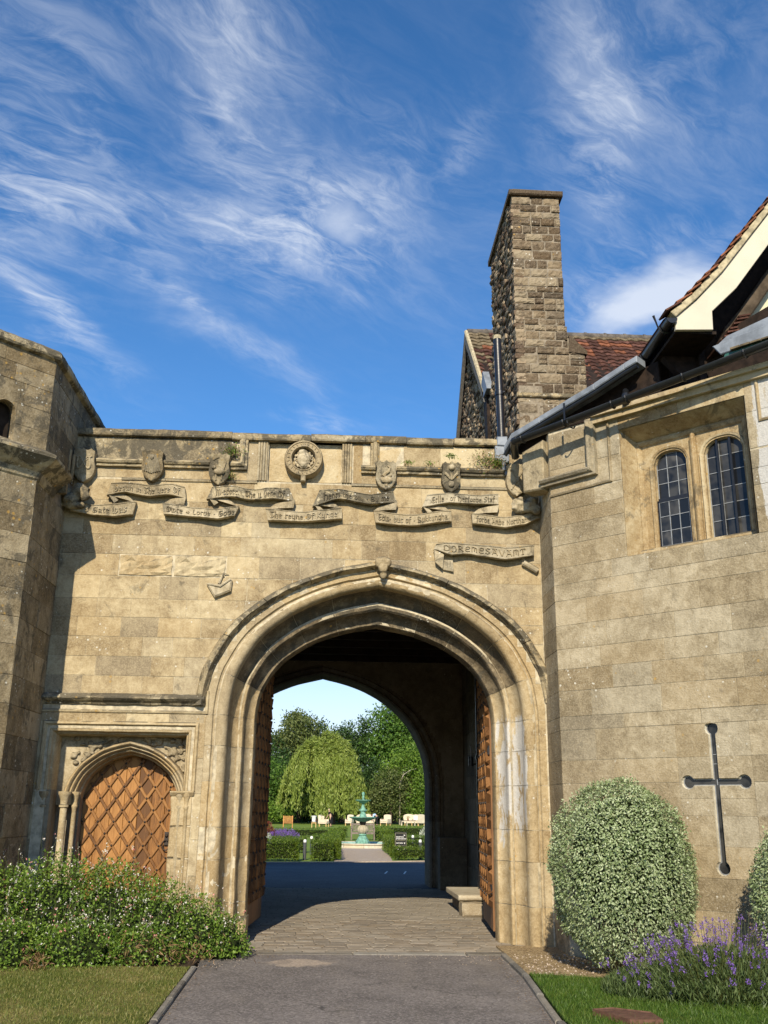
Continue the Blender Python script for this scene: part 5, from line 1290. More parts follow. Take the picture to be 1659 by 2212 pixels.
# round-headed dark slit in the upper stage
mb = MB(); U = Vector((-c45, -c45)); 
def tface(s, z, y, o=TB): return (o[0] + U.x * s - c45 * y, o[1] + U.y * s + c45 * y, z)
hole = [(.44, 5.80), (.72, 5.80), (.72, 6.16)] + [(.58 + .14 * math.cos(t), 6.16 + .16 * math.sin(t)) for t in np.linspace(0, math.pi, 9)] + [(.44, 6.16)]
mb.add([tface(s, z, .16) for s, z in hole], [tuple(range(len(hole)))]); obj("slit_back", mb, "passage_ceiling", tow)
for s0, s1, sg in ((.44, .58, 1), (.58, .72, -1)):
    p = [(s0, 6.32), (s1, 6.32)] + ([(.58 + .14 * math.cos(t), 6.16 + .155 * math.sin(t)) for t in np.linspace(math.pi / 2, math.pi, 7)] if sg > 0 else [(.58 + .14 * math.cos(t), 6.16 + .155 * math.sin(t)) for t in np.linspace(0, math.pi / 2, 7)])
    mb = MB(); N = len(p); mb.add([tface(s, z, -.004) for s, z in p] + [tface(s, z, .12) for s, z in p], [tuple(range(N)), tuple(range(2 * N - 1, N - 1, -1))] + [(k, (k + 1) % N, N + (k + 1) % N, N + k) for k in range(N)]); obj("slit_head", mb, "tower_stone", tow)
# round recess low on the side face, with its pale metal rim
mb = MB(); rows = []
for r, dx in ((.17, .004), (.105, -.004), (.10, -.05), (.10, -.12), (.0, -.12)): rows.append([(TA[0] + dx, TA[1] + .165 + r * .8 * math.cos(t), 1.43 + r * math.sin(t)) for t in np.linspace(0, 2 * math.pi, 25)])
mb.grid(rows); obj("round_recess", mb, "passage_stone", tow)
mb = MB(); mb.box(TA[0] - .06, TA[0] + .001, TA[1] + .03, TA[1] + .06, 1.25, 1.62); mb.box(TA[0] - .06, TA[0] + .001, TA[1] + .27, TA[1] + .30, 1.25, 1.62); mb.box(TA[0] - .06, TA[0] + .001, TA[1] + .06, TA[1] + .27, 1.25, 1.27); mb.box(TA[0] - .06, TA[0] + .001, TA[1] + .06, TA[1] + .27, 1.60, 1.62)
obj("recess_frame", mb, "tower_stone", tow)
mb = MB(); mb.tube([(TA[0] - .03, TA[1] + .165 + .075 * math.cos(t), 1.43 + .095 * math.sin(t)) for t in np.linspace(-1.8, .2, 10)], .008, 6); obj("recess_rim", mb, "security_grey", tow, True)
def around(prof, nm, path, mat, amp, closed_ends=True, step=.06):
    """moulding carried round the tower: path in plan, prof = (outward, z)"""
    P = []
    for a, b in zip(path[:-1], path[1:]):
        n = max(1, int(math.hypot(b[0] - a[0], b[1] - a[1]) / step)); P += [(a[0] + (b[0] - a[0]) * i / n, a[1] + (b[1] - a[1]) * i / n) for i in range(n)]
    P.append(path[-1]); pts = [Vector(p) for p in P]; rows = []
    for i in range(len(pts)):
        d1 = (pts[i] - pts[i - 1]).normalized() if i else None; d2 = (pts[i + 1] - pts[i]).normalized() if i < len(pts) - 1 else None
        d1 = d1 or d2; d2 = d2 or d1; n1 = Vector((d1.y, -d1.x)); n2 = Vector((d2.y, -d2.x)); b = n1 + n2; b = b / max(b.dot(n1), .3)
        rows.append([(pts[i].x + b.x * o, pts[i].y + b.y * o, z) for o, z in prof])
    mb = MB(); mb.grid([list(r) for r in zip(*rows)])
    for r in (rows[0], rows[-1]): mb.add(r, [tuple(range(len(r)))])
    erode(mb, amp, 6); return mb
far = (TA[0] - 1.98 * c45, TA[1] - 1.98 * c45)
obj("string_course", around([(-.02, 5.40), (.02, 5.44), (.05, 5.52), (.10, 5.56), (.17, 5.62), (.235, 5.68), (.24, 5.715), (.22, 5.73), (-.02, 5.86)], "s", [far, TA, (TA[0], -.62)], "tower_stone", .010), "weathered_stone", tow)
mb = MB(); mb.box(TA[0] - .02, TA[0] + .16, -.62, -.56, 5.50, 5.72); erode(mb, .01); obj("string_stop", mb, "tower_stone", tow)
farB = (TB[0] - 1.98 * c45, TB[1] - 1.98 * c45)
obj("coping", around([(-.3, 7.02), (.0, 7.03), (.055, 7.05), (.07, 7.075), (.065, 7.14), (.03, 7.175), (-.3, 7.22)], "c", [farB, TB, (TB[0], 3.1)], "tower_stone", .012), "weathered_stone", tow)
obj("lead_cap", MB().box(far[0] + .38, far[0] + .62, far[1] + .34, far[1] + .64, 7.19, 7.25), "black_iron", tow)
mb = MB(); mb.tube([(-3.66, -.30, 5.92), (-3.66, -.30, 6.22)], .03, 8); mb.tube([(-3.62, -.22, 5.80), (-3.62, -.22, 6.18)], .022, 8); erode(mb, .006, 8); obj("broken_shaft", mb, "jamb_stone", tow)

# ================================================================ COTTAGE AND CHIMNEY behind the wall
cot = thing("cottage", "brown rubble cottage with a tall chimney and red tiled roof above the gatehouse", "cottage", (3.2, 4.0, 5.2))
CX0 = 2.75
def rubble(parent, y0f, y1f, z0, z1, nm):
    """thin roughly coursed rubble seen edge-on: small real stones joined into one part"""
    mb = MB(); z = z0
    while z < z1 - .02:
        h = min(rnd.uniform(.05, .105), z1 - z); js = course_joints(y0f(z), y1f(z), .11, .30)
        for a, b in zip(js[:-1], js[1:]):
            me = rnd.choice(BL["rubble_stone"]); pr = rnd.uniform(-.015, .03)
            mb.add([(CX0 - pr + v.co.y * .16, b - .004 - v.co.x * (b - a - .008), z + .004 + v.co.z * (h - .008)) for v in me.vertices], [tuple(q.vertices) for q in me.polygons])
        z += h
    return obj(nm, mb, "rubble_stone", parent, kind="stuff")
ch = obj("chimney", MB().box(CX0 + .022, 3.555, 1.022, 3.14, 5.2, 11.46), "dark_mortar", cot)
def rough_face(parent, key, o, u, n, S0f, S1f, z0, z1, hlo, hhi, wlo, whi, pr=(-.010, .018), depth=.16, gap=.008, tilt=0.0, maxn=400):
    z = z0; cnt = 0
    while z < z1 - .03:
        h = min(rnd.uniform(hlo, hhi), z1 - z); 
        if z1 - z - h < hlo * .6: h = z1 - z
        s0, s1 = S0f(z), S1f(z); js = course_joints(s0, s1, wlo, whi)
        for a, b in zip(js[:-1], js[1:]):
            if b - a < .03 or cnt >= maxn: continue
            if h > .17 and b - a < .30 and rnd.random() < .25:      # two thin stones instead of one tall one
                k = rnd.uniform(.4, .6); parts = ((z, z + h * k), (z + h * k, z + h))
            else: parts = ((z, z + h),)
            for p0, p1 in parts: put_block(BL[key], parent, o, u, n, a, b, p0, p1, rnd.uniform(*pr), depth, gap); cnt += 1
        z += h
rough_face(ch, "lias_stone", (CX0, 1.0), (1, 0), (0, -1), lambda z: 0.0, lambda z: 1.12 if z < 8.62 else (.90 if z < 9.0 else .875), 6.2, 7.80, .13, .24, .17, .42)
rough_face(ch, "lias_stone", (CX0, 1.0), (1, 0), (0, -1), lambda z: 0.0, lambda z: 1.12 if z < 8.62 else (.85 if z < 9.0 else .825), 7.88, 11.48, .10, .185, .14, .36)
rubble(ch, lambda z: 1.0, lambda z: 3.15, 6.1, 11.48, "side_rubble")
mb = MB(); mb.box(CX0 + .10, 3.85, 1.024, 3.0, 5.2, 8.60); mb.add([(3.58, 1.03, 8.60), (3.86, 1.03, 8.60), (3.60, 1.03, 8.88), (3.58, 3.0, 8.60), (3.86, 3.0, 8.60), (3.60, 3.0, 8.88)], [(0, 1, 2), (3, 5, 4), (1, 4, 5, 2)]); obj("chimney_base", mb, "dark_mortar", cot)
mb = MB(); mb.add([(3.60, .99, 8.62), (3.90, .99, 8.58), (3.90, .99, 8.64), (3.62, .99, 8.92), (3.60, 3.0, 8.62), (3.90, 3.0, 8.58), (3.90, 3.0, 8.64), (3.62, 3.0, 8.92)], [(0, 1, 2, 3), (7, 6, 5, 4), (1, 5, 6, 2), (2, 6, 7, 3), (0, 3, 7, 4)]); erode(mb, .01); obj("shoulder_slab", mb, "lias_stone", cot)
mb = MB(); mb.cbox(CX0 - .01, 3.92, .955, 1.2, 7.80, 7.875, .015); erode(mb, .015, 5); obj("string_course", mb, "weathered_stone", ch)
mb = MB(); mb.cbox(CX0 - .04, 3.625, .94, 3.22, 11.48, 11.58, .02); erode(mb, .012, 4); obj("cap_slab", mb, "lias_stone", ch)
mb = MB(); mb.cbox(CX0 + .05, 3.45, 1.05, 3.05, 11.58, 11.67, .02); erode(mb, .012, 4); obj("cap_slab", mb, "lias_stone", ch)
# gable wall and flank
RY, RZ_, EY, EZ, BY = 6.12, 11.62, 3.85, 9.12, 8.4
mb = MB(); mb.prism([(1.0, 5.2), (8.0, 5.2), (8.0, 9.4), (RY, 11.42), (4.05, 9.2), (3.0, 9.2), (1.0, 8.0)], CX0 + .025, CX0 + .4, plane='yz'); obj("gable_core", mb, "dark_mortar", cot)
mb = MB(); mb.box(CX0 + .4, 14.0, 4.2, 4.5, 5.2, 9.2); obj("flank_wall", mb, "dark_mortar", cot)
rubble(cot, lambda z: 3.15 if z < 9.1 else max(3.9, RY - (11.42 - z) * .92), lambda z: 8.0 if z < 9.1 else min(8.0, RY + (11.42 - z) * .92), 6.6, 11.2, "gable_rubble")
# roof: near slope tiled in courses, each tile laid singly
roof = obj("roof", MB().prism([(EY - .12, EZ - .12), (EY - .12, EZ - .02), (RY, RZ_ - .02), (BY, EZ - .02), (BY, EZ - .12), (RY, RZ_ - .14)], CX0 - .02, 14.0, plane='yz'), "old_timber", cot)
tl = []
for k in range(3):
    mb = MB(); q = random.Random(k)
    xs_ = np.linspace(0, 1, 5); top_ = [(x, 0, .012 + .006 * math.sin(x * math.pi * 2 + .5)) for x in xs_]
    rows = [[(x, 0, -.0 + .0) for x in xs_], [(x, 0, .045 + .016 * math.sin(x * 2 * math.pi)) for x in xs_], [(x, 1, .018 + .010 * math.sin(x * 2 * math.pi)) for x in xs_]]
    mb.grid(rows); me = mb.mesh("tile"); tl.append(me)
tile_sets = {}
for m in ("roof_tile", "orange_tile", "mossy_tile"):
    tile_sets[m] = []
    for k in tl: me = k.copy(); me.name = "tile"; me.materials.append(MATS[m]); tile_sets[m].append(me)
slope = Vector((0, RY - EY, RZ_ - EZ)); SL = slope.length; sv = slope / SL; sn = Vector((0, -sv.z, sv.y)); ang = math.atan2(sv.z, sv.y)
rows_n = 17; gauge = SL / rows_n; tcount = 0; restt = MB()
for r in range(rows_n):
    s = r * gauge - .05; x = CX0 - .05 if r % 2 == 0 else CX0 - .05
    while x < 9.2:
        w = .235
        if 2.72 < x < 3.45 and r < rows_n - 1 and False: pass
        m = "mossy_tile" if (x < 3.5 and (r > rows_n - 5 or rnd.random() < .35)) or (r >= rows_n - 1) else ("orange_tile" if rnd.random() < (.38 if r in (12, 13, 14) else .08) else "roof_tile")
        p = Vector((x, EY, EZ)) + sv * s + sn * .006
        behind = 2.80 < x < 3.30 and s > SL * .0
        if tcount < 296 and r > 4 and x < 7.6 and not (2.95 < x < 3.35):
            o = inst("tile", rnd.choice(tile_sets[m]), roof, p, (ang + rnd.uniform(-.02, .02), rnd.uniform(-.015, .015), 0), (w - .006, gauge * 1.15, 1)); tcount += 1
        else:
            M = Matrix.Translation(p) @ Matrix.Rotation(ang, 4, 'X') @ Matrix.Diagonal((w - .006, gauge * 1.15, 1, 1))
            me = tl[0]; restt.add([tuple(M @ v.co) for v in me.vertices], [tuple(q.vertices) for q in me.polygons])
        x += w
obj("further_tiles", restt, "roof_tile", roof, kind="stuff")
x = CX0 - .04
while x < 8.5:
    mb = MB(); mb.tube([(x, RY, RZ_ + .0), (x + .43, RY, RZ_ + .0)], .085, 10); mb.tube([(x + .39, RY, RZ_), (x + .44, RY, RZ_)], .098, 10); obj("ridge_tile", mb, "ridge_tile", cot, True); x += .44
def board(nm, pts, y_or_x, th, mat, parent, plane='yz', bev=0.004): mb = MB(); mb.prism(pts, y_or_x, y_or_x + th, bev, plane=plane); return obj(nm, mb, mat, parent)
board("bargeboard", [(EY - .15, EZ - .22), (EY - .15, EZ - .02), (RY, RZ_ - .02), (RY, RZ_ - .26)], CX0 - .10, .06, "weathered_oak", cot)
board("bargeboard", [(BY + .05, EZ - .30), (BY + .05, EZ - .05), (RY, RZ_ - .02), (RY, RZ_ - .26)], CX0 - .10, .06, "weathered_oak", cot)
board("gable_post", [(8.0, 5.4), (8.14, 5.4), (8.14, 9.4), (8.0, 9.4)], CX0 - .12, .14, "weathered_oak", cot)
obj("verge_mortar", MB().tube([(CX0 - .06, EY - .12, EZ), (CX0 - .06, RY, RZ_ + .02)], .045, 6), "mortar_fillet", cot)
obj("lead_soaker", MB().prism([(3.30, 9.0), (3.75, 9.0), (3.95, 9.32), (3.75, 9.55)], CX0 - .10, CX0 + .02, plane='yz'), "lead_sheet", cot)
board("corbel_board", [(3.55, 8.1), (3.75, 8.0), (3.95, 9.0), (3.60, 9.0)], CX0 - .06, .06, "old_timber", cot)
dp = thing("downpipe", "fat black rainwater pipe standing against the left flank of the tall chimney", "drainpipe", (2.5, .25, 6.6))
mb = MB(); mb.tube([(2.36, .30, 6.62), (2.33, .30, 8.42)], .058, 14); obj("pipe", mb, "black_iron", dp, True)
mb = MB(); mb.tube([(2.347, .30, 7.50), (2.346, .30, 7.56)], .072, 14); mb.ball((2.40, .24, 7.53), .022, 8, 5); obj("collar", mb, "black_iron", dp, True)
obj("pipe_top", MB().tube([(2.33, .30, 8.42), (2.33, .30, 8.48)], .062, 12), "mortar_fillet", dp)
lf = thing("lead_flashing", "dressed grey lead wrapped over the right-hand end of the parapet coping", "flashing", (2.3, -.05, 6.3))
mb = MB(); mb.cbox(2.22, 2.37, -.10, .3, 6.55, 6.69, .01); mb.cbox(2.19, 2.39, -.085, .02, 6.30, 6.55, .012); mb.tube([(2.31, -.06, 6.30), (2.32, -.06, 6.20), (2.36, -.08, 6.12)], .03, 8); erode(mb, .006, 8); obj("lead", mb, "lead_sheet", lf)

# ================================================================ BAY (right-hand tower): local x along the sunlit face, local y into the wall
BX, BY_ = 2.80, -.74
bay = thing("bay_tower", "canted stone tower at the right with a mullioned window and a cross-shaped loop", "tower", (BX, BY_, 0), R(-45), local=True)
core = MB(); core.prism([(-.523, .523), (0, .0036), (0.01, .0036), (1.045, .0036), (1.045, .6), (2.675, .6), (2.675, .0036), (4.4, .0036), (4.4, 3.0), (2.0, 4.6), (-.523, 2.5)], 4.60, 6.27, plane='xy')
core.prism([(-.53, .535), (0.004, .0036), (1.50, .0036), (1.50, .40), (2.34, .40), (2.34, .0036), (4.4, .0036), (4.4, 3.0), (2.0, 4.6), (-.53, 2.5)], .9, 2.72, plane='xy')
for a, b in ((0, .9), (2.72, 4.60), (6.27, 6.50)): core.prism([(-.53, .535), (0.004, .0036), (4.4, .0036), (4.4, 3.0), (2.0, 4.6), (-.53, 2.5)], a, b, plane='xy')
obj("wall_core", core, "mortar", bay)
zb = [0, .30, .62, .95, 1.27, 1.58, 1.93, 2.20, 2.56, 2.72, 3.03, 3.30, 3.55, 3.85, 4.17, 4.38, 4.60, 4.90, 5.16, 5.36, 5.58]
C = (1.921, 1.93)
def half_w(z):                     # half width of the cross-shaped loop at height z
    w = 0.0
    if 1.05 <= z <= 2.50: w = .042
    for cz in (1.05, 2.50):
        if abs(z - cz) < .078: w = max(w, math.sqrt(.078 ** 2 - (z - cz) ** 2))
    if abs(z - C[1]) < .078: w = max(w, .318 + math.sqrt(max(0, .078 ** 2 - (z - C[1]) ** 2)))
    return w
def arm_clear(z): return .046 if abs(z - C[1]) > .078 else None
face_stones(bay, (0, 0), (1, 0), (0, -1), 0, 3.9, zb, .42, .95, "bay_stone", skip=[(1.045, 2.675, 4.60, 6.27), (1.50, 2.34, .95, 2.56)], pr=(0.0, .0018))
face_stones(bay, (0, 0), (-c45, c45), (-c45, -c45), 0, .735, zb, .5, .8, "bay_stone", pr=(-.002, .003))
def splay(side, z0, z1):
    """stone beside the loop, from the outer edge of the bay's loop panel to the cut outline"""
    zz = list(np.linspace(z0, z1, max(10, int((z1 - z0) / .012))))
    return [(C[0] + side * .42, z0)] + [(C[0] + side * max(half_w(z), .0005), z) for z in zz] + [(C[0] + side * .42, z1)]
def cross_outline(k):              # outline of the loop grown by k
    pts = []; r = .078 + k; a = .042 + k; 
    def disc(cx, cz, t0, t1): return [(cx + r * math.cos(t), cz + r * math.sin(t)) for t in np.linspace(t0, t1, 12)]
    f = math.asin(a / r); h = math.pi / 2
    pts += disc(C[0], 2.50, -h + f, 3 * h - f) + [(C[0] - a, C[1] + a)] + disc(C[0] - .318, C[1], f, 2 * math.pi - f) + [(C[0] - a, C[1] - a)]
    pts += disc(C[0], 1.05, h + f, 5 * h - f) + [(C[0] + a, C[1] - a)] + disc(C[0] + .318, C[1], -math.pi + f, math.pi - f) + [(C[0] + a, C[1] + a)]
    return pts
def cut_stone(z0, z1, side):       # stones beside the loop, cut to its outline
    a, r = .042, .078; f = math.asin(a / r); h = math.pi / 2; L = [(C[0] + side * .42, z1), (C[0] + side * .42, z0)]
    def run(p): return [(C[0] + side * abs(x - C[0]), z) for x, z in p]
    if z0 < 1.05 < z1: inn = [(C[0] + .0004, z0)] + [(C[0] + r * math.sin(t), 1.05 - r * math.cos(t)) for t in np.linspace(.005, math.pi - f, 12)] + [(C[0] + a, z1)]
    elif z0 < 2.50 < z1: inn = [(C[0] + a, z0)] + [(C[0] + r * math.sin(t), 2.50 - r * math.cos(t)) for t in np.linspace(f, math.pi - .005, 12)] + [(C[0] + .0004, z1)]
    elif z0 < C[1] < z1: inn = [(C[0] + a, z0), (C[0] + a, C[1] - a)] + [(C[0] + .318 + r * math.cos(t), C[1] + r * math.sin(t)) for t in np.linspace(-math.pi + f, math.pi - f, 22)] + [(C[0] + a, C[1] + a), (C[0] + a, z1)]
    else: inn = [(C[0] + a, z0), (C[0] + a, z1)]
    mb = MB(); mb.prism(L + run(inn), 0.0, .13); obj("loop_stone", mb, "bay_stone", bay)
for side in (-1, 1):
    for z0, z1 in ((.95, 1.27), (1.27, 1.58), (1.58, 1.76), (1.76, 2.20), (2.20, 2.56)): cut_stone(z0 + .001, z1 - .001, side)
mb = MB(); mb.grid([[(p[0], y, p[1]) for p in cross_outline(k) + cross_outline(k)[:1]] for k, y in ((.0, .0), (-.002, .02), (-.012, .045), (-.012, .08))]); obj("loop_reveal", mb, "pool_stone", bay)  # paler stone here paints in sunlight on the splay
mb = MB(); mb.prism(cross_outline(-.011), .050, .058); obj("loop_glass", mb, "leaded_glass", bay)
mb = MB(); mb.grid([[(p[0], y, p[1]) for p in cross_outline(k) + cross_outline(k)[:1]] for k, y in ((-.004, .038), (-.016, .036), (-.018, .049))]); obj("loop_rim", mb, "lead_came", bay)
mb = MB()
for z in (2.22, 2.12): mb.box(C[0] - .028, C[0] + .028, .045, .049, z, z + .006)
mb.box(C[0] - .005, C[0] + .005, .045, .049, 1.90, 1.96); obj("loop_came", mb, "lead_came", bay)

# window: deep square-headed recess, two arched lights
WX0, WX1, WZ0, WZ1 = 1.055, 2.665, 4.60, 6.26
mb = MB()
def quad(a, b, c, d): mb.add([a, b, c, d], [(0, 1, 2, 3)])
i0, i1, it, fy = 1.155, 2.555, 6.13, .28
quad((WX0, 0, WZ0), (WX0, 0, WZ1), (i0, fy, it), (i0, fy, WZ0)); quad((WX1, 0, WZ1), (WX1, 0, WZ0), (i1, fy, WZ0), (i1, fy, it)); quad((WX0, 0, WZ1), (WX1, 0, WZ1), (i1, fy, it), (i0, fy, it)); quad((WX0, 0, WZ0), (i0, fy, WZ0 + .06), (i1, fy, WZ0 + .06), (WX1, 0, WZ0))
obj("window_reveal", mb, "window_stone", bay); i0, i1, it, fy = 1.20, 2.60, 6.10, .17
win = obj("window", MB().box(1.2, 2.6, .40, .42, 4.62, 6.1), "passage_ceiling", bay)
L1 = (1.395, 1.825); L2 = (2.055, 2.530); ZB, SP, AX = 4.675, 5.755, 5.915
def light_top(x, L, off=0.0):
    c, hw = (L[0] + L[1]) / 2, (L[1] - L[0]) / 2 + off; u = min(1, abs(x - c) / hw); return SP + (AX + off - SP) * (1 - u ** 2.6) ** (1 / 1.6)
def head_poly():
    p = [(i0, SP), (i0, it), (i1, it), (i1, SP)]
    for L in (L2, L1): p += [(x, light_top(x, L)) for x in np.linspace(L[1], L[0], 15)]
    return p
mb = MB(); mb.prism(head_poly(), fy + .005, fy + .14); obj("window_head", mb, "window_stone", win)
for a, b in ((i0, L1[0]), (L1[1], L2[0]), (L2[1], i1)):
    mb = MB(); mb.box(a, b, fy + .005, fy + .14, ZB, SP); obj("jamb" if a != L1[1] else "mullion", mb, "window_stone", win)
mb = MB(); mb.cbox(i0 - .08, i1 + .02, .10, .34, WZ0 - .0, ZB + .003, .02); obj("sill", mb, "window_stone", win)
for L in (L1, L2):                # chamfered inner order round each light
    mb = MB(); path = [(L[0], ZB), (L[0], SP)] + [(x, light_top(x, L)) for x in np.linspace(L[0], L[1], 17)][1:-1] + [(L[1], SP), (L[1], ZB)]
    sweep2d(mb, path, [(.055, fy + .004), (.045, fy - .020), (.022, fy - .012), (-.006, fy + .05), (-.010, fy + .10)]); obj("light_moulding", mb, "window_stone", win)
mb = MB(); mb.tube([(1.94, fy - .03, ZB), (1.94, fy - .03, 5.98), (1.94, fy - .0, 6.08)], .030, 8); mb.box(1.90, 1.98, fy - .03, fy + .01, ZB, 6.0); obj("mullion_shaft", mb, "window_stone", win)
mb = MB(); sweep2d(mb, [(i0, ZB), (i0, it - .02), (i1, it - .02), (i1, ZB)], [(.03, fy - .02), (.0, fy - .035), (-.03, fy - .02), (-.05, fy + .006)]); obj("frame_moulding", mb, "window_stone", win)
gy = fy + .075
def lights(L, cols, rows, zb, zt, arched, nm, gyy):
    xs_ = np.linspace(L[0] + .012, L[1] - .012, cols + 1); zs_ = np.linspace(zb, zt, rows + 1)
    for i in range(cols):
        for j in range(rows):
            x0, x1, z0, z1 = xs_[i] + .004, xs_[i + 1] - .004, zs_[j] + .004, zs_[j + 1] - .004
            tops = [(x, min(z1, light_top(x, L) - .008)) for x in np.linspace(x1, x0, 6)] if arched else [(x1, z1), (x0, z1)]
            if min(t[1] for t in tops) < z0 + .01: tops = [(x, max(z, z0 + .012)) for x, z in tops]
            mb = MB(); tw = rnd.uniform(-.0025, .0025); tv = rnd.uniform(-.003, .003)
            p = [(x0, z0), (x1, z0)] + tops; N = len(p)
            mb.add([(x, gyy + tw * (x - x0) / (x1 - x0) + tv * (z - z0) / (z1 - z0), z) for x, z in p], [tuple(range(N))]); obj("pane", mb, "leaded_glass", win)
    mb = MB()
    for x in xs_: 
        t = light_top(x, L) - .004 if arched else zt; t = min(t, max(zt, t)); mb.box(x - .0045, x + .0045, gyy - .008, gyy + .004, zb, t if arched else zt)
    for z in zs_:
        # only the run that lies under the arched head
        w = [x for x in np.linspace(L[0] + .004, L[1] - .004, 40) if (not arched) or light_top(x, L) > z]
        if w: mb.box(w[0], w[-1], gyy - .007, gyy + .003, z - .004, z + .004)
    obj("lead_cames", mb, "lead_came", win)
lights(L1, 3, 3, 5.325, 5.90, True, "a", gy); lights(L2, 3, 6, 4.70, 5.91, True, "b", gy)
# the opening casement stands proud in the lower half of the first light
cs_y = gy - .035
lights((1.405, 1.815), 3, 3, 4.705, 5.265, False, "c", cs_y)
mb = MB()
for a, b, c, d in ((1.395, 1.417, 4.685, 5.29), (1.803, 1.828, 4.685, 5.29), (1.40, 1.82, 4.685, 4.705), (1.40, 1.82, 5.268, 5.29)): mb.box(a, b, cs_y - .012, cs_y + .02, c, d)
mb.box(1.39, 1.83, gy - .02, gy + .01, 5.292, 5.325); obj("casement_frame", mb, "black_iron", win)
mb = MB(); mb.tube([(1.40, cs_y - .01, 5.16), (1.365, cs_y - .03, 5.16), (1.365, cs_y - .03, 5.10)], .010, 6); mb.tube([(1.40, cs_y - .01, 4.80), (1.365, cs_y - .03, 4.80)], .010, 6); mb.tube([(1.60, cs_y - .01, 4.69), (1.46, cs_y - .09, 4.64), (1.30, cs_y - .05, 4.63), (1.27, cs_y - .05, 4.66)], .005, 5); obj("casement_stay", mb, "black_iron", win)
mb = MB()
for x in (2.215, 2.375): mb.box(x - .013, x + .013, gy - .055, gy - .035, ZB, light_top(x, L2) + .01)
obj("iron_bar", mb, "black_iron", win)
win.location = (-.045, .11, .03)
# stones round the head of the window, label panels and eaves course
for a, b in ((0.0, .52), (.52, 1.04)): put_block(BL["bay_stone"], bay, (0, 0), (1, 0), (0, -1), a, b, 5.60, 5.95, .002); 
for a, b in ((0.0, .60), (.60, 1.04)): put_block(BL["bay_stone"], bay, (0, 0), (1, 0), (0, -1), a, b, 5.95, 6.46, .002)
for a, b in ((2.68, 3.3), (3.3, 3.9)): put_block(BL["bay_stone"], bay, (0, 0), (1, 0), (0, -1), a, b, 5.60, 6.05, .002); put_block(BL["bay_stone"], bay, (0, 0), (1, 0), (0, -1), a, b, 6.05, 6.50, .002)
for a, b in ((1.04, 1.85), (1.85, 2.68)): put_block(BL["window_stone"], bay, (0, 0), (1, 0), (0, -1), a, b, 6.27, 6.50, .002)
CR2 = [(-.005, .01), (0, -.07), (.03, -.075), (.045, -.105), (.075, -.125), (.095, -.115), (.10, -.085), (.125, -.05), (.13, .01)]
mb = MB(); sweep2d(mb, densify([(-.10, 5.72), (.72, 5.74), (.72, 6.48)], .05), CR2); erode(mb, .006); obj("panel_moulding", mb, "carved_stone", bay)
mb = MB(); sweep2d(mb, densify([(.0, 5.59), (.90, 5.62), (.90, 6.42)], .05), [(-.02, 0), (-.016, -.02), (.0, -.028), (.016, -.016), (.02, 0)]); erode(mb, .004); obj("panel_bead", mb, "bay_stone", bay)
mb = MB(); sweep2d(mb, densify([(2.83, 6.50), (2.83, 5.92), (3.4, 5.92)], .05), [(-.02, 0), (-.016, -.02), (.0, -.028), (.016, -.016), (.02, 0)]); erode(mb, .004); obj("panel_bead", mb, "window_stone", bay)
mb = MB(); mb.prism([(-.40, 5.72), (-.08, 5.70), (-.06, 5.85), (-.06, 6.40), (-.40, 6.30)], -.06, .2, .02); erode(mb, .01, 5); obj("corner_corbel", mb, "carved_stone", bay)
mb = MB(); mb.box(.62, 3.6, -.07, .0, 6.42, 6.50); mb.box(.72, 3.6, -.12, .0, 6.50, 6.56); erode(mb, .012, 5); obj("eaves_course", mb, "window_stone", bay)
# eaves: black gutter, timber boarding, lead-capped verge
def gz(s): return 6.385 + (s + .279) * .088
mb = MB()
for k in range(1):
    n = 24; rows = []
    for i in range(n + 1):
        s = -.34 + (3.75 + .34) * i / n; rows.append([(s, -.30 + .062 * math.cos(t), gz(s) + .062 * math.sin(t)) for t in np.linspace(math.pi, 2 * math.pi, 9)] + [(s, -.30 + .052 * math.cos(t), gz(s) + .010 + .052 * math.sin(t)) for t in np.linspace(2 * math.pi, math.pi, 9)])
    rows = [r + r[:1] for r in rows]; mb.grid(rows)
gut = obj("gutter", mb, "black_plastic", bay, True)
mb = MB(); mb.tube([(-.34, -.30, gz(-.34) - .01), (-.40, -.22, gz(-.4) - .03), (-.55, .02, 6.30)], .056, 10); mb.ball((-.34, -.30, gz(-.34) - .01), .06, 10, 7); obj("gutter_return", mb, "black_plastic", bay, True)
mb = MB()
for s in (-.20, .45, 1.15, 1.35, 2.1, 2.85): mb.tube([(s, -.30 + .07 * math.cos(t), gz(s) + .070 * math.sin(t)) for t in np.linspace(math.pi * .98, 2.02 * math.pi, 9)], .012, 5)
for s in (.49,): mb.box(s - .012, s + .012, -.375, -.365, gz(s) - .02, gz(s) + .22); mb.tube([(s + .05, -.30 + .10 * math.cos(t), gz(s) - .045 + .07 * math.sin(t)) for t in np.linspace(math.pi, 1.9 * math.pi, 8)], .010, 5)
obj("gutter_bracket", mb, "black_iron", gut)
mb = MB(); mb.prism([(-.55, 6.36), (1.60, 6.48), (1.60, 7.10), (1.24, 7.03), (-.55, 6.50)], .11, .15); mb.prism([(1.60, 6.48), (3.75, 6.56), (3.75, 7.75), (1.60, 7.16)], .42, .48); obj("eaves_boarding", mb, "old_timber", bay)
mb = MB(); mb.box(-.50, 3.7, -.02, .60, 6.50, 6.53); obj("eaves_soffit", mb, "old_timber", bay)
lead = MB(); LP = [(-.64, 6.40), (-.52, 6.55), (-.05, 6.68), (.35, 6.79), (.80, 6.915), (1.24, 7.06), (1.42, 7.11)]
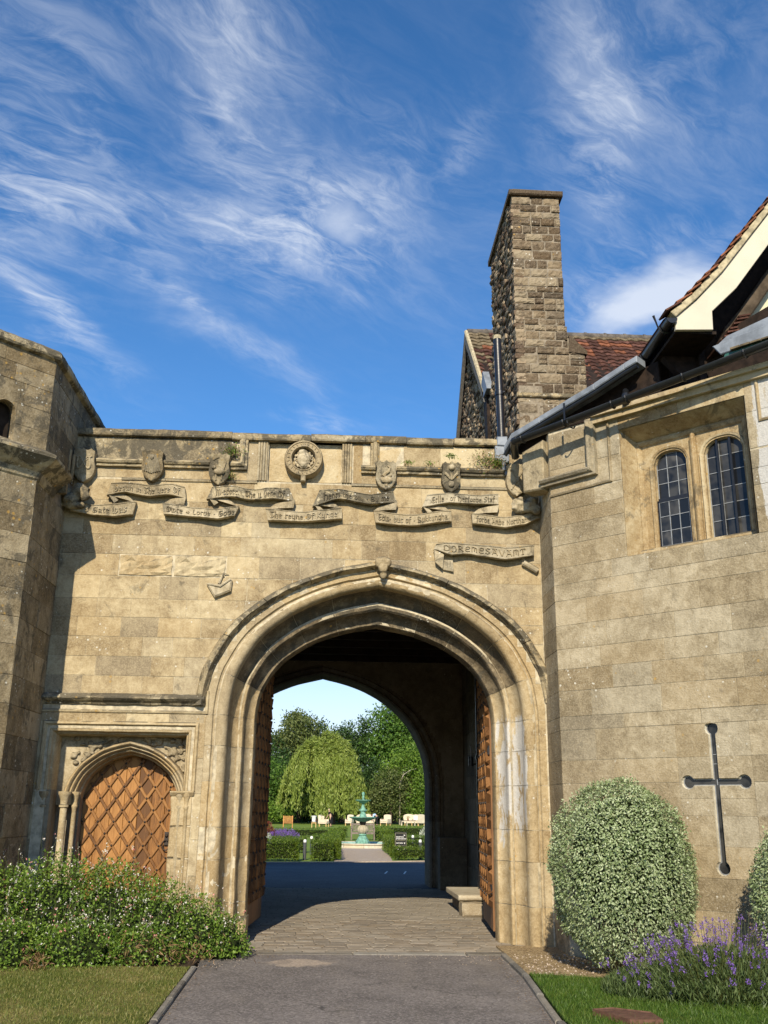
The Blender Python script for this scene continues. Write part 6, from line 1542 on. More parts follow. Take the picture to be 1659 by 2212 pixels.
for (a, b) in zip(LP[:-1], LP[1:]):
    k = MB(); k.prism([(a[0], a[1] - .055), (b[0] + .01, b[1] - .055), (b[0] + .01, b[1] + .035), (a[0], a[1] + .035)], -.13, .10, .012); obj("lead_roll", k, "lead_sheet", bay)
mb = MB(); mb.tube([(p[0], -.10, p[1] - .10) for p in LP], .032, 8); obj("verge_batten", mb, "black_plastic", bay, True)
mb = MB(); mb.prism([(2.46, 6.88), (2.55, 6.74), (3.4, 6.77), (3.4, 6.97)], -.26, -.20, .01); mb.prism([(2.46, 6.88), (2.62, 6.98), (3.4, 7.10), (3.4, 6.97)], -.20, -.1); erode(mb, .01, 6); obj("lead_apron", mb, "lead_sheet", bay)
mb = MB(); mb.prism([(2.56, 6.66), (3.5, 6.70), (3.5, 6.765), (2.60, 6.735)], -.25, -.15); obj("green_fascia", mb, "green_paint", bay)
for i in range(7): obj("eaves_tile", MB().prism([(2.68 + i * .12, 6.745 + i * .002), (2.79 + i * .12, 6.747 + i * .002), (2.79 + i * .12, 6.772), (2.68 + i * .12, 6.770)], -.30, -.1), "mossy_tile", bay)

# ================================================================ GABLED WING above the bay
wing = thing("gabled_wing", "jettied cream gable with bargeboards and orange tiles at the upper right", "house", (4.5, -1.5, 6.8))
EAX, FY = 3.97, -2.55
UP = [(3.985, 7.30), (4.27, 7.555), (4.62, 7.945), (5.29, 8.81), (6.6, 10.55)]; LOW = [(4.45, 7.41), (4.78, 7.74), (5.24, 8.36), (6.5, 10.05)]
mb = MB(); mb.prism([(3.98, 7.14), (4.44, 7.16), (4.45, 7.41)] + LOW[1:] + UP[::-1], FY, FY + .05, .005); obj("bargeboard", mb, "cream_paint", wing)
ex = lambda p, d: (p[0] - d * .70, p[1] + d * .71)
mb = MB(); mb.prism([ex(p, .005) for p in UP] + [ex(p, .085) for p in UP[::-1]], FY - .04, FY + .10, .008); erode(mb, .008, 7); obj("verge_mortar", mb, "mortar_fillet", wing)
tiles = densify([ex(p, .085) for p in UP], .17)
for a, b in zip(tiles[:-1], tiles[1:]):
    d = Vector((b[0] - a[0], b[1] - a[1])); L = d.length; d /= L; q = Vector((-d.y, d.x)); lift = rnd.uniform(.028, .042)
    a2 = Vector(a) - d * .05; P4 = [a2 + q * lift, a2 + q * (lift + .022), Vector(b) + q * .020, Vector(b) + q * .0]
    mb = MB(); y0 = FY - .07 + rnd.uniform(-.02, .02); mb.prism([tuple(p) for p in P4], y0, y0 + .26, .003); obj("tile", mb, "orange_tile" if rnd.random() < .75 else "roof_tile", wing)
mb = MB(); mb.prism([ex(p, .06) for p in UP] + [ex(p, .11) for p in UP[::-1]], FY + .2, 2.4); obj("roof_deck", mb, "roof_tile", wing)
mb = MB(); mb.prism([(p[0] + .03, p[1] - .0) for p in UP] + [ex(p, .058) for p in UP[::-1]], FY + .06, 2.4); obj("roof_soffit", mb, "old_timber", wing)
mb = MB(); mb.box(4.48, 4.56, -1.95, 2.4, 6.3, 7.6); mb.box(3.99, 4.5, FY + .06, 2.4, 7.13, 7.17); obj("flank_boarding", mb, "old_timber", wing)
mb = MB(); mb.prism([(4.02, 7.16), (4.5, 6.6), (6.6, 6.6), (6.6, 10.5), (5.29, 8.78), (4.62, 7.92), (4.27, 7.53)], -1.88, -1.75); obj("gable_backing", mb, "old_timber", wing)
mb = MB(); mb.prism([(4.93, 7.33), (6.5, 7.33), (6.5, 9.5), (5.50, 8.12), (5.16, 7.64)], -1.96, -1.9, .01); erode(mb, .01, 3); obj("plaster_panel", mb, "cream_render", wing)
mb = MB(); mb.prism([(4.70, 7.22), (4.93, 7.33), (5.16, 7.64), (5.50, 8.12), (6.5, 9.5), (6.5, 9.75), (5.36, 8.20), (5.02, 7.72), (4.80, 7.46)], -2.10, -1.9, .02); me = mb.mesh("verge"); 
o = obj("inner_verge", me, "bark", wing)
for i in range(9): 
    t = i / 8; p = Vector((4.58, 7.06)).lerp(Vector((4.92, 7.52)), t); obj("tile", MB().prism([(p.x, p.y), (p.x + .15, p.y + .035), (p.x + .15, p.y + .055), (p.x, p.y + .022)], -2.25 + rnd.uniform(-.03, .03), -1.95), "roof_tile", wing)
# upper gutter along the wing's eave with its swan-neck
mb = MB(); n = 14; rows = []
for i in range(n + 1):
    y = FY - .04 + (1.95) * i / n; z = 7.27 + .0 * i
    rows.append([(3.93 + .068 * math.cos(t), y, z + .068 * math.sin(t)) for t in np.linspace(math.pi, 2 * math.pi, 9)] + [(3.93 + .056 * math.cos(t), y, z + .012 + .056 * math.sin(t)) for t in np.linspace(2 * math.pi, math.pi, 9)])
mb.grid([r + r[:1] for r in rows]); N_ = len(rows[0]); mb.add([(3.93 + .066 * math.cos(t), FY - .042, 7.275 + .066 * math.sin(t)) for t in np.linspace(math.pi, 2 * math.pi, 9)], [tuple(range(9))]); ug = obj("gutter", mb, "black_plastic", wing, True)
mb = MB()
for y in (-2.36, -1.6, -.9): mb.tube([(3.93 + .076 * math.cos(t), y, 7.27 + .076 * math.sin(t)) for t in np.linspace(math.pi, 2 * math.pi, 9)], .014, 5)
mb.tube([(3.86, -2.30, 7.29), (3.83, -2.32, 7.36), (3.80, -2.33, 7.44)], [.010, .012, .018], 6); obj("gutter_bracket", mb, "black_iron", ug)
mb = MB(); mb.tube([(3.92, -.68, 7.23), (3.90, -.72, 7.10), (3.62, -1.62, 6.74), (3.58, -1.72, 6.52)], .042, 10); mb.tube([(3.60, -1.68, 6.66), (3.59, -1.70, 6.60)], .055, 10); obj("swan_neck", mb, "black_plastic", ug, True)
# ================================================================ PLANTS AT THE FOOT OF THE WALLS
def dome_points(n, c, rx, ry, rz, zlo, rs, shell=.16, lump=.07):
    """points near the surface of a clipped, slightly lumpy dome, with outward normals"""
    d = rand_dirs(n * 2, rs); d = d[d[:, 2] > zlo][:n]
    lum = np.array([noise.noise(Vector(v) * 3.1 + Vector(c)) for v in d]) * lump + np.array([noise.noise(Vector(v) * 9.0 + Vector(c)) for v in d]) * lump * .5
    k = (1 + lum - np.abs(rs.normal(size=len(d))) * shell * .55)[:, None]
    P = np.array(c) + d * np.array((rx, ry, rz)) * k
    return P, d
def shrub(name, label, c, rx, ry, rz, n, seed, ll, wall=None):
    rs = np.random.RandomState(seed); root = thing(name, label, "shrub", (c[0], c[1], 0), group="clipped variegated shrubs against the tower wall")
    P, d = dome_points(n, c, rx, ry, rz, -.93, rs, .13, .10); xt = rs.rand(len(P)) < .05; P[xt] += d[xt] * rs.uniform(.01, .07, (xt.sum(), 1))
    if wall is not None:
        s = (P[:, 0] - 2.80) * -c45 + (P[:, 1] + .74) * -c45          # distance out from the canted face
        P = P[s > .03]; d = d[s > .03]
    m = len(P); D = d * .45 + rand_dirs(m, rs) * .75 + np.array((0, 0, -.35)); U = rand_dirs(m, rs) * .5 + d
    Nn = d + rand_dirs(m, rs) * .55; U = np.cross(Nn, D)
    me = leaf_mesh("foliage", P, D, np.cross(D, U) * -1, rs.uniform(.75, 1.25, m) * ll, rs.uniform(.40, .55, m) * ll, bend=.12)
    obj("foliage", me, "variegated_leaf", root)
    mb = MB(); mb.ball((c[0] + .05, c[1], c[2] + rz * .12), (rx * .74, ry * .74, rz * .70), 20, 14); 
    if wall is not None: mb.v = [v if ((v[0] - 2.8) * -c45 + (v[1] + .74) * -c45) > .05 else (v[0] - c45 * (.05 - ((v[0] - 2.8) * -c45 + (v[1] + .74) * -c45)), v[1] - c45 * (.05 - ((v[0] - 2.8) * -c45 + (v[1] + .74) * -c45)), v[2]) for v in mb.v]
    obj("dark_core", mb, "core_shade", root, True)  # solid core behind the leaves, its dark colour standing for inner shade
    mb = MB()
    for k in range(7):
        a = rs.uniform(0, 6.28); mb.tube([(c[0] + .10 * math.cos(a), c[1] + .10 * math.sin(a), 0), (c[0] + .2 * math.cos(a), c[1] + .2 * math.sin(a), .35), (c[0] + .4 * math.cos(a), c[1] + .3 * math.sin(a), .8)], [.035, .03, .015], 6)
    obj("stem", mb, "bark", root, True); return root
shrub("clipped_shrub", "large clipped dome of grey-green variegated shrub left of the cross loop", (3.10, -1.98, .98), .765, .66, .97, 44000, 3, .034, True)
shrub("clipped_shrub", "second grey-green clipped shrub cut off by the right edge beyond the lavender", (4.70, -3.12, .82), .66, .5, .84, 22000, 4, .036, True)

def flower_bush():
    rs = np.random.RandomState(21)
    root = thing("salvia_bush", "sprawling green bush speckled with small white and pink flowers before the oak door", "bush", (-2.6, -1.1, 0))
    # a row of mounds gives the lumpy outline
    mounds = [(-4.6, -1.1, .85, 1.10), (-3.75, -1.2, .75, 1.06), (-3.05, -1.05, .70, 1.16), (-2.45, -.95, .62, 1.08), (-1.95, -.95, .55, .90), (-1.50, -.88, .45, .70), (-1.18, -.86, .34, .48), (-4.1, -1.75, .5, .55), (-3.3, -1.75, .5, .52), (-2.6, -1.6, .5, .50), (-1.95, -1.45, .45, .42), (-5.3, -1.2, .8, .95)]
    P = []; 
    for (x, y, r, h) in mounds:
        n = int(7600 * r * (h + .3)); d = rand_dirs(n, rs); d[:, 2] = np.abs(d[:, 2]) ; k = 1 - np.abs(rs.normal(size=(n, 1))) * .22
        lum = np.array([noise.noise(Vector(v) * 3.5 + Vector((x, y, 0))) for v in d])[:, None] * .20
        q = np.array((x, y, 0)) + d * np.array((r, r * .85, h)) * (k + lum); P.append(q)
    P = np.vstack(P); P = P[(P[:, 1] < -.02) & (P[:, 2] > .03)]; P = P[P[:, 1] > -2.15]
    m = len(P); D = rand_dirs(m, rs) + np.array((0, -.15, .35))
    obj("foliage", leaf_mesh("foliage", P, D, rand_dirs(m, rs) * .7 + np.array((0, -.3, .6)), rs.uniform(.022, .046, m), rs.uniform(.014, .026, m), .1), "salvia_leaf", root)
    mb = MB()
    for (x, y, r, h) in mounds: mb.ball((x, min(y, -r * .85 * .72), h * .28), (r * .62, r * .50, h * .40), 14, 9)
    obj("dark_core", mb, "core_shade", root, True)
    # wiry stems carry the flowers clear of the leaves
    sel = P[rs.choice(m, 1500)]; sel = sel[sel[:, 2] > .25]
    st = MB(); F = []
    for p in sel:
        tip = p + np.array((rs.normal() * .07, rs.normal() * .08 - .02, rs.uniform(.06, .26))); mid = (p + tip) / 2 + rs.normal(size=3) * .012
        st.tube([p - np.array((0, 0, .12)), mid, tip], [.0022, .0018, .0012], 3, False)
        for k in range(rs.randint(1, 5)): F.append(p + (tip - p) * rs.uniform(.35, 1.0) + rs.normal(size=3) * .012)
    obj("stems", st, "stem_green", root, kind="stuff")
    F = np.array(F); low = P[rs.choice(m, 1300)] + rand_dirs(1300, rs) * .02; F = np.vstack([F, low]); F = F[F[:, 1] < -.02]; n = len(F); pk = rs.rand(n) < .20
    for nm, mat, s, a in (("white_flowers", "white_petal", ~pk, 1.0), ("pink_flowers", "pink_petal", pk, 1.15)):
        Q = np.repeat(F[s], 3, 0) + rs.normal(size=(3 * s.sum(), 3)) * .006; k = len(Q)
        obj(nm, leaf_mesh(nm, Q, rand_dirs(k, rs), rand_dirs(k, rs) + np.array((0, -.6, .2)), rs.uniform(.011, .022, k) * a, rs.uniform(.007, .013, k) * a, .15), mat, root)
    # dead wood and withered stalks along the front
    Dp = np.vstack([np.array((-1.75, -1.72, .16)) + rs.normal(size=(500, 3)) * (.34, .10, .10), np.array((-2.92, -2.02, .10)) + rs.normal(size=(220, 3)) * (.07, .05, .07)]); Dp = Dp[Dp[:, 2] > .02]; k = len(Dp)
    obj("dead_stalks", leaf_mesh("dead_stalks", Dp, rand_dirs(k, rs) + np.array((0, 0, .5)), rand_dirs(k, rs), rs.uniform(.03, .10, k), rs.uniform(.006, .014, k)), "dead_leaf", root, kind="stuff")
flower_bush()

def lavender(name, label, c, rx, ry, h, nspike, seed, head=.05, group=None, leafn=5200, clearwall=False):
    rs = np.random.RandomState(seed); root = thing(name, label, "lavender", (c[0], c[1], 0), group=group)
    u = rs.rand(nspike) ** .5; a = rs.rand(nspike) * 6.283; bx, by = c[0] + rx * u * np.cos(a) * .75, c[1] + ry * u * np.sin(a) * .75
    hh = h * (1.0 - .45 * u ** 2) * rs.uniform(.62, 1.10, nspike)
    tip = np.stack([c[0] + (bx - c[0]) * 1.45 + rs.normal(size=nspike) * .05, c[1] + (by - c[1]) * 1.45 + rs.normal(size=nspike) * .05, hh], 1); base = np.stack([bx, by, np.full(nspike, .04)], 1)
    if clearwall:
        s = (tip[:, 0] - 2.80) * -c45 + (tip[:, 1] + .74) * -c45; ok = s > .05; tip, base = tip[ok], base[ok]
    st = MB()
    for b, t in zip(base, tip): st.tube([b, (b + t) / 2 + np.array((0, 0, h * .06)), t], [.0026, .0022, .0016], 3, False)
    obj("stems", st, "stem_green", root, kind="stuff")
    n = len(tip); nf = 16; ax = tip - base; ax /= np.linalg.norm(ax, axis=1, keepdims=True); ax[:, 2] += .8; ax /= np.linalg.norm(ax, axis=1, keepdims=True)
    keep = rs.rand(n) < .75; T, A = tip[keep], ax[keep]; k = len(T)
    Q = np.repeat(T, nf, 0) - np.repeat(A, nf, 0) * rs.rand(k * nf, 1) * head + rs.normal(size=(k * nf, 3)) * head * .16; D = rand_dirs(k * nf, rs) + np.repeat(A, nf, 0) * .4
    obj("flower_spikes", leaf_mesh("flower_spikes", Q, D, rand_dirs(k * nf, rs), head * rs.uniform(.22, .42, k * nf), head * rs.uniform(.16, .28, k * nf)), "lavender_flower", root, kind="stuff")
    u = rs.rand(leafn) ** .5; a = rs.rand(leafn) * 6.283; r_ = 1.0; hz = h * .70 * (1 - .55 * u ** 2)
    Pz = np.stack([c[0] + rx * u * np.cos(a), c[1] + ry * u * np.sin(a), np.maximum(.03, hz * rs.rand(leafn) ** .45)], 1)
    if clearwall: Pz = Pz[((Pz[:, 0] - 2.80) * -c45 + (Pz[:, 1] + .74) * -c45) > .04]
    k = len(Pz); D = rand_dirs(k, rs) * .6 + np.array((0, 0, .8)) + (Pz - np.array((c[0], c[1], 0))) * np.array((.6, .6, 0))
    obj("foliage", leaf_mesh("foliage", Pz, D, rand_dirs(k, rs), rs.uniform(.04, .09, k), rs.uniform(.006, .012, k)), "lavender_leaf", root)
    return root
lavender("lavender_bush", "bushy purple lavender in flower at the foot of the large clipped shrub", (3.58, -3.42, 0), .80, .62, .68, 520, 31, .046, clearwall=True, leafn=11000)
lavender("lavender_bush", "lower straggling lavender beside the green lawn in front of the purple clump", (2.92, -3.25, 0),   .42, .45, .40, 60, 32, .045, leafn=5000)

# ---- grass
def grass(name, poly, n, seed, mat, h, label):
    rs = np.random.RandomState(seed); p = np.array(poly); lo, hi = p.min(0), p.max(0); Q = lo + rs.rand(n * 3, 2) * (hi - lo)
    ins = np.zeros(len(Q), bool); j = len(p) - 1
    for i in range(len(p)):
        c_ = ((p[i, 1] > Q[:, 1]) != (p[j, 1] > Q[:, 1])) & (Q[:, 0] < (p[j, 0] - p[i, 0]) * (Q[:, 1] - p[i, 1]) / (p[j, 1] - p[i, 1] + 1e-12) + p[i, 0]); ins ^= c_; j = i
    Q = Q[ins][:n]; m = len(Q); L = rs.uniform(.6, 1.4, m) * h; lean = rs.normal(size=(m, 2)) * .45; D = np.stack([lean[:, 0], lean[:, 1], np.ones(m)], 1)
    C = np.stack([Q[:, 0], Q[:, 1], .035 + L * .38], 1)
    o = obj(name, leaf_mesh(name, C, D, rand_dirs(m, rs) * np.array((1, 1, .1)), L, rs.uniform(.003, .0065, m)), mat); o['kind'] = 'stuff'; o['label'] = label; return o
grass("grass", [(-4.2, -5.2), (-1.345, -5.2), (-1.345, -4.35), (-1.395, -1.85), (-4.2, -1.85)], 26000, 41, "grass_blade", .035, "short straw-tinged grass of the left lawn")
grass("grass", [(1.87, -5.2), (4.4, -5.2), (4.4, -3.2), (3.3, -2.75), (2.4, -2.30), (2.04, -2.18), (1.88, -4.35)], 21000, 42, "green_grass", .045, "short green grass between the drive and the lavender")
mc = thing("cover_plate", "small rust-brown flat cover set in the green lawn by the lavender", "cover", (2.42, -4.22, .04))
mb = MB(); mb.prism([(2.16, -4.18), (2.34, -4.12), (2.60, -4.30), (2.60, -4.6), (2.34, -4.6)], .075, .0, .008, plane='xy'); obj("plate", mb, "cover_brown", mc)
# loose grit along the threshold and bed
rs = np.random.RandomState(5); mb = MB()
for i in range(420):
    if i < 260: x, y = rs.uniform(2.1, 3.2), rs.uniform(-2.1, -.66)
    elif i < 340: x, y = rs.uniform(.6, 2.1), -.64 - abs(rs.normal()) * .28
    else: x, y = rs.uniform(-1.45, -.9), rs.uniform(-1.6, -.62)
    r = rs.uniform(.006, .016) if x > 2.08 else rs.uniform(.003, .008); mb.ball((x, y, .02 + r * .4 if x > 2.12 else .004 + r * .4), (r, r * .8, r * .6), 5, 3)
o = obj("grit", mb, "path_gravel"); o['kind'] = 'stuff'; o['label'] = "loose pale grit scattered on the gravel bed and threshold"

# blown leaves and tufts of weed along the edges of the drive and against the jambs
rs = np.random.RandomState(77); Q = []
for k in range(520):
    t = rs.rand() ** 1.5
    if k < 200: y = -.7 - 4.2 * t; x = 2.0 - .045 * (-y) - abs(rs.normal()) * .07
    elif k < 330: y = -1.6 - 3.2 * t; x = -1.34 + .01 * (-y) + abs(rs.normal()) * .07
    elif k < 430: x = rs.uniform(-1.25, -.5); y = -.66 - abs(rs.normal()) * .22
    else: x = rs.uniform(-.9, 2.7); y = rs.normal() * .12 - .45
    Q.append((x, y, .008 + rs.rand() * .008))
Q = np.array(Q); k = len(Q); D = rand_dirs(k, rs) * np.array((1, 1, .15))
o = obj("leaf_litter", leaf_mesh("leaf_litter", Q, D, np.cross(D, np.array((0, 0, 1.0))) * 0 + np.array((0, 0, 1.0)) + rand_dirs(k, rs) * .3, rs.uniform(.008, .026, k), rs.uniform(.005, .014, k), .15), "dead_leaf"); o['kind'] = 'stuff'; o['label'] = "brown leaf litter blown along the kerbs and threshold of the drive"

# ================================================================ GARDEN BEYOND THE ARCH
def leaf_box(rs, n, x0, x1, y0, y1, z0, z1, edge=.10):
    """points crowding the faces of a box-shaped hedge"""
    P = np.stack([rs.uniform(x0, x1, n), rs.uniform(y0, y1, n), rs.uniform(z0, z1, n)], 1); f = rs.randint(0, 4, n); j = np.abs(rs.normal(size=n)) * edge
    P[f == 0, 1] = y0 + j[f == 0] * .6; P[f == 1, 2] = z1 - j[f == 1] * .5 + rs.normal(size=(f == 1).sum()) * .025
    s = f == 2; P[s, 0] = np.where(rs.rand(s.sum()) < .5, x0 + j[s], x1 - j[s])
    return P
def hedge(boxes, label, seed, dens=520, leaf=.075):
    rs = np.random.RandomState(seed); b0 = boxes[0]; root = thing("hedge", label, "hedge", ((b0[0] + b0[1]) / 2, (b0[2] + b0[3]) / 2, 0), group="clipped yew hedges round the fountain garden")
    Ps = []; core = MB()
    for (x0, x1, y0, y1, z1) in boxes:
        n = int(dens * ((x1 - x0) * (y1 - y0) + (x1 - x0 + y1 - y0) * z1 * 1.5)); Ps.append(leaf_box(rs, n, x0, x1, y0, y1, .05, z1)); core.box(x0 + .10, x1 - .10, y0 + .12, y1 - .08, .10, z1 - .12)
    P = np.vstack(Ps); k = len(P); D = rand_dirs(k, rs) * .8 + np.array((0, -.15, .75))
    obj("foliage", leaf_mesh("foliage", P, D, rand_dirs(k, rs) + np.array((0, -.4, .2)), rs.uniform(.7, 1.4, k) * leaf, rs.uniform(.22, .36, k) * leaf), "yew_leaf", root); obj("dark_core", core, "core_shade", root); return root
hedge([(-6.0, -.98, 19.75, 20.45, .66)], "nearest clipped yew hedge left of the grey bollard in its gap", 51, 1100)
hedge([(-.62, .12, 20.0, 20.7, .64), (-.35, .38, 20.7, 29.5, .66)], "yew hedge with a deep return along the left edge of the gravel path", 52, 700)
hedge([(2.14, 4.6, 21.1, 21.9, .44), (2.12, 2.62, 22.6, 29.0, .64)], "yew hedge behind the forecourt edging at the right of the gravel path", 53, 800)
hedge([(2.9, 5.5, 25.6, 26.4, .52)], "yew hedge in the second row behind the black sign", 54, 500)
hedge([(-5.5, -.9, 26.0, 26.8, .60)], "yew hedge in the second row in front of the purple lavender", 55, 420)
hedge([(-.80, .15, 36.0, 36.8, .46), (-.1, .75, 37.5, 46.0, .50)], "yew hedge beyond the left side of the fountain pool beside the bench", 56, 200, .10)
hedge([(2.95, 4.6, 36.0, 36.9, .46), (2.50, 3.15, 37.0, 46.0, .66)], "yew hedge block at the right end of the teak bench", 57, 200, .10)
hedge([(-6.5, .52, 48.0, 49.0, .52), (.50, 1.05, 47.8, 49.2, .60)], "farthest yew hedge on the left before the open lawn", 58, 190, .11)
hedge([(3.3, 10.0, 52.0, 53.0, .62)], "farthest yew hedge on the right before the cream chairs", 59, 170, .11)
lavender("lavender_bush", "hazy purple lavender bed between the two left-hand yew hedges", (-2.55, 41.0, 0), .95, 1.3, .62, 240, 61, .13, leafn=2600)
def fuzzy(name, label, cat, c, r, n, mat, seed, leaf, updir=.4, group=None):
    rs = np.random.RandomState(seed); root = thing(name, label, cat, (c[0], c[1], 0), group=group); d = rand_dirs(n, rs); d[:, 2] = np.abs(d[:, 2]); P = np.array(c) + d * np.array(r) * (1 - np.abs(rs.normal(size=(n, 1))) * .25)
    D = d * .8 + rand_dirs(n, rs) * .5 + np.array((0, 0, updir)); obj("foliage", leaf_mesh("foliage", P, D, rand_dirs(n, rs), rs.uniform(.6, 1.4, n) * leaf, rs.uniform(.25, .45, n) * leaf), mat, root)
    mb = MB()
    for k in range(5): a = k * 1.26; mb.tube([(c[0], c[1], 0), (c[0] + r[0] * .4 * math.cos(a), c[1] + r[1] * .4 * math.sin(a), r[2] * .7)], [.03, .012], 5)
    obj("stem", mb, "bark", root); return root
fuzzy("barberry_bush", "dark red rounded bush at the left of the lavender bed", "bush", (-3.75, 41.0, 0), (.95, 1.0, 1.15), 2600, "red_leaf", 62, .12)
fuzzy("silver_plant", "pale silvery plant beside the gate leaf in front of the nearest left hedge", "plant", (-2.15, 22.2, .0), (.28, .4, .86), 900, "silver_leaf", 63, .07, 1.0)
fuzzy("silver_plant", "silvery grass-like plant behind the bollards at the right", "plant", (5.15, 38.0, 0), (.75, 1.0, 1.05), 1500, "silver_leaf", 64, .16, 1.2)

# fountain
fx, fy = 1.46, 32.75
pool = thing("fountain_pool", "low round pale stone pool with turquoise lining around the fountain", "pool", (fx, fy, 0))
N = 12; Rp = 1.75
for k in range(N):
    a0, a1 = 2 * math.pi * k / N + .004, 2 * math.pi * (k + 1) / N - .004; rows = []
    for r, z in ((Rp - .20, .0), (Rp - .20, .18), (Rp - .18, .205), (Rp - .06, .21), (Rp + .02, .20), (Rp + .03, .165), (Rp - .03, .13), (Rp - .02, .05), (Rp + .03, .035), (Rp + .03, 0)): rows.append([(fx + r * math.cos(a0 + (a1 - a0) * i / 6), fy + r * math.sin(a0 + (a1 - a0) * i / 6), z) for i in range(7)])
    mb = MB(); mb.grid(rows); obj("rim_stone", mb, "pool_stone", pool)
mb = MB(); mb.grid([[(fx + r * math.cos(t), fy + r * math.sin(t), z) for t in np.linspace(0, 2 * math.pi, 57)] for r, z in ((Rp - .21, .19), (Rp - .22, .03), (.3, .02))]); obj("lining", mb, "pool_paint", pool)
mb = MB(); mb.prism([(fx + (Rp - .23) * math.cos(t), fy + (Rp - .23) * math.sin(t)) for t in np.linspace(0, 2 * math.pi, 40, endpoint=False)], .075, .06, plane='xy'); obj("water", mb, "pool_water", pool)
ft = thing("fountain", "green two-tiered cast fountain with a pineapple finial", "fountain", (fx, fy, .05))
obj("pedestal", MB().lathe([(.40, .05), (.40, .12), (.34, .14), (.33, .22), (.25, .34), (.19, .44), (.15, .50)], (fx, fy, 0), 8), "verdigris", ft)
obj("collar", MB().lathe([(.15, .49), (.19, .51), (.19, .55), (.14, .57)], (fx, fy, 0), 16), "verdigris", ft, True)
ur = MB(); rows = []
for t, r, z in ((0, .13, .56), (1, .21, .62), (2, .26, .72), (3, .25, .82), (4, .18, .92), (5, .13, .96)): rows.append([(fx + (r + .012 * math.cos(12 * a)) * math.cos(a), fy + (r + .012 * math.cos(12 * a)) * math.sin(a), z) for a in np.linspace(0, 2 * math.pi, 49)])
ur.grid(rows); obj("fluted_urn", ur, "pool_stone", ft, True)
obj("lower_column", MB().lathe([(.13, .95), (.13, 1.02), (.16, 1.06), (.16, 1.16)], (fx, fy, 0), 14), "bark", ft, True)
obj("lower_bowl", MB().lathe([(.10, 1.10), (.22, 1.13), (.42, 1.20), (.58, 1.27), (.66, 1.31), (.67, 1.34), (.63, 1.35), (.55, 1.31), (.30, 1.27), (.12, 1.26)], (fx, fy, 0), 28), "verdigris", ft, True)
obj("middle_column", MB().lathe([(.19, 1.27), (.18, 1.36), (.15, 1.46), (.11, 1.50), (.10, 1.56), (.14, 1.60), (.155, 1.65), (.12, 1.72), (.085, 1.80), (.065, 1.88), (.06, 1.98)], (fx, fy, 0), 16), "verdigris", ft, True)
for k in range(4):
    a = k * math.pi / 2 + .3; mb = MB(); mb.tube([(fx + .12 * math.cos(a), fy + .12 * math.sin(a), 1.62), (fx + .19 * math.cos(a), fy + .19 * math.sin(a), 1.64), (fx + .20 * math.cos(a), fy + .20 * math.sin(a), 1.70)], [.02, .018, .012], 6); obj("spout", mb, "verdigris", ft)
obj("upper_bowl", MB().lathe([(.06, 1.94), (.14, 1.99), (.28, 2.06), (.37, 2.10), (.38, 2.13), (.35, 2.135), (.2, 2.10), (.06, 2.09)], (fx, fy, 0), 24), "verdigris", ft, True)
obj("finial", MB().lathe([(.055, 2.08), (.055, 2.28), (.045, 2.32), (.065, 2.36), (.075, 2.41), (.06, 2.47), (.02, 2.50)], (fx, fy, 0), 12), "verdigris", ft, True)

ft.scale = (.935, .935, .935); ft.location.z = .09
# bench
bn = thing("garden_bench", "weathered teak bench facing the pool behind the fountain", "bench", (1.80, 43.2, 0))
def bx(nm, *a, m="bench_teak", p=None): return obj(nm, MB().box(*a), m, p or bn)
for x in (1.14, 2.38):
    bx("leg", x, x + .07, 42.75, 42.82, 0, .62); bx("leg", x, x + .07, 43.25, 43.33, 0, .86); bx("armrest", x - .01, x + .08, 42.72, 43.3, .62, .66)
for k in range(5): bx("seat_slat", 1.16, 2.44, 42.76 + k * .10, 42.84 + k * .10, .40, .43)
bx("seat_rail", 1.16, 2.44, 42.74, 42.76, .33, .40); bx("top_rail", 1.14, 2.45, 43.27, 43.32, .80, .88); bx("lower_rail", 1.16, 2.44, 43.27, 43.31, .47, .52)
for k in range(16): bx("back_slat", 1.22 + k * .075, 1.26 + k * .075, 43.28, 43.30, .52, .80)

def bollard(x, y, label):
    r = thing("bollard_light", label, "bollard", (x, y, 0), group="grey bollard lights along the garden path"); obj("post", MB().lathe([(.055, 0), (.055, .56)], (x, y, 0), 12), "bollard_grey", r, True); obj("lens", MB().lathe([(.05, .56), (.05, .62), (.035, .645), (.005, .65)], (x, y, 0), 12), "bollard_white", r, True); return r
bollard(-.82, 20.85, "grey bollard light in the gap of the nearest left hedge"); bollard(-.68, 25.0, "grey bollard light standing behind the nearest left hedge beside the gap")
bollard(3.33, 28.0, "grey bollard light nearest the black sign, farther of the right pair"); bollard(3.10, 21.95 + .1, "grey bollard light rising from the right hedge nearest the dark pier")

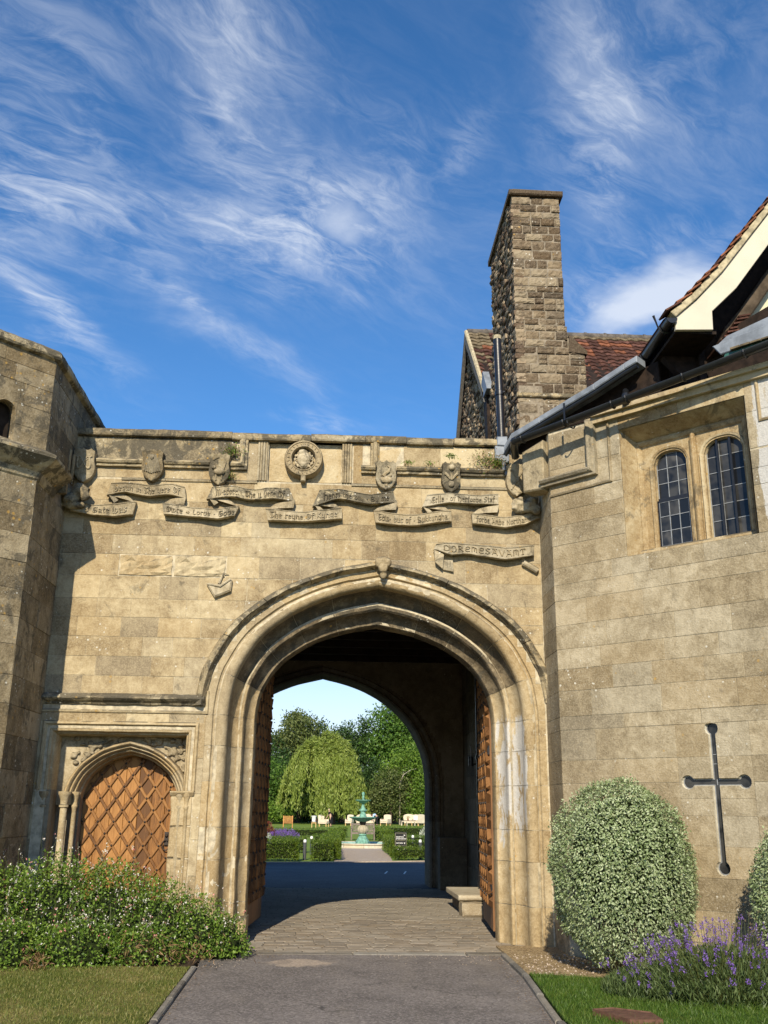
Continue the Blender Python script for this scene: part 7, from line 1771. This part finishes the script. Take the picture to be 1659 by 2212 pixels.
# direction sign
sg = thing("direction_sign", "black garden sign with white arrows and lettering behind the right hedge", "sign", (2.46, 22.3, 0))
sx, sw, sy, sz = 2.45, .21, 22.35, .88
obj("panel", MB().cbox(sx - sw, sx + sw, sy, sy + .05, .22, sz, .006), "sign_black", sg); 
for a in (-sw + .02, sw - .06): obj("leg", MB().box(sx + a, sx + a + .04, sy + .01, sy + .04, 0, .23), "sign_black", sg)
mb = MB(); fy_ = sy - .004
for a in ((-sw + .02, -sw + .027, .24, sz - .03), (sw - .027, sw - .02, .24, sz - .03), (-sw + .02, sw - .02, sz - .037, sz - .03), (-.15, .15, .595, .602), (-.15, .15, .425, .432)): mb.box(sx + a[0], sx + a[1], fy_, sy + .001, a[2], a[3])
obj("gold_line", mb, "sign_gold", sg)
def text_mesh(body, size, x, y, z, mat, parent, nm="lettering", sx_=1.0, rotx=90, align='LEFT', bold=.0):
    cu = bpy.data.curves.new(nm, 'FONT'); cu.body = body; cu.size = size; cu.extrude = .001; cu.offset = bold; cu.align_x = align; cu.resolution_u = 2
    to = bpy.data.objects.new(nm, cu); COL.objects.link(to); dg = bpy.context.evaluated_depsgraph_get(); dg.update(); me = bpy.data.meshes.new_from_object(to.evaluated_get(dg)); bpy.data.objects.remove(to); bpy.data.curves.remove(cu)
    me.transform(Matrix.Translation((x, y, z)) @ Matrix.Rotation(R(rotx), 4, 'X') @ Matrix.Diagonal((sx_, 1, 1, 1))); me.name = nm; return obj(nm, me, mat, parent)
for body, z in (("RECEPTION", .70), ("& RESTAURANT", .64), ("CAR PARK", .50), ("TUDOR", .37), ("HALL", .31)): text_mesh(body, .052, sx - .165, sy - .003, z, "sign_white", sg, bold=.0012)
mb = MB()
for (cx_, cz_, d) in ((.125, .775, 0), (.13, .515, -90), (.12, .345, -60)):
    p = [(math.cos(R(d + t)) * .032, math.sin(R(d + t)) * .032) for t in (0, 130, 230)]; mb.prism([(sx + cx_ + a, cz_ + b) for a, b in p], sy - .004, sy)
obj("arrow", mb, "sign_white", sg)
# worn white ticks on the forecourt
for i, (a, b) in enumerate((((1.47, 14.25), (1.59, 15.25)), ((1.97, 14.2), (2.10, 15.3)))):
    o = thing("road_mark", ("left" if i == 0 else "right") + " of two short white ticks painted on the shaded forecourt", "road marking", (a[0], a[1], 0), group="white ticks on the forecourt")
    mb = MB(); mb.prism([(a[0] - .02, a[1]), (a[0] + .02, a[1]), (b[0] + .02, b[1]), (b[0] - .02, b[1])], .005, .001, plane='xy'); obj("paint", mb, "white_line", o)
o = text_mesh("No Entry", .30, 1.62, 14.45, .004, "forecourt_asphalt", None, "faded_marking", .35, 0) if False else None

# lawn furniture
def part(nm, mb, mat, root, sm=False, bev=.0): return obj(nm, mb, mat, root, sm, bevel=bev)
gm = thing("lawn_game", "giant wooden four-in-a-row garden game standing on the lawn", "game", (-3.75, 76.2, 0))
gx0, gx1, gyy = -4.15, -3.30, 76.2
for x in (gx0, gx1 - .06): part("post", MB().box(x, x + .06, gyy, gyy + .08, 0, 1.05), "game_wood", gm)
fr = MB()
for i in range(8): x = gx0 + .06 + i * (.73 - .03) / 7; fr.box(x, x + .032, gyy + .01, gyy + .07, .40, 1.0)
for j in range(7): z = .40 + j * .096; fr.box(gx0 + .06, gx1 - .06, gyy + .012, gyy + .068, z, z + .034)
part("disc_grid", fr, "game_wood", gm); part("foot", MB().box(gx0, gx0 + .06, gyy - .25, gyy + .3, 0, .05), "game_wood", gm); part("foot", MB().box(gx1 - .06, gx1, gyy - .25, gyy + .3, 0, .05), "game_wood", gm)
def table(x0, x1, y0, y1, h, label, mat="pine_wood", mid=None):
    r = thing("table", label, "table", ((x0 + x1) / 2, (y0 + y1) / 2, 0)); part("table_top", MB().cbox(x0 - .05, x1 + .05, y0 - .05, y1 + .05, h - .04, h, .008), "weathered_oak", r)
    for x in [x0, x1 - .06] + ([mid] if mid else []):
        for y in (y0, y1 - .06): part("leg", MB().box(x, x + .06, y, y + .06, 0, h - .04), mat, r)
    part("apron", MB().box(x0 + .02, x1 - .02, y0 + .01, y0 + .04, h - .14, h - .04), mat, r); return r
table(-1.73, -1.30, 80.0, 80.5, .52, "small pine side table on the lawn carrying a white drinks urn")
un = thing("drinks_urn", "white drinks urn on the small pine side table", "urn", (-1.52, 80.25, .52)); part("vessel", MB().lathe([(.17, .52), (.18, .55), (.20, .90), (.23, .96), (.25, .98), (.25, 1.03), (.05, 1.04)], (-1.52, 80.25, 0), 16), "white_cloth", un, True); part("tap", MB().tube([(-1.38, 80.10, .66), (-1.30, 80.0, .68), (-1.30, 80.0, .62)], .025, 6), "terracotta", un)
def armchair(x, y, w, d, hs, hb, rot, label, back="upholstery", wings=False, cushion=False, arched=True, group="cream chairs set out on the lawn"):
    r = thing("armchair", label, "armchair", (x, y, 0), R(rot), group, local=True); h = w / 2
    for a in (-h + .03, h - .10):
        for b in (-d / 2 + .02, d / 2 - .09): part("leg", MB().box(a, a + .07, b, b + .07, 0, hs - .20), "pine_wood", r)
    part("seat", MB().cbox(-h, h, -d / 2, d / 2, hs - .22, hs - .08, .03), "upholstery", r); part("seat_cushion", MB().cbox(-h + .08, h - .08, -d / 2 - .02, d / 2 - .1, hs - .08, hs + .06, .04), "upholstery", r)
    top = [(h * math.cos(t) * .98, hb - .10 + .10 * math.sin(t)) for t in np.linspace(0, math.pi, 9)] if arched else [(h, hb - .02), (h * .5, hb), (-h * .5, hb), (-h, hb - .02)]
    mb = MB(); mb.prism([(-h, hs - .2), (h, hs - .2)] + top, d / 2 - .08, d / 2 + .08, .03); part("backrest", mb, back, r)
    for a in (-h - .02, h - .10):
        part("arm", MB().cbox(a, a + .12, -d / 2 + .06, d / 2, hs - .1, hs + .20, .03), "upholstery", r)
        if wings: part("ear", MB().cbox(a, a + .10, d / 2 - .30, d / 2, hs + .2, hb - .10, .03), "upholstery", r)
    if cushion: part("cushion", MB().cbox(-h * .6, h * .6, d / 2 - .22, d / 2 - .06, hs + .08, hs + .50, .05), "white_cloth", r)
    return r
armchair(-.62, 85.5, .62, .85, .50, 1.10, 62, "cream wing armchair left of the fountain with a dark-clothed person behind it", "grey_upholstery", True)
armchair(1.95, 92.0, .7, .75, .48, 1.12, -20, "cream armchair half hidden by the left side of the fountain column")
armchair(5.85, 94.6, .85, .9, .50, 1.16, -32, "single cream armchair right of the person in the pale blue shirt", arched=True)
armchair(9.95, 95.9, .80, .8, .50, 1.22, 150, "cream wing chair with its back turned, last on the right beside the dark pier", "grey_upholstery", True)
armchair(9.25, 96.8, .80, .8, .50, 1.18, -15, "cream chair with white cushions beside the turned wing chair", cushion=True)
sf = thing("sofa", "cream sofa on the lawn behind the fountain column", "sofa", (3.75, 97.0, 0))
part("seat", MB().cbox(2.8, 4.75, 96.6, 97.4, .22, .50, .04), "upholstery", sf); part("backrest", MB().prism([(2.8, .40), (4.75, .40), (4.75, .95)] + [(3.78 + .9 * math.cos(t), .98 + .20 * math.sin(t)) for t in np.linspace(.1, math.pi - .1, 9)] + [(2.8, .95)], 97.3, 97.5, .03), "upholstery", sf)
for x in (2.72, 4.70): part("arm", MB().cbox(x, x + .14, 96.6, 97.45, .40, .72, .03), "upholstery", sf)
for x in (2.85, 4.62):
    for y in (96.65, 97.3): part("leg", MB().box(x, x + .07, y, y + .07, 0, .24), "pine_wood", sf)
sf2 = thing("sofa", "cream camel-backed sofa behind the long coffee table at the right", "sofa", (8.75, 97.6, 0))
part("seat", MB().cbox(8.05, 9.3, 97.2, 98.0, .25, .52, .04), "upholstery", sf2); part("backrest", MB().prism([(8.0, .40), (9.25, .40), (9.25, .95)] + [(8.62 + .60 * math.cos(t), 1.0 + .22 * math.sin(t)) for t in np.linspace(.1, math.pi - .1, 9)] + [(8.0, .92)], 97.9, 98.1, .03), "upholstery", sf2)
for x in (8.0, 9.2): part("arm", MB().cbox(x, x + .14, 97.2, 98.0, .4, .75, .03), "upholstery", sf2)
for x in (8.1, 9.2):
    for y in (97.25, 97.9): part("leg", MB().box(x, x + .07, y, y + .07, 0, .26), "pine_wood", sf2)
table(7.55, 9.0, 94.2, 95.0, .58, "long cream-legged coffee table in front of the camel-backed sofa", "upholstery", 8.10)
pt = thing("flower_pot", "small terracotta pot of yellow-green flowers on the coffee table", "flower pot", (8.25, 94.5, .58)); part("pot", MB().lathe([(.07, .58), (.11, .76), (.12, .78), (.02, .78)], (8.25, 94.5, 0), 10), "terracotta", pt, True)
rs = np.random.RandomState(3); part("flowers", leaf_mesh("flowers", np.array((8.25, 94.5, .90)) + rs.normal(size=(90, 3)) * (.10, .08, .07), rand_dirs(90, rs), rand_dirs(90, rs), .07, .04), "willow_leaf", pt)

# people: bodies are single skins, clothes and hair are separate shells over them
def person(label, joints, edges, clothes, hair, face_dir, head, loc, hand_specs=()):
    root = thing("person", label, "person", loc)
    o = lambda J: [(j[0] + loc[0], j[1] + loc[1], j[2] + loc[2]) + tuple(j[3:]) for j in J]
    me = skin_mesh("body", o(joints), edges, 0, 1); obj("body", me, "skin", root, True)
    for nm, mat, J, E in clothes: obj(nm, skin_mesh(nm, o(J), E, 0, 1), mat, root, True)
    hx, hy, hz = (head[i] + loc[i] for i in range(3)); fd = Vector(face_dir).normalized(); up = Vector((0, 0, 1)); sd = fd.cross(up).normalized(); up = sd.cross(fd)
    mb = MB(); mb.ball((hx - fd.x * .018 + up.x * .03, hy - fd.y * .018 + up.y * .03, hz - fd.z * .018 + up.z * .03), (.098, .105, .108), 12, 8)
    for k in hair[1:]: mb.ball((hx + k[0], hy + k[1], hz + k[2]), k[3], 10, 7)
    obj("hair", mb, hair[0], root, True)
    f = MB()
    for s in (-1, 1): f.ball(tuple(Vector((hx, hy, hz)) + fd * .088 + sd * .034 * s + up * .008), .011, 6, 4)
    obj("eyes", f, "black_cloth", root); f = MB(); f.ball(tuple(Vector((hx, hy, hz)) + fd * .10 - up * .018), (.013, .014, .018), 6, 4)
    for s in (-1, 1): f.ball(tuple(Vector((hx, hy, hz)) + sd * .088 * s - up * .01), (.016, .016, .028), 6, 4)
    f.box(hx + fd.x * .085 - .024, hx + fd.x * .085 + .024, hy + fd.y * .085 - .01, hy + fd.y * .085 + .01, hz + fd.z * .085 - .056, hz + fd.z * .085 - .048); obj("face", f, "skin", root, True)
    hm = MB()
    for (wx, wy, wz), dv in hand_specs:                  # palm, four unequal bent fingers and a thumb from its side
        w = Vector((wx + loc[0], wy + loc[1], wz + loc[2])); dv = Vector(dv).normalized(); sv_ = dv.cross(Vector((0, 1, .2))).normalized(); nv = sv_.cross(dv)
        hm.ball(tuple(w + dv * .045), (.038, .030, .046), 8, 6)
        for i, l in enumerate((.066, .076, .070, .054)):
            b = w + dv * .085 + sv_ * (.027 - i * .018); hm.tube([b, b + dv * l * .5 + nv * .004, b + dv * l * .85 + nv * .022], [.009, .008, .006], 5)
        b = w + dv * .035 + sv_ * .036; hm.tube([b, b + dv * .028 + sv_ * .022, b + dv * .055 + sv_ * .026], [.011, .009, .007], 5)
    obj("hands", hm, "skin", root, True); return root
# bending forward to the left over the sofa: pale blue shirt, black trousers
J = [(.42, 0, .92, .13, .12), (.30, 0, 1.06, .12, .11), (.14, 0, 1.14, .14, .12), (.0, 0, 1.13, .09, .12), (-.09, 0, 1.09, .05), (-.17, -.02, 1.05, .09, .08),
     (.47, -.10, .84, .095), (.36, -.11, .47, .065), (.40, -.11, .09, .045), (.28, -.12, .04, .04), (.44, .10, .84, .095), (.46, .12, .47, .065), (.50, .12, .09, .045), (.38, .12, .04, .04),
     (.02, -.19, 1.06, .055), (-.02, -.22, .82, .045), (-.08, -.20, .62, .032), (.02, .19, 1.06, .055), (-.06, .22, .84, .045), (-.14, .20, .64, .032)]
E_ = [(0, 1), (1, 2), (2, 3), (3, 4), (4, 5), (0, 6), (6, 7), (7, 8), (8, 9), (0, 10), (10, 11), (11, 12), (12, 13), (3, 14), (14, 15), (15, 16), (3, 17), (17, 18), (18, 19)]
g_ = lambda ids, k: [tuple(J[i][:3]) + tuple(r * k for r in J[i][3:]) for i in ids]
person("person in a pale blue shirt and black trousers bending over the sofa", J, E_,
       [("shirt", "blue_shirt", g_([1, 2, 3, 14, 15, 17, 18], 1.16), [(0, 1), (1, 2), (2, 3), (3, 4), (2, 5), (5, 6)]), ("trousers", "black_cloth", g_([0, 6, 7, 8, 10, 11, 12], 1.17), [(0, 1), (1, 2), (2, 3), (0, 4), (4, 5), (5, 6)]), ("shoe", "black_cloth", [(.40, -.11, .06, .055), (.26, -.12, .04, .045)], [(0, 1)]), ("shoe", "black_cloth", [(.50, .12, .06, .055), (.36, .12, .04, .045)], [(0, 1)])],
       ("brown_hair", (.0, .02, .03, .09)), (-.6, -.1, -.8), (-.18, -.02, 1.05), (4.62, 96.3, 0), (((-.08, -.20, .60), (-.2, 0, -1)), ((-.14, .20, .62), (-.2, 0, -1))))
# leaning over the wing chair from behind: dark dress, fair hair
J = [(.05, 0, .92, .14, .12), (.0, 0, 1.12, .12, .11), (-.06, 0, 1.30, .14, .12), (-.10, 0, 1.40, .08), (-.13, 0, 1.47, .05), (-.15, -.02, 1.55, .085, .09),
     (.02, -.09, .82, .095), (.04, -.09, .46, .065), (.06, -.09, .08, .042), (-.05, -.10, .035, .04), (.10, .10, .82, .095), (.12, .10, .46, .065), (.14, .10, .08, .042), (.03, .10, .035, .04),
     (-.10, -.19, 1.34, .052), (-.22, -.22, 1.08, .042), (-.36, -.18, .86, .03), (-.04, .19, 1.34, .052), (.06, .22, 1.08, .042), (.10, .18, .86, .03)]
person("person in dark clothes with long fair hair leaning over the wing armchair", J, E_,
       [("top", "black_cloth", g_([1, 2, 3, 14, 15, 17], 1.16), [(0, 1), (1, 2), (2, 3), (3, 4), (2, 5)]), ("skirt", "black_cloth", [(.05, 0, 1.0, .16), (.06, 0, .75, .20), (.08, 0, .45, .20), (.10, 0, .18, .19)], [(0, 1), (1, 2), (2, 3)]), ("shoe", "black_cloth", [(.06, -.09, .05, .05), (-.07, -.10, .035, .042)], [(0, 1)]), ("shoe", "black_cloth", [(.14, .10, .05, .05), (.01, .10, .035, .042)], [(0, 1)])],
       ("fair_hair", (.03, .04, -.08, (.08, .08, .12)), (.04, .05, -.18, (.07, .06, .10))), (-.7, -.4, -.5), (-.15, -.02, 1.55), (-.02, 85.9, 0), (((-.36, -.18, .86), (-.6, 0, -.8)), ((.10, .18, .86), (0, 0, -1))))

# ---- trees
def crown(root, blobs, mat, n, leaf, seed, droop=0.0, name="crown", aspect=.6):
    """leaf sprays clustered over several lobes; the lobes leave gaps and give light and dark masses"""
    rs = np.random.RandomState(seed); C = []; w = np.array([b[3] * b[4] * b[5] for b in blobs]) ** .67; w /= w.sum()
    for b, ww in zip(blobs, w):
        ncl = max(8, int(ww * n / 26)); d = rand_dirs(ncl, rs); d[:, 2] = d[:, 2] * .9 + .12; d /= np.linalg.norm(d, axis=1, keepdims=True); rad = rs.rand(ncl, 1) ** .28
        lum = 1 + .22 * np.array([noise.noise(Vector(v) * 2.6 + Vector(b[:3])) for v in d])[:, None]
        cc = np.array(b[:3]) + d * np.array(b[3:6]) * rad * lum
        m = 26; sz = min(b[3], b[5]) * .20 + leaf * .8
        off = rs.normal(size=(ncl, m, 3)) * np.array((1, 1, .62)) * sz; C.append((cc[:, None] + off).reshape(-1, 3))
    P = np.vstack(C); P = P[P[:, 2] > .25]; k = len(P); D = rand_dirs(k, rs); D[:, 2] = D[:, 2] * (1 - droop) - droop * 1.2
    U = rand_dirs(k, rs) + np.array((0, -.3, .5))
    obj(name, leaf_mesh(name, P, D, U, rs.uniform(.6, 1.5, k) * leaf, rs.uniform(.6, 1.3, k) * leaf * aspect), mat, root)
def trunk(root, x, y, h, r, limbs, seed, mat="bark", spread=1.0):
    q = random.Random(seed); mb = MB(); mb.tube([(x, y, 0), (x + .1, y, h * .35), (x + q.uniform(-.3, .3), y, h * .75)], [r * 1.25, r * .9, r * .35], 8)
    for k in range(limbs):
        a = q.uniform(0, 6.28); z = h * q.uniform(.25, .6); L = spread * q.uniform(.6, 1.2)
        mb.tube([(x, y, z), (x + math.cos(a) * L * .5, y + math.sin(a) * L * .5, z + L * .45), (x + math.cos(a) * L, y + math.sin(a) * L, z + L * .7)], [r * .35, r * .22, r * .08], 6)
    obj("trunk", mb, mat, root, True)
def tree(label, x, y, h, lobes, mat, n, leaf, seed, r=.3, group="trees closing the lawn", bark="bark"):
    root = thing("tree", label, "tree", (x, y, 0), group=group); trunk(root, x, y, h, r, 6, seed, bark, h * .25); crown(root, [(x + a, y + b, c, d, e, f) for a, b, c, d, e, f in lobes], mat, n, leaf, seed); return root
G1 = "trees closing the far side of the lawn"
tree("tall olive-green broadleaf tree with an uneven crown, left of the sky gap", -4.3, 114, 13.8, [(0, 0, 10.6, 2.3, 2.2, 2.6), (-1.4, 0, 9.2, 1.9, 2, 2.2), (1.3, 0, 9.0, 2.0, 2, 2.1), (.2, -1, 6.5, 2.4, 2, 2.6), (-.6, .4, 12.4, 1.1, 1.2, 1.2)], "olive_leaf", 15000, .34, 71, .35, G1)
tree("dark conifer mass at the far left against the gate leaf", -9.2, 112, 11.0, [(0, 0, 8.2, 2.2, 2, 2.8), (.6, 0, 4.6, 2.6, 2.2, 3.2), (2.2, -.6, 6.4, 1.7, 1.6, 2.6)], "conifer_leaf", 11000, .32, 72, .3, G1)
tree("mid-green rounded tree low at the left behind the wooden game", -6.9, 104, 7.0, [(0, 0, 4.4, 2.0, 1.8, 2.6), (1.4, .5, 2.6, 1.5, 1.5, 2.0), (-1.6, .4, 2.8, 1.7, 1.5, 2.4)], "oak_leaf", 9500, .28, 73, .22, G1)
tree("bright spreading evergreen low at the left edge of the lawn", -7.4, 99, 2.6, [(0, 0, 1.2, 2.1, 1.4, 1.1), (1.7, .3, .8, 1.3, 1.1, .8), (-1.5, 0, 1.6, 1.3, 1.2, 1.2)], "lime_leaf", 5200, .24, 74, .12, G1)
tree("pointed dark conifer just left of the middle of the skyline", -1.7, 116, 12.4, [(0, 0, 10.4, 1.1, 1.1, 2.3), (-.8, 0, 8.2, 1.5, 1.4, 2.2), (.7, 0, 8.0, 1.5, 1.3, 2.0), (0, 0, 5.2, 2.3, 1.8, 2.6)], "conifer_leaf", 9000, .30, 75, .3, G1)
tree("dark conifer in the middle of the skyline above the willow", 1.4, 117, 12.6, [(0, 0, 10.6, 1.5, 1.4, 2.1), (-.9, 0, 9.0, 1.3, 1.3, 2.2), (1.0, 0, 9.2, 1.5, 1.3, 2.0), (.2, 0, 6.0, 2.4, 1.8, 3.0)], "conifer_leaf", 9500, .30, 76, .3, G1)
tree("dark pointed conifer right of the middle of the skyline", 4.2, 116, 12.9, [(0, 0, 11.2, .9, 1, 1.9), (-.9, 0, 9.4, 1.4, 1.3, 2.0), (1.0, 0, 9.0, 1.6, 1.4, 2.2), (0, 0, 5.8, 2.4, 1.8, 3.0)], "conifer_leaf", 9000, .30, 77, .3, G1)
tree("tallest mid-green ash tree at the right of the skyline", 8.2, 115, 15.2, [(-.8, 0, 12.2, 2.3, 2.2, 2.8), (1.4, 0, 11.0, 2.4, 2, 2.6), (-1.5, 0, 9.2, 2.2, 2, 2.4), (1.0, -.5, 8.0, 2.6, 2, 2.6), (3.4, 0, 9.6, 2.2, 2, 2.6)], "oak_leaf", 17000, .36, 78, .35, G1)
tree("rounded mid-green tree behind the cream sofa with a bare pale bough", 9.6, 106, 9.4, [(0, 0, 6.6, 2.4, 2, 2.5), (-1.9, .4, 4.6, 1.7, 1.6, 2.4), (1.6, .2, 4.4, 1.8, 1.6, 2.4)], "lime_leaf", 12000, .30, 79, .25, G1)
tree("grey-green bushy conifer behind the right-hand armchairs", 6.9, 104, 6.6, [(0, 0, 3.6, 1.7, 1.5, 2.8), (-1.3, .3, 2.6, 1.2, 1.3, 2.2), (1.2, .3, 3.0, 1.3, 1.3, 2.4)], "olive_leaf", 9000, .26, 80, .2, G1)
tree("bright green broadleaf at the far right beside the dark pier", 11.6, 103, 7.2, [(0, 0, 3.8, 1.7, 1.5, 3.2), (-1.2, .2, 2.4, 1.3, 1.3, 2.0), (.6, 0, 6.0, 1.2, 1.2, 1.6)], "lime_leaf", 8500, .27, 81, .2, G1)
tree("very dark thicket under the trees behind the fountain", 3.6, 109, 7.0, [(0, 0, 3.4, 2.0, 1.5, 3.2), (1.6, .4, 4.8, 1.4, 1.4, 2.6), (-1.6, .4, 3.0, 1.5, 1.5, 2.8)], "conifer_leaf", 7500, .28, 82, .25, G1)
tree("dark tree behind the willow closing the gap at the left", -3.9, 110, 8.0, [(0, 0, 4.0, 2.2, 1.6, 3.6), (2.4, .3, 4.2, 2.0, 1.6, 3.6), (-2.0, .4, 4.6, 1.8, 1.6, 3.0)], "conifer_leaf", 8500, .30, 83, .25, G1)
mb = MB(); mb.tube([(8.0, 103.6, 4.6), (8.4, 103.4, 5.6), (9.2, 103.4, 6.1), (9.9, 103.5, 6.3)], [.08, .07, .05, .02], 6); mb.tube([(8.4, 103.4, 5.6), (8.35, 103.5, 6.2)], [.05, .02], 5)
bo = thing("bare_bough", "bare pale bough poking out of the rounded green tree on the right", "branch", (8.0, 103.6, 4.4)); mb.tube([(8.0, 103.6, 0), (8.0, 103.6, 4.6)], [.10, .08], 6); obj("bough", mb, "pale_bark", bo, True)

def willow():
    rs = np.random.RandomState(91); x0, y0 = -1.05, 100.0; root = thing("willow_tree", "golden-green weeping willow in the middle of the lawn", "tree", (x0, y0, 0)); trunk(root, x0 + 1.2, y0, 7.5, .32, 8, 5, "bark", 2.2)
    # the twigs hang in separate falls, with dark gaps between them
    nc = 90; cu = rs.rand(nc) ** .5; ca = rs.rand(nc) * 6.283; ct = rs.uniform(.86, 1.08, nc); cl = rs.uniform(.55, 1.35, nc); n = 2100; wc = rs.randint(0, nc, n)
    u = np.clip(np.hypot(cu[wc] * np.cos(ca[wc]) + rs.normal(size=n) * (.085 + .16 * (rs.rand(n) < .3)), cu[wc] * np.sin(ca[wc]) + rs.normal(size=n) * .085), 0, 1.0); a = ca[wc] + rs.normal(size=n) * .10
    X = x0 + 4.75 * u * np.cos(a); Y = y0 + 3.4 * u * np.sin(a)
    top = 9.3 * np.sqrt(np.maximum(.05, 1 - (u * .97) ** 2.3)) * ct[wc] + .3 + np.where(X > x0, .5, -.3) * (1 - u)
    lum2 = cl[wc] - 1
    ln = rs.uniform(.9, 3.8, n) * (.9 + .9 * lum2); ln = np.minimum(ln, top - rs.uniform(.4, 1.6, n)); k = 17; t = rs.rand(n, k)
    out = np.stack([np.cos(a) * u, np.sin(a) * u, np.zeros(n)], 1)
    wob = rs.normal(size=(n, k, 3)) * np.array((.13, .13, .10)); P = np.stack([X, Y, top], 1)[:, None] + out[:, None] * (t[..., None] * .55) + wob; P[..., 2] -= t * ln[:, None]
    P = P.reshape(-1, 3); P = P[P[:, 2] > .5]; m = len(P); D = rs.normal(size=(m, 3)) * .38 + np.array((.10, 0, -1)); hi = P[:, 2] > 7.4; D[hi] = rand_dirs(hi.sum(), rs) * .9 + np.array((.5, 0, .1))
    obj("crown", leaf_mesh("crown", P, D, rand_dirs(m, rs) + np.array((0, -.8, 0)), rs.uniform(.30, .62, m), rs.uniform(.07, .15, m)), "willow_leaf", root)
willow()
rs = np.random.RandomState(97); n = 16000; P = np.stack([rs.uniform(-24, 26, n), rs.uniform(119, 124, n), rs.uniform(.1, 8.5, n) * rs.uniform(.5, 1, n)], 1)
P[:, 2] *= .85 + .25 * np.array([noise.noise(Vector((x * .25, 0, 1))) for x in P[:, 0]])
o = obj("woodland", leaf_mesh("woodland", P, rand_dirs(n, rs), rand_dirs(n, rs) + np.array((0, -.5, .3)), rs.uniform(.5, .9, n), rs.uniform(.35, .6, n)), "conifer_leaf"); o['kind'] = 'stuff'; o['label'] = "dark woodland mass closing the view behind the garden trees"
